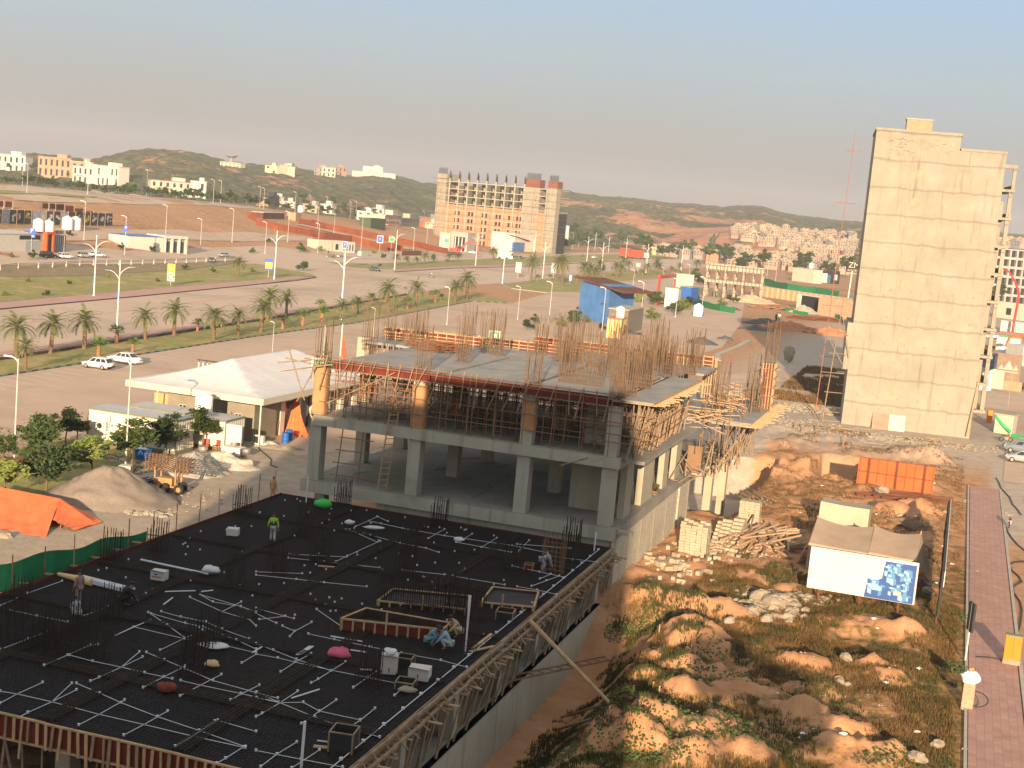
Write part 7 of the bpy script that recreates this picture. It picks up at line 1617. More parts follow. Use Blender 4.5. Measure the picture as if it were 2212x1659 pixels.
wl, w = wbox('terrace_wall', 'long white terrace wall below the hilltop mansion', 'wall', (760,381), (850,387), 7, 3, WHITE)
MID = [((580,444),(603,445),423,DARK,'dark block of a house among the trees'),((603,445),(612,446),425,WHITED,'narrow pale wing beside the dark block'),((612,448),(636,450),434,WHITE,'white house right of the dark block'),((653,458),(684,461),439,WALLC,'grey concrete house left of the sloping-roofed one'),((684,460),(716,463),439,WHITE,'white house with a grey sloping roof'),((770,474),(803,478),453,WHITE,'white house by the dark trees'),
 ((806,480),(832,483),462,CREAM,'pale house behind the grey lamp post'),((786,470),(828,474),447,WHITED,'long white house with a slanted grey roof'),((830,485),(866,489),459,CREAM,'cream house with several wings'),((864,487),(905,492),464,WALLC,'wide grey building left of the tall frame'),((829,485),(860,489),472,M('peach_render', (.62,.40,.28), (.68,.46,.33), 1),'low peach house with a red roof'),((888,488),(920,492),476,M('red_tile', (.4,.1,.1)),'low red-roofed house standing left of the tall frame'),((918,492),(942,495),478,M('peach_render', (.6,.4,.3)),'low peach wall house beside the tall frame'),((905,489),(942,494),466,GREY,'flat grey house just left of the tall frame'),((553,443),(580,446),432,TAN,'low tan house behind the leftmost trees of the middle distance')]
for i, (a,b,yt,m,l) in enumerate(MID): house(a, b, yt, l, m, None, 40+i, 8, 2 if m is not DARK else 1)
# hillside town: small blocks, one mesh kind each, copied
TC = [M('town_white', (.26,.215,.175), (.35,.30,.245), .05), M('town_cream', (.32,.255,.18), (.40,.33,.24), .05), M('town_pink', (.32,.22,.17), (.38,.28,.22), .05), M('town_grey', (.12,.12,.13), (.18,.18,.19), .05), M('town_yellow', (.48,.37,.19), (.54,.43,.25), .05)]
def mk_small(seed, m):
    q = random.Random(seed); w, d, h = q.uniform(8,11), 10, q.uniform(6.5,9.5); mb = MB(); hl = []
    for k in range(2):
        for i in range(3): x = w*(i+.25)/3; hl.append((x, x+w*.14, k*h/2+1.1, k*h/2+h*.36))
    mb.mat(0).wall(w, h, hl, .4, 0, -w/2, 0)
    mb.add([(-w/2,0,-6),(-w/2,d,-6),(w/2,d,-6),(w/2,0,-6),(-w/2,0,h),(-w/2,d,h),(w/2,d,h),(w/2,0,h),(-w/2,0,0),(w/2,0,0)], [(0,1,5,4),(1,2,6,5),(2,3,7,6),(4,5,6,7),(0,8,9,3)])
    mb.box(-w*.1, w*.3, 2, 7, h, h+2.6).box(-w*.5, w*.1, -1.2, 0, h/2-.2, h/2+.7)
    mb.box(-w/2-.1, w/2+.1, -.3, .1, h, h+.7)
    mb.mat(1)
    for (x0,x1,z0,z1) in hl: mb.face([(x0-w/2,.38,z0),(x1-w/2,.38,z0),(x1-w/2,.38,z1),(x0-w/2,.38,z1)])
    return tag(mb.build('town_house', [m, GLASS]), 'x', 'house')
CN = ['white', 'cream', 'pink', 'dark grey', 'yellow']; TS = {(k, s): Stock(lambda k=k, s=s: mk_small(50+k*3+s, TC[k])) for k in range(5) for s in range(2)}
def town(x, y, band, s=.5, q=random.Random(99)):
    k = q.choices(range(5), [10,7,5,2,1])[0]; p = T(x, y); zn = 'far left' if x < 1560 else 'left part' if x < 1640 else 'middle' if x < 1730 else 'right part' if x < 1790 else 'right end'; TS[(k, q.randrange(2))].put(p, q.choice([AZ, AZ+.3, .2, 0])+q.uniform(-.15,.15), (s*q.uniform(.9,1.5), s, s*q.uniform(.6,1.0)), f'small {CN[k]} flat-roofed house in the {zn} of the {band}', f'{CN[k]} houses in the {zn} of the {band}')
qt = random.Random(15)
for r_ in range(8):                                            # upper terrace town
    n = 30
    for i in range(n):
        x = 1590+i*9+qt.uniform(-3,3)-r_*3; y = 497+r_*6.0+(x-1590)*.075+qt.uniform(-2,2)
        if x < 1590 and r_ > 3: continue
        if x > 1846 or (r_ > 3 and x < 1550+(r_-3)*45): continue
        if qt.random() < .10: continue
        town(x, y, 'upper terraced town')
for r_ in range(4):
    for i in range(34):
        x = 1480+i*11+qt.uniform(-4,4); y = 553+r_*8.0+max(0,(x-1560))*.055+qt.uniform(-2,2)
        if x > 1845 or qt.random() < .12 or (x < 1560 and r_ > 1): continue
        town(x, y, 'lower roadside town')
for i in range(20):
    x = 2140+i*4+qt.uniform(-2,2); y = 533+qt.uniform(-3,5)
    if x < 2215: town(x, y, 'cluster right of the tower', .7)
for i in range(18): town(1400+i*7+qt.uniform(-3,3), 548+i*.6+qt.uniform(-3,3), 'strip behind the red lorry', .6)
st = thing('statue', 'dark statue with a raised arm on a tall terracotta plinth', 'statue', T(1535, 572)); p = T(1535,572); k = mpp(p)
q0 = p.copy(); mb = MB(); mb.box(p.x-13*k,p.x+13*k,p.y-4,p.y+4,p.z-2,p.z+22*k).box(p.x-10*k,p.x+10*k,p.y-3,p.y+3,p.z+22*k,p.z+34*k); mb.build('plinth', M('terracotta', (.55,.20,.12), (.62,.26,.16), .3), st)
DG = M('dark_bronze', (.05,.07,.05), (.08,.10,.07), .5); B_ = lambda x, z: (p.x+x*k, p.y, p.z+z*k)
mb = MB(); mb.path([B_(-1,33), B_(-3,44), B_(-1,52)], 3.4*k, 8, 5*k); mb.blob(B_(0,55), 6*k, 5, 9, 7, .15, (1,.7,1.3)); mb.blob(B_(1,65), 2.6*k, 6, 8, 6, .1); mb.path([B_(3,58), B_(9,62), B_(12,72)], 2.0*k, 6, 1.0*k); mb.path([B_(-4,58), B_(-8,53), B_(-5,47)], 2.0*k, 6, 1.2*k); mb.path([B_(2,50), B_(4,42), B_(3,33)], 3.6*k, 8, 2.5*k); mb.build('figure', DG, st, True)
p = T(1834, 530); t = thing('water_tower', 'grey mushroom-shaped water tower left of the concrete tower', 'water tower', p); k = mpp(p); MB().lathe([(5*k,0),(4*k,30*k),(4*k,34*k),(11*k,42*k),(11.5*k,44*k),(3*k,45*k)], tuple(p-Vector((0,0,5))), 14).build('shaft_and_bowl', GREY, t)
# ================= middle right: open skeleton, cabins, nets =================
P0, P1 = T(1522, 640), T(1640, 652); v = P1-P0; rz = math.atan2(v.y, v.x); w = v.to_2d().length; sk = thing('skeleton_frame', 'open two-storey concrete skeleton without walls, at the right of the road', 'building', P0, rz); hh = top_h(P0, 1519, 569)
mb = MB(); mb.box(-.6,w+.6,-.3,0,hh-1.5,hh).box(-.6,w+.6,11.7,12,hh-2,hh).box(-.6,-.3,0,12,hh-1.6,hh-.1).box(w+.3,w+.6,0,12,hh-1.6,hh-.1).box(-.6,w+.6,-.3,12,hh*.5,hh*.5+.4).box(-.6,w+.6,-.35,-.3,hh*.5-.5,hh*.5+.45); mb.build('slab_beams', CONC, sk)
for i in range(7):
    for y in (0, 6, 11.6): MB().box(w*i/6-.2, w*i/6+.2, y-.2, y+.2, -2, hh-.05).build('column', WALLC, sk)
mb = MB()
for i in range(16): mb.tube((w*i/15-.5,-1.4,-1),(w*i/15-.5,-1.4,hh+.6*(i % 3)),.07,4)
for z in (2,4.2,6.4,8.6,10.8): mb.tube((-2,-1.4,z),(w+2,-1.4,z+.1),.06,4)
mb.build('scaffold', STEELP, sk)
def net(pts, hpx, label, mat=GREENN):
    t = MB(); ww = [T(*p) for p in pts]
    for i in range(len(ww)-1):
        a, b = ww[i], ww[i+1]
        for k in range(8):
            p, r_ = a.lerp(b, k/8), a.lerp(b, (k+1)/8); p.z = HZ(p.x,p.y); r_.z = HZ(r_.x,r_.y); h = hpx*mpp(p); t.add([p, r_, r_+Vector((0,0,h*(.93+.07*math.sin(k+1)))), p+Vector((0,0,h*(.93+.07*math.sin(k))))], [(0,1,2,3)])
    return tag(t.build('green_net', mat), label, 'safety net')
net([(1495,652),(1520,664),(1555,672),(1587,677)], 14, 'green net fence beside the white tank at the roadside'); net([(1648,615),(1700,627),(1760,635),(1811,643)], 15, 'long green net fence in front of the white and black cabins'); net([(1598,616),(1648,622)], 8, 'green net seen through the skeleton frame'); net([(1695,672),(1745,684)], 9, 'green sheet hanging over the edge of the dark pit', GREENT); net([(1790,680),(1815,690),(1826,704)], 9, 'torn green sheet at the right end of the dark pit', GREENT)
h_, w = wbox('blue_cabin', 'tall bright blue panelled cabin under a slanting brown roof', 'cabin', (1248,690), (1310,700), 9.0, 9, BLUEP)
for i in range(1, 5): MB().box(w*i/5-.03, w*i/5+.03, -.03, 0, .2, 9).build('panel_joint', BLUE, h_)
MB().add([(-1.6,-1,9.6),(w+5,-1,7.6),(w+5,10,7.6),(-1.6,10,9.6),(-1.6,-1,9.9),(w+5,-1,8.0),(w+5,10,8.0),(-1.6,10,9.9)], [(0,3,2,1),(4,5,6,7),(0,1,5,4),(1,2,6,5),(2,3,7,6),(3,0,4,7)]).build('slanting_roof', RUSTD, h_)
DBR = brick_mat('dark_slate_brick', (.13,.11,.09), (.20,.17,.14), (.24,.21,.17), .7, .2, .03)
h_, w = wbox('dark_brick_hut', 'low dark stone-clad hut with a flat roof in front of the blue cabin', 'hut', (1311,716), (1350,722), 5.0, 14, DBR, WALLC, rot=AZ); win(h_, w*.25, w*.55, .3, 3.0)
p = T(1356, 700)+Vector((0,0,5.2)); tank(Vector((p.x-1.5, p.y+1, p.z-.2)), 'white tank on the roof of the dark brick hut', 1.7)
h_, w = wbox('yellow_container', 'yellow-ended container with a reddish side, before the dark brick hut', 'container', (1309,729), (1336,733), 4.0, 6, M('pale_yellow', (.68,.50,.20), (.74,.56,.25), 1), M('red_tile', (.4,.1,.1)), rot=AZ); tank(h_.location+Vector((2.5,1.5,4.2)), 'white tank on the yellow-ended container', 1.35)
h_, w = wbox('red_portal', 'red square portal frame beside the white box cabin', 'portal', (1421,659), (1455,652), .4, .6, REDP); mb = MB(); mb.box(0,.7,0,.7,0,8.6).box(w-.7,w,0,.7,0,8.6).box(.7,w-.7,0,.7,7.9,8.6); mb.build('frame', REDP, h_); MB().box(.7,w-.7,.3,.4,.3,7.9).build('infill', CREAM, h_)
wbox('green_side_cabin', 'cabin with pale green upper panels behind the red portal', 'cabin', (1456,652), (1493,655), 8.5, 6, M('pale_green_paint', (.4,.4,.4)), CREAM); wbox('blue_container', 'blue container cabin right of the white box cabin', 'container', (1466,655), (1491,658), 5.2, 6, BLUE, GREY)
wbox('white_box_cabin', 'white box cabin before the red portal', 'cabin', (1434,663), (1462,666), 5.6, 5, WHITE, GREY); tank(T(1462,645), 'white tank between the red portal and the green-sided cabin', 2.0); tank(T(1507,683), 'white tank standing alone on the service road by a blue drum', 1.9)
o = tag(MB().lathe([(.4,0),(.4,1.2)], (0,0,0), 10).build('steel_drum', BLUE), 'small blue drum beside the white tank on the service road', 'drum'); o.location = T(1516, 684)
h_, w = wbox('white_long_cabin', 'long white cabin beyond the green net fence', 'cabin', (1710,606), (1755,612), 6.5, 6, CREAM, WHITED); tank(T(1751,610)+Vector((0,3,6.8)), 'white tank between the white and the black cabin', 1.6)
h_, w = wbox('black_cabin', 'black cabin with white panels and a white-framed window, beyond the green net', 'cabin', (1758,610), (1812,614), 6.4, 6, DARK, RUSTD); MB().box(w*.15,w*.5,-.1,0,.3,5).build('white_panel', WHITE, h_); MB().box(w*.5,w*.64,-.1,0,.3,4.4).build('pale_panel', GLASSB, h_); win(h_, w*.78, w*.9, 2, 4.6, CREAM, frame=WHITE)
bp = T(1832, 644); t = thing('builder_sign', 'dark builder sign with pale letters on a white pole, partly behind the tower', 'sign', bp, 1e-4, local=True); k = mpp(bp); MB().tube((0,0,0),(2*k,0,58*k),1.6*k,8).build('pole', WHITE, t); pn = MB().box(-10*k,22*k,.3,1.0,56*k,80*k).build('panel', M('olive_black', (.035,.03,.02), (.05,.045,.03), 1), t)
text('ZM', 17*k, (5*k,.25,71*k), (math.pi/2,0,0), CREAM, 'large_letters', pn); text('BUILDERS', 6.2*k, (5*k,.25,60*k), (math.pi/2,0,0), CREAM, 'small_letters', pn)
h_, w = wbox('retaining_wall', 'long orange-brown retaining wall with buttresses behind the haul ground', 'wall', (1644,640), (1834,668), 3.6, .6, M('orange_clay', (.50,.27,.14), (.60,.35,.19), .3), WALLC)
for i in range(16): MB().box(w*i/16, w*i/16+.6, -.5, 0, -1, 3.6).build('buttress', M('clay_light', (.58,.38,.24), (.64,.44,.28), .5), h_)
h_, w = wbox('brick_shed', 'red brick shed wall beside the tower', 'shed', (1765,680), (1838,690), 5.5, 4, BRICK, WALLC); h_, w = wbox('open_shed', 'shed with a white frame, its shaded inside painted dark, left of the brick shed', 'shed', (1722,670), (1765,677), 5.0, 5, DARK, WHITE); MB().box(-.2,1.5,-.4,-.1,0,5).build('white_side', WHITE, h_)  # open shed is a closed box, painted dark as its inner shade
pile(1735, 676, 5, 3, 2.4, M('grey_sand', (.3,.3,.3)), 'grey sand heap before the open shed', 'sand_heap', seed=21, z=0.2); pile(1620, 652, 9, 6, 2.4, M('tan_sand', (.50,.34,.22), (.60,.43,.29), 1), 'tan sand heap right of the green net fence', 'sand_heap', seed=22, z=0.1)
pile(1700, 712, 9, 4.5, 2.2, M('red_earth', (.40,.16,.08), (.50,.22,.12), 1), 'red earth heap left of the dark pit', 'earth_heap', seed=23, z=0.1); pile(1790, 722, 8, 3.5, 1.8, M('red_earth', (.4,.2,.1)), 'red earth heap just left of the tower', 'earth_heap', seed=24, z=.1)
scatter_timber(1675, 668, 90, 5, 7, 'long stack of rusty steel and yellow forms on the haul ground', STEELP, zz=1.4, ang=.2, seed=31, w=.25); scatter_timber(1570, 668, 40, 3, 3.5, 'heap of scrap beside the green net fence', RUSTD, zz=.8, seed=32, w=.2); scatter_timber(1770, 692, 50, 8, 7, 'rusty beams stacked on the brink of the dark pit', RUSTD, zz=1.0, ang=-.15, seed=33, w=.25)
def cover(px, py, ra, rb, h, label, seed): return pile(px, py, ra, rb, h, M('dark_sheet', (.05,.055,.065), (.10,.105,.12), 1, .6), label, 'covered_heap', 'covered heap', seed, z=0.1)
cover(1652, 700, 6, 3.2, 1.6, 'dark plastic-covered heap with a red patch on the haul ground', 41); cover(1632, 712, 4.5, 2, 1.0, 'second dark covered heap nearer the camera', 42); cover(1515, 742, 3.0, 1.8, 1.5, 'dark covered mound left of the bare column bars', 43); cover(1565, 732, 1.8, 1.0, .9, 'small dark sheet behind the bare column bars', 44)
pile(1352, 720, 4, 2, .9, M('dark_sheet', (.1,.1,.1)), 'dark mound behind the rear formwork', 'covered_heap', seed=45, z=0)
o = tag(MB().blob((0,0,.6), 1.3, 3, 7, 5, .2, (.9,.6,1.1)).build('boulder', STONE), 'single pale boulder on the shaded grass left of the tower', 'boulder'); o.location = T(1703, 784)
# ================= right edge yard =================
P0 = T(2140, 655); v = T(2300, 668)-P0; rz = math.atan2(v.y, v.x); h = top_h(P0, 2147, 535); w = v.to_2d().length
gf = thing('grid_block', 'big unfinished concrete grid block at the right edge of the picture', 'building', P0, rz); hl = []
for k in range(6):
    for i in range(11): hl.append((w*(i+.12)/11, w*(i+.88)/11, h*(k+.15)/6, h*(k+.88)/6))
GRC = M('grid_concrete', (.33,.31,.28), (.42,.40,.36), .3); MB().wall(w, h, hl, 1.5).build('frame_wall', GRC, gf); MB().box(0,w,1.5,20,-1,h-.2).build('dark_inside', DARK, gf)  # dark block behind the grid openings paints the shade inside
h_, w = wbox('low_white_wall', 'low cream building before the concrete grid block', 'building', (2143,684), (2215,694), 6.0, 4, CREAM); win(h_, w*.4, w*.55, 1.5, 4)
pb = T(2187, 720); k = mpp(pb); cp = thing('concrete_pump', 'red concrete pump with its boom arched towards the tower', 'crane', pb, 1e-4, local=True)
mb = MB(); mb.path([(0,0,0),(0,0,22*k),(3*k,0,75*k),(2*k,0,88*k)], 3*k, 6, 2.6*k).path([(2*k,0,88*k),(-10*k,0,112*k),(-26*k,0,132*k)], 2.4*k, 6, 1.8*k).path([(-26*k,0,132*k),(-32*k,0,134*k),(-46*k,0,130*k)], 1.6*k, 6, 1.2*k); mb.build('boom', M('pump_red', (.55,.03,.03), (.62,.05,.05), 1, .5), cp); MB().box(-30*k,26*k,-1,1.5,-6*k,2*k).build('chassis', ORANGE, cp)
net([(2160,737),(2200,742)], 14, 'green sheeting under the concrete pump', GREENT)
for i, (a, b, h, m, l) in enumerate([((2150,758),(2200,764),3.6,WHITE,'white cabin with tanks behind the brown hoarding'),((2170,782),(2206,790),4.4,WHITED,'second white cabin just behind the brown hoarding'),((2112,790),(2146,800),3.0,M('navy_sheet', (.03,.05,.09), (.05,.08,.13), 1),'dark blue sheeted stall beside the tower'),((2160,715),(2215,722),3.4,WHITE,'long white van-like cabin across the yard road')]): wbox('yard_cabin', l, 'cabin', a, b, h, 4, m)
for (x, y, s, l) in ((2125,842,1.75,'big white tank beside the broken block wall'),(2145,826,1.4,'smaller white tank behind the big one'),(2165,772,1.5,'left white tank in front of the yard cabin'),(2180,775,1.5,'right white tank in front of the yard cabin')): tank(T(x, y), l, s)
h_, w = wbox('logo_hoarding', 'brown hoarding with three pale emblems in the yard right of the tower', 'hoarding', (2149,818), (2201,826), 5.2, .3, M('brown_hoarding', (.26,.18,.13), (.32,.23,.17), 1))
for i, sz in enumerate((.8, 1.6, .9)): x = w*(.2+.3*i); MB().add([(x-sz*.6,-.02,2.2),(x+sz*.6,-.02,2.2),(x,-.02,2.2+sz*1.1)], [(0,1,2)]).build('emblem', CREAM, h_); MB().box(x-sz*.6,x+sz*.6,-.02,-.01,1.7,1.9).build('caption_line', CREAM, h_)
h_, w = wbox('broken_block_wall', 'half-built pale block wall beside the white tanks', 'wall', (2136,838), (2165,842), 3.4, .5, BLOCKW); MB().box(w,w+3.2,0,.5,-1,1.8).build('low_part', BRICK, h_)
h_, w = wbox('bunker', 'small square concrete hut draped with green netting, right of the tower', 'hut', (2146,934), (2185,940), 2.6, 3, BLOCKW, WALLC)
MB().grid(lambda u, v: (w*(.02+.95*u), -.08-.5*v*u, 2.7-2.0*u**.8-.55*v*(1-u*.4)), 14, 4).build('draped_net', GREENT, h_, True)
cover2 = pile(2192, 944, 1.8, 1.0, .4, GREENT, 'crumpled green net on the ground beside the bunker', 'net_heap', seed=51)
wbox('orange_cabinet', 'orange cabinet left of the square hut', 'cabinet', (2132,913), (2142,914), 1.9, .6, AMBER); scatter_timber(2190, 838, 60, 3, 6, 'heap of timber and scrap in the yard at the right edge', RUSTD, zz=1.2, seed=34, w=.2); scatter_timber(2125, 755, 50, 3, 7, 'scrap heap between the saloon and the tower', STEELP, zz=1.0, seed=35, w=.2)
# ================= open ground on the right: hoardings, tents, piles =================
def billboard(a0, b0, a1, b1, z0, z1, label, front, legs, nm):
    A = FR(a0, b0, 0); B = FR(a1, b1, 0); v = B-A; w = v.length; gz = HZ(A.x, A.y); t = thing(nm, label, 'billboard', Vector((A.x, A.y, gz)), math.atan2(v.y, v.x)); z0 -= gz; z1 -= gz
    pn = MB().box(0, w, -.04, .04, z0, z1).build('panel', front, t)
    for f in legs: MB().box(w*f-.07, w*f+.07, .05, .18, -.4, z1-.1).build('leg', RUSTD, t)
    return t, pn, w
# white hoarding with a blue city drawing
def onb(px, py, b):
    d = ray(px, py); k = b/(-d.x*SA+d.y*CA); p = Vector((d.x*k, d.y*k, CAMH+d.z*k)); return toF(p)[0], p.z
bw = 93.4; aL, zT = onb(1753, 1180, bw); aR, _ = onb(1986, 1218, bw); _, zB = onb(1742, 1268, bw)
t, pn, w = billboard(aL, bw, aR, bw, zB, zT, 'big white billboard with a blue drawing of tower blocks in its right part', WHITE, (.12, .5, .86), 'white_billboard'); H_ = zT-zB; zb_ = zB-t.location.z
q = random.Random(17); NV = M('print_navy', (.03,.08,.26), (.04,.10,.30), 1, .6); LB = M('print_light_blue', (.22,.42,.54), (.27,.48,.60), 1, .6); MBL = M('print_mid_blue', (.08,.21,.40), (.1,.25,.45), 1, .6)
mbs = [MB(), MB(), MB()]
def iso(x, z, s, h, y, c=(2,0,1)):   # small block drawn in oblique view: left face, right face, top
    X = lambda u: x+u
    mbs[c[1]].face([(X(-s),y,z),(X(0),y,z-s*.35),(X(0),y,z-s*.35+h),(X(-s),y,z+h)]); mbs[c[0]].face([(X(0),y,z-s*.35),(X(s),y,z),(X(s),y,z+h),(X(0),y,z-s*.35+h)])
    mbs[1 if c[1] != 1 else 2].face([(X(-s),y,z+h),(X(0),y,z-s*.35+h),(X(s),y,z+h),(X(0),y,z+s*.35+h)])
mbs[0].face([(w*.535,-.045,zb_+.02),(w*.985,-.045,zb_+.02),(w*.985,-.045,zb_+H_*.93),(w*.70,-.045,zb_+H_*.93),(w*.68,-.045,zb_+H_*.5),(w*.55,-.045,zb_+H_*.36)])
for i in range(34):
    u = q.random(); v = 1-(i/34); x = w*(.58+.37*u); 
    if v > .45: x = w*(.71+.24*u)
    iso(min(x, w*.95), zb_+H_*(.04+.72*v), w*q.uniform(.02,.04), H_*q.uniform(.07,.15), -.047-.0015*i, q.choice([(2,0,1),(0,1,2),(2,1,0)]))
for i in range(5): mbs[1].face([(w*(.545+.022*i),-.108,zb_+H_*(.34-.0*i)),(w*(.56+.022*i),-.108,zb_+H_*.36),(w*(.62+.012*i),-.108,zb_+H_*.22),(w*(.61+.012*i),-.108,zb_+H_*.20)])
for m_, n_, mt in zip(mbs, ('navy_print','light_blue_print','mid_blue_print'), (NV, LB, MBL)): m_.build(n_, mt, pn)
MB().box(w*.80, w*.87, -.112, -.110, zb_+H_*.16, zb_+H_*.26).build('pink_print', M('print_pink', (.7,.38,.33), (.75,.42,.37), 1), pn)
bo = 141.5; aL, zT = onb(1857, 986, bo); aR, _ = onb(2021, 1007, bo); _, zB = onb(1853, 1046, bo)
t, pn, w = billboard(aL, bo, aR, bo, zB, zT, 'orange hoarding seen from behind, divided by dark frames', ORANGE, (), 'orange_billboard'); zb_ = zB-t.location.z; H_ = zT-zB
for f in (.14, .51, .875): MB().box(w*f-.11, w*f+.11, -.22, -.045, -.5, zb_+H_).build('upright', RUSTD, t)
mb = MB(); mb.box(0,w,-.07,-.043,zb_+H_*.48,zb_+H_*.51).box(0,w,-.07,-.043,zb_,zb_+.06).box(0,w,-.07,-.043,zb_+H_-.06,zb_+H_)
for f in (.02,.26,.38,.63,.75,.985): mb.box(w*f-.03,w*f+.03,-.068,-.042,zb_+.06,zb_+H_-.06)
mb.build('frame_lines', RUSTD, pn)
# hoarding seen edge-on and its pole
t = thing('side_hoarding', 'dark hoarding seen edge-on with a thin white rim beside the brick footway', 'billboard', FR(.9, 95, .2))
MB(FR).box(.85, 1.0, 92.5, 119.5, 1.0, 4.0).build('panel', DARK, t); MB(FR).box(1.0, 1.05, 92.5, 119.6, 3.0, 4.05).build('rim', WHITE, t)
for b in (93, 101, 110, 119): MB(FR).box(.8, .92, b, b+.15, -.3, 3.9).build('leg', RUSTD, t)
pl = G(2085, 1427, .1); h = top_h(pl, 2098, 1302); t = thing('edge_sign', 'narrow dark sign seen edge-on on a grey pole by the brick footway', 'sign', pl); MB().tube(pl, pl+Vector((0,0,h)), .06, 6).build('pole', LAMPG, t); MB().box(pl.x-.05,pl.x+.08,pl.y-.5,pl.y+.5,pl.z+h*.52,pl.z+h).build('panel', DARK, t)
# workers' tents
CAN = M('tan_canvas', (.33,.24,.17), (.40,.30,.22), .6, .9, bump=.15, bscale=3); CANG = M('grey_green_canvas', (.36,.32,.23), (.43,.39,.29), .7, .9, bump=.15, bscale=3)
def canvas(P, nm, mat, t, sag=.15, n=14, m=8, ph=0):
    a, b, c, d = [Vector(p) for p in P]; MB().grid(lambda u, v: tuple(a.lerp(b,u).lerp(d.lerp(c,u),v)-Vector((0,0,sag*math.sin(math.pi*u)*(1-.3*v)+.04*math.sin(u*11+ph)*v))), n, m).build(nm, mat, t, True)
t = thing('brown_tent', 'long brown canvas shelter sagging between poles behind the white billboard', 'tent', FR(-4, 104, .3))
def gz(a, b, z): p = FR(a, b); return Vector((p.x, p.y, z+.3))
for (a0, a1, ph) in ((-8.6,-4.3,0),(-4.3,-.9,2)):
    canvas([gz(a0,107.6,3.0), gz(a1,107.6,2.9), gz(a1,102.6,1.9), gz(a0,102.6,2.0)], 'canvas_roof', CAN, t, .3, ph=ph); canvas([gz(a0,102.6,2.0), gz(a1,102.6,1.9), gz(a1,102.0,.2), gz(a0,102.0,.2)], 'canvas_wall', CAN, t, .02, ph=ph)
canvas([gz(-.9,107.6,2.9), gz(.3,106.6,.2), gz(.3,103.4,.2), gz(-.9,102.6,1.9)], 'canvas_end', CAN, t, .05); canvas([gz(-8.6,107.6,3.0), gz(-9.4,107.0,.2), gz(-9.4,102.8,.2), gz(-8.6,102.6,2.0)], 'canvas_end', M('dusty_pink_canvas', (.45,.25,.19), (.52,.3,.24), .8), t, .05)
for a in (-8.6,-4.3,-.9): MB().tube(gz(a,107.6,-.4), gz(a,107.6,3.1), .05, 5).build('pole', WOOD, t); MB().tube(gz(a,102.6,-.4), gz(a,102.6,2.0), .05, 5).build('pole', WOOD, t)
t = thing('green_tent', 'smaller grey-green canvas shelter behind the long brown one', 'tent', FR(-7, 116, .3))
canvas([gz(-9.2,120,2.3), gz(-5.2,120,2.2), gz(-5.2,116.3,2.5), gz(-9.2,116.3,2.6)], 'canvas_roof', CANG, t, .12); canvas([gz(-9.2,116.3,2.6), gz(-5.2,116.3,2.5), gz(-5.2,115.7,.3), gz(-9.2,115.7,.5)], 'canvas_wall', CANG, t, .05, ph=1)
for (x0, x1) in ((-9.2,-9.2),(-5.2,-5.2)): canvas([gz(x0,120,2.3), gz(x1,116.3,2.6), gz(x1,116.0,.2), gz(x0,120.2,.2)], 'canvas_end', CANG, t, .03)
t = thing('folding_table', 'dark metal table frame between the two canvas shelters', 'table', FR(-5.0, 113.2, .3)); MB(FR).box(-5.8,-4.4,112.8,113.6,1.0,1.05).build('table_top', DARK, t)
for a in (-5.75,-4.45):
    for b in (112.85,113.55): MB(FR).tube((a,b,.2),(a,b,1.0),.03,4).build('leg', DARK, t)
# timber stacks
def fan_pile(px, py, n, L, label, seed, spread=1.2, base=0, mat=WOOD, w=.10, H=1.0):
    c = T(px, py); q = random.Random(seed); t = thing('pole_stack', label, 'timber pile', c)
    for i in range(n):
        th = base+q.gauss(0, spread*.35); o = Vector((q.uniform(-1,1)*L*.34, q.uniform(-1,1)*L*.24, 0)); l = L*q.uniform(.55,1)/2; z = .1+q.random()**1.4*H*max(.2, 1-o.length/L); dz = q.uniform(-.05,.30)*H
        p = c+o+Vector((-l*math.cos(th), -l*math.sin(th), z-dz*.4)); r_ = c+o+Vector((l*math.cos(th), l*math.sin(th), z+dz)); MB().beam(p, r_, w*q.uniform(.7,1.3), w*q.uniform(.5,1)).build('timber', mat if q.random() < .7 else WOODG, t)
PW = M('bleached_timber', (.36,.24,.15), (.50,.35,.22), 2)
fan_pile(1638, 1180, 99, 7.2, 'large fan-shaped heap of bleached timber in front of the block stacks', 5, 1.3, 1.0, PW, .15, 1.5); fan_pile(1634, 1086, 46, 3.0, 'small neat stack of grey poles behind the tall block stack', 6, .35, 1.9, WOODG, .12, .9); fan_pile(1970, 1138, 40, 3.0, 'bundle of grey poles lying beside the brown tent', 7, .5, 2.3, WOODG, .08, .4)
t = scatter_timber(1945, 1075, 26, 5.5, 3.0, 'dark planks fanned out on the ground below the orange hoarding', RUSTD, zz=.25, ang=.15, seed=36, w=.18)
# concrete block stacks
def blocks(a0, b0, na, nb, hs, label, seed=1):
    t = thing('block_stack', label, 'block stack', FR(a0, b0, .3)); q = random.Random(seed)
    for i in range(na):
        mb = MB(FR)
        for j in range(nb):
            h = hs(i, j)
            for k in range(h):
                z = .15+k*.21; dx = q.uniform(-.02,.02); dy = q.uniform(-.02,.02); mb.box(a0+i*.42+dx, a0+i*.42+.40+dx, b0+j*.42+dy, b0+j*.42+.40+dy, z, z+.195)
        if mb.v: mb.build('block_row', M('pale_block', (.34,.285,.20), (.43,.37,.275), 1.4, .95), t)
q = random.Random(2)
blocks(-18.0, 101.4, 5, 4, lambda i, j: 11+(1 if (i+j) % 3 == 0 else 0), 'solid pale block stack nearest the block wall', 1)
blocks(-16.2, 104.0, 5, 12, lambda i, j: max(0, 2+j-(4-i)//2) if j < 9 else 9-(4-i), 'stepped stack of pale blocks rising towards the tall one', 2)
blocks(-15.2, 111.6, 4, 3, lambda i, j: 13, 'tallest block stack at the brink of the earth pit', 3)
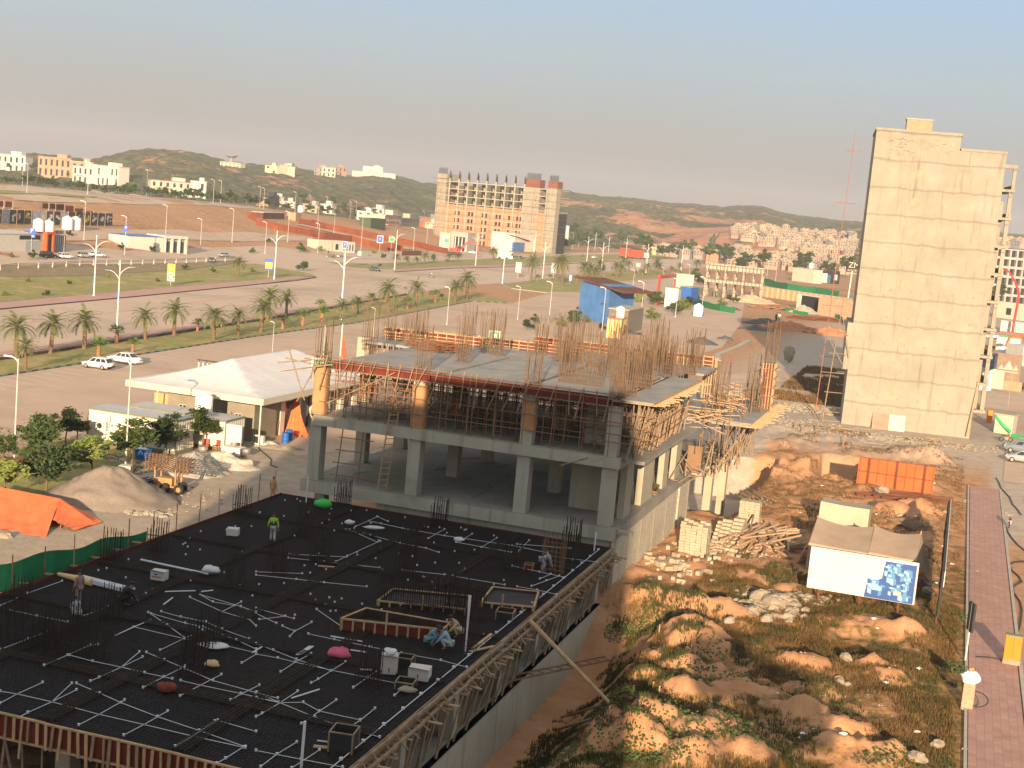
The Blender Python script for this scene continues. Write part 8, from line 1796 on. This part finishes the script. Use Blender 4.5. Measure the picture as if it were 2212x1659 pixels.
blk = Stock(lambda: tag(MB().box(-.2,.2,-.1,.1,0,.2).build('concrete_block', M('pale_block', (.4,.4,.4))), 'x', 'block'))
for i in range(64):
    x, y = (q.uniform(1395, 1545), q.uniform(1165, 1262)) if i < 44 else (q.uniform(1535, 1600), q.uniform(1150, 1215)); p = T(x, y); o = blk.put(p, q.uniform(0,3), q.uniform(.9,1.5), 'loose pale concrete block lying on the trampled ground by the block wall', 'loose blocks on the trampled ground')
for i in range(16): p = T(1450+q.uniform(-28,28), 1228+q.uniform(-9,9)); p.z += .18*(i % 2); blk.put(p, q.uniform(0,3), q.uniform(1.2,1.7), 'block in the low jumbled heap near the basement corner', 'blocks in the low jumbled heap')
# boulders and broken slabs
bou = [Stock(lambda s=s: tag(MB().blob((0,0,.35), 1, s, 8, 6, .22, (1.2,.85,.6)).build('boulder', m), 'x', 'boulder')) for s, m in ((1, STONEO), (2, STONE))]
for (x,y,s,k,l) in [(2003,1268,.75,0,'upper of the two orange boulders right of the billboard'),(2004,1284,.7,0,'lower of the two orange boulders right of the billboard'),(2024,1617,.62,0,'round orange boulder in the grass at the bottom right'),(1980,1650,.8,0,'orange boulder at the bottom edge of the picture'),(1828,1428,.6,1,'boulder at the head of the small ridge in the grass'),
 (1815,1480,.5,1,'pale boulder in the small stone group in the grass'),(1813,1472,.4,1,'smaller pale boulder in the small stone group'),(1832,1484,.35,1,'smallest stone of the group in the grass'),(1640,1300,1.1,1,'big pale slab stone in the rubble left of the billboard'),(1672,1316,1.2,1,'broad flat stone at the bottom of the rubble'),(1625,1330,.8,0,'orange flat stone at the lower rubble edge'),(1655,1345,.7,1,'flat stone below the rubble'),
 (1905,1070,1.2,0,'pinkish flat rock under the orange hoarding'),(1915,1300,1.0,0,'long flat rock at the foot of the billboard'),(1575,1348,.6,1,'stone on the slope of the tipped heaps'),(2040,1110,.4,0,'pale round stone by the tents'),(1945,1117,.5,1,'pale stone beside the tent roof')]: bou[k].put(T(x,y), q.uniform(0,3), s*.58, l, 'boulders on the open ground')
rubble(1700, 1290, 3.6, 1.6, 150, .26, M('pale_rubble', (.4,.4,.4)), 'pale rubble spread at the left foot of the white billboard', seed=5); rubble(1660, 1318, 2.8, 2.4, 60, .42, STONE, 'broken slabs left of the white billboard', seed=6); rubble(1610, 1195, 2.6, 1.6, 90, .16, M('pale_rubble', (.4,.4,.4)), 'grey rubble patch under the timber fan', seed=7)
rubble(2125, 1095, 1.7, 4.2, 120, .13, STONE, 'stone litter on the far end of the brick footway', seed=8); rubble(2125, 1218, 1.0, .35, 50, .09, STONE, 'small gravel spill across the brick footway', seed=9); rubble(1900, 1500, 9, 8, 190, .07, STONE, 'small stones scattered in the grass on the right', seed=10); rubble(1520, 1200, 6, 6, 150, .07, STONE, 'chips scattered on the trampled ground', seed=11); rubble(1620, 905, 12, 6, 220, .2, STONE, 'stones scattered on the waste ground beyond the pit', seed=12); rubble(360, 1075, 5, 5, 120, .13, STONE, 'stones scattered before the hoist cart', seed=13); rubble(320, 1112, 1.9, .7, 40, .3, M('pale_rubble', (.4,.4,.4)), 'pale rubble at the foot of the gravel heap', seed=14); rubble(610, 970, 1.5, .6, 120, .08, STONE, 'crushed stone spill by the blue drums', seed=15)
qw = random.Random(66)
for i, (x0,y0,x1,y1) in enumerate([(1712,923,1830,928),(1745,908,1820,913),(1842,928,1910,930),(1990,932,2070,935),(1990,952,2035,955),(1865,958,1905,962),(2000,948,2032,950),(1715,930,1722,922),(1730,938,1736,928),(1762,942,1768,930),(1820,965,1826,955),(1350,1142,1400,1152),(1545,1075,1625,1087),(1700,1095,1740,1100)]):
    a_, b_ = T(x0,y0), T(x1,y1); tag(MB().beam(a_+Vector((0,0,.12)), b_+Vector((0,0,.12+.8*(x1-x0 < 15))), .14, .06).build('plank', WOOD), 'pale plank or pole dropped on the waste ground near the tower', 'plank', 'dropped planks near the tower')
for i in range(40): x, y = qw.uniform(1650, 2120), qw.uniform(1000, 1640); p = T(x, y); o = tag(MB().blob((0,0,.05), qw.uniform(.06,.16), i, 5, 4, .4, (1.3,1,.4)).build('litter', TANKW), 'scrap of white litter lying in the grass', 'litter', 'litter on the open ground'); o.location = p
# brick pillar, cabinet, hoses, motorcycle
pp = G(2088, 1527, .1); t = thing('brick_pillar', 'leaning brick pillar topped by a white sack at the edge of the brick footway', 'pillar', pp, AZ, local=True); MB().box(-.3,.3,-.3,.3,-.1,1.35).build('brick_shaft', BRICK, t); MB().blob((0,.05,1.65), .5, 3, 10, 7, .14, (1,.8,.75)).build('sack', TANKW, t); MB().blob((0,.1,2.05), .17, 4, 7, 5, .2).build('top_stone', STONEO, t)
MB().path([(.3+.75*math.sin(k*.33), -.1, 1.0-.45*(1-math.cos(k*.33))) for k in range(10)], .035, 5).build('cable_loop', DARK, t)
pp = G(2183, 1434, .1); t = thing('feeder_cabinet', 'amber electric cabinet on a pale footing at the edge of the brick footway', 'cabinet', pp, AZ, local=True); MB().box(-.5,.5,-.25,.25,-.05,.3).build('footing', STONE, t); MB().box(-.47,.47,-.22,.22,.3,1.75).build('cabinet_body', AMBER, t); MB().box(-.5,.5,-.25,.25,1.75,1.84).build('lid', M('olive_trim', (.2,.2,.1)), t); MB().box(.0,.012,-.228,-.22,.35,1.7).build('door_joint', DARK, t)
def hose(pts, label, z=.09, r=.055): w = [G(x, y, z) for x, y in pts]; return tag(MB().path(w, r, 6).build('hose', DARK), label, 'hose')
hose([(2152,1032),(2158,1042),(2163,1055),(2170,1062),(2182,1075),(2188,1090),(2196,1098),(2206,1112)], 'dark hose crossing the far parking bays')
hose([(2172,1135),(2178,1150),(2188,1165),(2200,1178),(2215,1190)], 'dark hose from the motorcycle towards the right edge'); hose([(2215,1212),(2190,1214),(2180,1220),(2186,1232),(2202,1246),(2207,1256),(2196,1262),(2188,1268),(2190,1280),(2204,1300),(2208,1318),(2204,1350),(2196,1372)], 'dark hose winding along the parking bays down to the amber cabinet')
hose([(2180,1432),(2160,1424),(2140,1420),(2108,1418)], 'thin cable on the brick footway left of the amber cabinet', .16, .03); hose([(600,1010),(584,1004),(586,992),(560,970),(553,952)], 'black cable lying on the pale ground by the pavilion', .06, .04); hose([(1175,1280),(1235,1310),(1270,1330)], 'cable', .2) if False else None
def motorcycle(p, rz, label, mat, rider=None):
    t = thing('motorcycle', label, 'motorcycle', p, rz or 1e-4, local=True)
    for x in (-.62, .66):
        n = 16; vs = [(x+.3*math.cos(2*math.pi*i/n), -.05, .3+.3*math.sin(2*math.pi*i/n)) for i in range(n)]+[(x+.3*math.cos(2*math.pi*i/n), .05, .3+.3*math.sin(2*math.pi*i/n)) for i in range(n)]+[(x+.22*math.cos(2*math.pi*i/n), -.05, .3+.22*math.sin(2*math.pi*i/n)) for i in range(n)]+[(x+.22*math.cos(2*math.pi*i/n), .05, .3+.22*math.sin(2*math.pi*i/n)) for i in range(n)]
        f = []
        for i in range(n): j = (i+1) % n; f += [(i,j,n+j,n+i),(i,2*n+i,2*n+j,j),(n+i,n+j,3*n+j,3*n+i),(2*n+i,3*n+i,3*n+j,2*n+j)]
        w = MB().add(vs, f).build('wheel', TYRE, t); mb = MB()
        for k in range(6): mb.tube((x,0,.3),(x+.23*math.cos(k*1.047),0,.3+.23*math.sin(k*1.047)),.012,3)
        mb.build('spokes', CHROME, w)
    MB().path([(.66,0,.3),(.42,0,.95)], .04, 6).path([(.40,-.3,1.0),(.42,0,.97),(.40,.3,1.0)], .02, 5).build('fork_and_bars', CHROME, t); MB().blob((.18,0,.78), .24, 2, 8, 6, .03, (1.1,.55,.65)).build('fuel_tank', mat, t, True); MB().box(-.62,.02,-.12,.12,.72,.82).build('saddle', DARK, t); MB().box(-.2,.3,-.14,.14,.3,.62).path([(-.62,.0,.3),(-.1,0,.4),(-.5,0,.7)], .03, 5).build('engine_frame', CHROME, t); MB().blob((.52,0,.86), .1, 3, 7, 5, .02).build('headlamp', CHROME, t, True); return t
motorcycle(G(2180, 1138, .08), 1.2, 'red motorcycle parked at the kerb of the brick footway', REDP); motorcycle(G(2172, 954, .06), .1, 'red motorcycle parked in front of the grey-blue car at the right', REDP); mc = motorcycle(T(932, 600)+Vector((0,0,.05)), -.25, 'dark motorcycle ridden along the boulevard past the palms', DARK)
for i, x in enumerate((705, 712, 720, 760, 768)): motorcycle(T(x, 556-i) if i < 3 else T(x-30, 556), .2+i, ['first','second','third','fourth','fifth'][i]+' motorcycle in the little group before the window cabin', DARK)
# grass, creepers
def tufts(name, label, pts, mat, h=.3, w=.05, n=5, seed=1, cat='grass'):
    q = random.Random(seed); vs = []; fs = []
    for (x, y) in pts:
        z = HZ0(x, y)
        for k in range(n):
            a = q.uniform(0,6.28); r_ = q.uniform(0,.16); bx, by = x+r_*math.cos(a), y+r_*math.sin(a); hh = h*q.uniform(.5,1.3); l = q.uniform(-.5,.5)*hh; c, s = math.cos(a)*w, math.sin(a)*w; i0 = len(vs); vs += [(bx-c,by-s,z-.02),(bx+c,by+s,z-.02),(bx+l*math.cos(a+1)*.7,by+l*math.sin(a+1)*.7,z+hh)]; fs.append((i0,i0+1,i0+2))
    me = bpy.data.meshes.new(name); me.from_pydata(vs, [], fs); me.materials.append(mat); o = bpy.data.objects.new(name, me); COL.objects.link(o); return tag(o, label, cat, kind='stuff')
_cz = {}
def HZ0(x, y): return _cz[(x, y)]
def region(n, a0, a1, b0, b1, cond=None, seed=1, thr=.5, sc=4.):
    r_ = np.random.RandomState(seed); a = r_.uniform(a0,a1,n); b = r_.uniform(b0,b1,n); x = a*CA-b*SA; y = a*SA+b*CA; z = hz_all(x, y); m = fbm(x/sc+3, y/sc+9, 4) > thr
    if cond is not None: m &= cond(a, b, z)
    out = []
    for X, Y, Z_ in zip(x[m], y[m], z[m]): _cz[(X, Y)] = Z_; out.append((X, Y))
    return out
tufts('dry_grass', 'dry brown-green grass covering the open ground on the right', region(52000, -15, 2.2, 58, 100, lambda a,b,z: (z < .72), 3, .49), M('dry_grass', (.11,.065,.022), (.19,.115,.042), .7, 1), .22, .022, 4, 3)
tufts('green_grass', 'greener grass in the hollows of the open ground', region(24000, -14, 2.4, 58, 112, lambda a,b,z: (z < .60), 4, .53, 3.), M('green_grass', (.04,.048,.012), (.08,.08,.022), .8, 1), .25, .024, 4, 4)
tufts('distant_grass', 'dry grass on the waste ground between tents and tower', region(16000, -18, 2.4, 112, 182, None, 5, .54, 6.), M('dry_grass', (.2,.2,.2)), .2, .03, 3, 5); tufts('bank_grass', 'dark grass on the shaded bank below the basement wall', region(9000, -18.5, -12, 56, 90, None, 6, .50, 2.), M('green_grass', (.1,.1,.1)), .25, .03, 4, 6)
tufts('field_grass', 'shaded grass field left of the tower', region(16000, -26, 0, 205, 262, None, 8, .44, 9.), M('dry_grass', (.2,.2,.2)), .5, .12, 2, 8)
tufts('lawn_tufts', 'short grass of the garden lawn at the left', region(9000, -92, -63, 86, 108, None, 9, .30, 6.), M('green_grass', (.1,.1,.1)), .14, .03, 3, 9)
def creeper(px, py, ra, rb, n, label, seed):
    c = T(px, py); q = random.Random(seed); mb = MB()
    for i in range(int(n*.45)):
        r_ = q.random()**.6; a = q.uniform(0,6.28); x = c.x+ra*r_*math.cos(a); y = c.y+rb*r_*math.sin(a); p = Vector((x, y, HZ(x,y)+q.uniform(.02,.30))); a1 = Vector((q.gauss(0,1),q.gauss(0,1),q.gauss(0,.4))).normalized(); b1 = a1.orthogonal().normalized(); L = .085*q.uniform(.6,1.4); mb.add([p-a1*L, p+b1*L*.6, p+a1*L, p-b1*L*.6], [(0,1,2,3)])
    return tag(mb.build('creeping_plant', LEAF), label, 'plant', kind='stuff')
for i, (x,y,ra,rb,n) in enumerate([(1380,1350,2.2,.9,500),(1410,1350,1.6,.7,300),(1335,1370,.9,.9,350),(1530,1400,1.2,.8,260),(1345,1500,2.4,.8,600),(1330,1520,1.6,.7,400),(1250,1610,3.0,1.2,700),(1370,1600,1.2,1.3,420),(1450,1535,2.2,.8,420),(1500,1570,2.0,.9,500),(1570,1560,2.4,.8,500),(1620,1590,2.2,.8,420),(1400,1640,1.6,.8,400),(1930,1640,1.8,.8,520),(2070,1450,.9,1.3,420),(1560,1460,2.0,.7,300),(1500,1440,1.2,.5,220),(1480,1625,1.6,.6,260),(2068,1335,.8,1.2,200)]):
    creeper(x, y, ra, rb, n, ['leafy creeper hugging a tipped earth heap','low leafy plants in a hollow of the open ground'][i % 2]+', patch '+['near the wall','by the ladder','below the stakes','under the upper heaps','beside the log','under the log','at the bottom left of the bank','on the big near heap','between two near heaps','behind the big near heap','in the lower middle hollow','right of the lower heaps','at the bottom edge','at the bottom right','beside the edge-on sign','in the middle of the heaps','on a middle heap','low in the middle','by the edge-on hoarding'][i], 60+i)
for (x,y,tx,ty) in ((1423,1370,1427,1349),(1410,1492,1411,1483),(1423,1503,1424,1481),(2177,880,2185,800)):
    b = T(x,y); tag(MB().tube(b, b+Vector((0,0,max(.5, top_h(b,tx,ty)))), .04, 5).build('marker_stake', WOOD), 'thin wooden stake standing on the open ground', 'stake', 'wooden stakes on the open ground')
# ================= people =================
SKINS = []
def flush():
    dg = bpy.context.evaluated_depsgraph_get()
    R_ = [(o, bpy.data.meshes.new_from_object(o.evaluated_get(dg)), m) for o, m in SKINS]
    for o, me, m in R_: o.modifiers.clear(); o.data = me; me.materials.clear(); me.materials.append(m)

def skin(name, V, E_, mat, parent, sub=1):
    me = bpy.data.meshes.new(name); me.from_pydata([v[:3] for v in V], E_, []); o = bpy.data.objects.new(name, me); md = o.modifiers.new('Skin', 'SKIN'); md.use_smooth_shade = True
    if not me.skin_vertices: me.skin_vertices.new() if hasattr(me.skin_vertices, 'new') else None
    for i, v in enumerate(V): me.skin_vertices[0].data[i].radius = (v[3], v[4] if len(v) > 4 else v[3])
    me.skin_vertices[0].data[0].use_root = True
    s = o.modifiers.new('Sub', 'SUBSURF'); s.levels = s.render_levels = sub
    COL.objects.link(o); SKINS.append((o, mat))
    if parent: o.parent = parent
    return o
POSES = {  # joints: pelvis, chest, neck, head, shoulders/elbows/hands L R, hips/knees/feet L R   (x right, y forward)
 'stand': dict(pel=(0,0,.93), ch=(0,0,1.30), ne=(0,.01,1.48), he=(0,.03,1.64), el=(-.25,0,1.10), hl=(-.26,.10,.86), er=(.25,0,1.10), hr=(.26,.10,.86), kl=(-.10,.02,.50), fl=(-.11,-.02,.07), kr=(.10,.02,.50), fr=(.11,-.02,.07)),
 'walk': dict(pel=(0,0,.92), ch=(0,.03,1.29), ne=(0,.05,1.47), he=(0,.08,1.63), el=(-.28,-.04,1.10), hl=(-.30,.10,.88), er=(.27,.02,1.10), hr=(.29,-.06,.86), kl=(-.09,.14,.52), fl=(-.10,.02,.08), kr=(.10,-.04,.50), fr=(.10,-.28,.10)),
 'squat': dict(pel=(0,-.15,.30), ch=(0,.12,.58), ne=(0,.24,.72), he=(0,.34,.82), el=(-.24,.30,.45), hl=(-.10,.50,.22), er=(.24,.30,.45), hr=(.10,.50,.22), kl=(-.20,.28,.50), fl=(-.14,.05,.06), kr=(.20,.28,.50), fr=(.14,.05,.06)),
 'bend': dict(pel=(0,-.12,.70), ch=(0,.24,.80), ne=(0,.42,.74), he=(0,.54,.66), el=(-.20,.40,.48), hl=(-.10,.52,.22), er=(.20,.40,.48), hr=(.10,.52,.22), kl=(-.14,.08,.42), fl=(-.14,-.05,.06), kr=(.14,.05,.42), fr=(.14,-.08,.06)),
 'ride': dict(pel=(0,-.1,.95), ch=(0,0,1.28), ne=(0,.03,1.42), he=(0,.06,1.58), el=(-.27,.2,1.12), hl=(-.28,.42,1.05), er=(.27,.2,1.12), hr=(.28,.42,1.05), kl=(-.2,.25,.7), fl=(-.2,.05,.3), kr=(.2,.25,.7), fr=(.2,.05,.3))}
def person(loc, rz, pose, top, legs, label, head='hair', sleeve=True, sc=1.0, vest=None, long_=False):
    P = {k: Vector(v) for k, v in POSES[pose].items()}; t = thing('person', label, 'person', loc, rz or 1e-4, local=True); t.scale = (sc,)*3
    sl = P['ch']+Vector((-.19,0,.10)); sr = P['ch']+Vector((.19,0,.10)); hl = P['pel']+Vector((-.10,0,-.03)); hr = P['pel']+Vector((.10,0,-.03)); V = []; E_ = []
    def v(p, r_, r2=None): V.append((p.x, p.y, p.z, r_, r2 or r_)); return len(V)-1
    def body(k, hands=True):
        V.clear(); E_.clear(); a = v(P['pel'], .125*k, .10*k); m = v(P['pel'].lerp(P['ch'], .5), .115*k, .09*k); c = v(P['ch'], .14*k, .10*k); E_.extend([(a,m),(m,c)]); return a, c
    a, c = body(1.0); n_ = v(P['ne'], .05); h0 = v(P['he']-Vector((0,0,.06)), .075, .085); h1 = v(P['he']+Vector((0,0,.07)), .085, .09); E_ += [(c,n_),(n_,h0),(h0,h1)]
    for s_, e_, w_ in ((sl,'el','hl'),(sr,'er','hr')):
        i = v(s_, .055); j = v(P[e_], .042); k = v(P[w_], .028); E_ += [(c,i),(i,j),(j,k)]; d = (P[w_]-P[e_]).normalized(); sd_ = d.orthogonal().normalized(); pm = v(P[w_]+d*.05, .032, .018); E_.append((k,pm))
        for f in range(4): r1 = v(P[w_]+d*(.10+.004*f)+sd_*(.024*(f-1.5)), .009); r2_ = v(P[w_]+d*(.15+.01*(f in (1,2)))+sd_*(.026*(f-1.5))+Vector((0,0,-.015)), .008); E_ += [(pm,r1),(r1,r2_)]
        th = v(P[w_]+d*.07+sd_*.05, .010); E_.append((pm,th))
    for s_, e_, w_ in ((hl,'kl','fl'),(hr,'kr','fr')): i = v(s_, .085); j = v(P[e_], .058); k = v(P[w_], .042); tt_ = v(P[w_]+Vector((0,.17,-.03)), .036, .025); E_ += [(a,i),(i,j),(j,k),(k,tt_)]
    b = skin('body', V, E_, SKIN, t)
    V.clear(); E_.clear(); a = v(P['pel']+Vector((0,0,-.05 if not long_ else -.25)), .165 if not long_ else .20, .14); m = v(P['pel'].lerp(P['ch'], .5), .15, .12); c = v(P['ch'], .165, .125); E_ += [(a,m),(m,c)]; E_.append((c, v(P['ne']-Vector((0,0,.03)), .065)))
    if sleeve:
        for s_, e_, w_ in ((sl,'el','hl'),(sr,'er','hr')): i = v(s_, .078); j = v(P[e_], .062); k = v(P[e_].lerp(P[w_], .85), .045); E_ += [(c,i),(i,j),(j,k)]
    skin('shirt', V, E_, top, t)
    V.clear(); E_.clear(); a = v(P['pel'], .145, .125)
    for s_, e_, w_ in ((hl,'kl','fl'),(hr,'kr','fr')): i = v(s_, .108); j = v(P[e_], .085); k = v(P[w_]+Vector((0,0,.05)), .066); E_ += [(a,i),(i,j),(j,k)]
    skin('trousers', V, E_, legs, t)
    if vest: V.clear(); E_.clear(); a = v(P['pel']+Vector((0,0,.02)), .175, .15); c = v(P['ch']+Vector((0,0,.05)), .178, .14); E_.append((a,c)); skin('vest', V, E_, vest, t)
    hm = {'hair': HAIR, 'helmet_dark': DARK, 'helmet_orange': ORANGE, 'scarf': cloth('scarf', (.5,.4,.3))}[head]; he = P['he']+Vector((0,-.012,.05)); mb = MB(); mb.lathe([(.108 if 'helmet' in head else .1,0),(.112,.03),(.10,.08),(.06,.115),(.01,.125)], tuple(he-Vector((0,0,.02))), 12); mb.build('helmet' if 'helmet' in head else 'hair', hm, t, True)
    fy = P['he']; mb = MB(); mb.blob(tuple(fy+Vector((0,.092,-.02))), .017, 1, 6, 4, 0); mb.build('nose', SKIN, t, True)
    for s in (-1, 1): MB().blob(tuple(fy+Vector((.03*s,.082,.01))), .011, 1, 6, 4, 0).build('eye', DARK, t); MB().blob(tuple(fy+Vector((.092*s,.0,-.01))), .022, 1, 6, 4, 0, (.5,1,1.3)).build('ear', SKIN, t)
    MB().box(fy.x-.025, fy.x+.025, fy.y+.082, fy.y+.09, fy.z-.06, fy.z-.05).build('mouth', cloth('lip', (.2,.07,.05)), t); return t
D = Vector((0,0,ZS+.08))
def dk(px, py): p = G(px, py, ZS); p.z = ZS+.08; return p
GV = cloth('lime', (.22,.42,.03)); 
w1 = person(dk(588,1174), math.radians(10), 'walk', GV, cloth('grey_trousers', (.30,.30,.30)), 'worker in lime sleeves, a black vest and a dark helmet walking away across the deck', 'helmet_dark', vest=cloth('black_vest', (.015,.015,.017)), sc=1.05)
MB().box(-.02,.02,-.175,-.17,1.16,1.30).box(-.05,.05,-.175,-.17,1.14,1.16).build('back_print', WHITE, w1)
person(dk(169,1312), math.radians(60), 'stand', cloth('dusty_rose', (.26,.17,.15)), cloth('dusty_rose', (.26,.17,.15)), 'man in a long dusty-pink tunic and trousers standing by the pipe bundle', sc=1.05, long_=True)
person(dk(266,1310), math.radians(-60), 'squat', cloth('black_shirt', (.015,.015,.016)), cloth('black_shirt', (.02,.02,.02)), 'worker in black squatting right of the pipe bundle', sc=1.25); person(dk(166,1336), math.radians(40), 'squat', cloth('grey_blue', (.20,.23,.28)), cloth('grey_trousers', (.3,.3,.3)), 'worker in pale grey crouching in front of the standing man')
person(dk(928,1397), math.radians(-95), 'squat', cloth('teal_blue', (.12,.21,.26)), cloth('teal_blue', (.12,.21,.26)), 'left one of two blue-clad workers crouching at the red form', sc=1.1, long_=False); person(dk(965,1405), math.radians(85), 'squat', cloth('sky_blue', (.20,.30,.36)), cloth('pale_grey', (.3,.32,.32)), 'right one of two blue-clad workers crouching at the red form', sc=1.15)
person(dk(985,1378), math.radians(120), 'squat', cloth('tan_shirt', (.36,.27,.18)), cloth('tan_shirt', (.36,.27,.18)), 'bare-headed worker in tan crouching beside the tall white pipe', sc=1.2); person(dk(1172,1236), math.radians(-80), 'bend', cloth('light_grey_shirt', (.28,.30,.33)), cloth('light_grey_shirt', (.28,.30,.33)), 'worker in light grey bending over at the far right of the deck', sc=1.1)
person(G(588,1078,1.2), math.radians(-20), 'stand', cloth('ochre_shirt', (.40,.25,.10)), cloth('ochre_shirt', (.40,.25,.10)), 'man in ochre with an orange helmet standing beyond the far left corner of the deck', 'helmet_orange'); person(mc.location+Vector((-.1,0,0)), mc.rotation_euler[2]-math.pi/2, 'ride', cloth('white_shirt', (.6,.58,.55)), cloth('dark_trousers', (.04,.04,.05)), 'rider in a white shirt on the motorcycle on the boulevard')
person(T(1676,698), .3, 'stand', cloth('black_shirt', (.02,.02,.02)), cloth('black_shirt', (.02,.02,.02)), 'left figure of the group on the haul ground, in black', sc=1.6); person(T(1682,699), .3, 'stand', cloth('white_shirt', (.6,.6,.6)), cloth('pale_grey', (.3,.3,.3)), 'figure in white standing in the middle of the haul ground', sc=1.7); person(T(709,549), .3, 'stand', cloth('ochre_shirt', (.4,.3,.1)), cloth('dark_trousers', (.04,.04,.05)), 'man standing before the window cabin near the motorcycles', sc=1.2)

flush()
# ================= labels that tell neighbours apart =================
def sx(o):
    v = Vector(o.location)-Vector((0,0,CAMH)); w = v.dot(_fw); return (1106+F_PX*v.dot(CR)/w, 829.5-F_PX*v.dot(CU)/w)
ORD = ['first','second','third','fourth','fifth','sixth','seventh','eighth','ninth','tenth','eleventh','twelfth','thirteenth','fourteenth','fifteenth','sixteenth','seventeenth','eighteenth','nineteenth','twentieth']
def nth(i): return ORD[i] if i < 20 else ('twenty-'+ORD[i-20] if i < 29 else ('thirtieth' if i == 29 else ('thirty-'+ORD[i-30] if i < 39 else ('fortieth' if i == 39 else 'forty-'+ORD[i-40]))))
def relabel(group, base, prefix=None):
    O = [o for o in bpy.data.objects if o.parent is None and o.get('group') == group and (prefix is None or o.name.startswith(prefix))]
    O.sort(key=lambda o: sx(o)[0])
    for i, o in enumerate(O): o['label'] = base.format(nth(i) if i < len(O)-1 else 'last')
relabel('date palms on the grass median', 'date palm on the grass median, {} in the row from the left')
relabel('fan palms on the grass median', 'low fan palm on the grass median, {} from the left')
relabel('date palms on the far verge', 'small date palm on the far verge beyond the boulevard, {} from the left')
relabel('date palms on the island', 'slender date palm on the island before the red lorry, {} from the left')
relabel('fan palms on the island', 'low fan palm on the island, {} from the left')
relabel('distant lamp posts', 'thin pale lamp post in the distance, {} of them from the left edge')
relabel('roadside bushes', 'green bush by the roads and cabins, {} from the left edge')
relabel('picture hoardings in the long dark row', 'framed picture panel in the long dark row, {} from the left edge')
relabel('column starter bars above the upper deck', 'tall bare column bars above the upper deck, {} bunch from the left')
relabel('starter bar cages on the foreground deck', 'dark column starter bars on the foreground deck, {} bunch from the left')
relabel('wall starter bars on the upper deck', 'dense wall bar row on the right part of the upper deck, {} from the left')
relabel('starter bars on the outer deck', 'bars rising from the outer deck, {} bunch from the left')
relabel('loose white pipes on the foreground deck', 'loose cut length of white pipe on the dark mesh, {} from the left')
relabel('white conduit runs on the foreground deck', 'branching white conduit run on the dark mesh, {} from the left')
relabel('stakes along the left deck edge', 'thin stake on the left edge of the dark deck, {} from the left')
relabel('battens under the left deck edge', 'pale batten end under the left deck edge, {} from the left')
relabel('dropped planks near the tower', 'pale plank or pole dropped on the waste ground, {} from the left')
relabel('poles at the upper left corner', 'loose scaffold pole at the upper left corner, {} from the left')
relabel('poles on the shaded bank', 'thin pole lying on the shaded bank below the log, {} from the left')
relabel('free scaffold tubes at the right end', 'scaffold tube standing at the right end of the frame building, {} from the left')
relabel('wooden stakes on the open ground', 'thin wooden stake on the open ground, {} from the left')
relabel('far trees on the right', 'green tree among the far verges and houses, {} from the left')
# ================= evening dust in the air =================
hm = bpy.data.materials.new('haze'); hm.use_nodes = True; n = hm.node_tree; n.nodes.clear(); ho = n.nodes.new('ShaderNodeOutputMaterial'); pv_ = n.nodes.new('ShaderNodeVolumePrincipled')
pv_.inputs['Color'].default_value = (.80,.82,.90,1); pv_.inputs['Density'].default_value = .00018; pv_.inputs['Anisotropy'].default_value = 0.0; n.links.new(pv_.outputs[0], ho.inputs['Volume'])
tag(MB().box(-2600, 2600, -60, 4200, -14, 130).build('haze', hm), kind='stuff', label='pale evening dust in the air over the whole site', cat='haze')
bpy.context.view_layer.update()
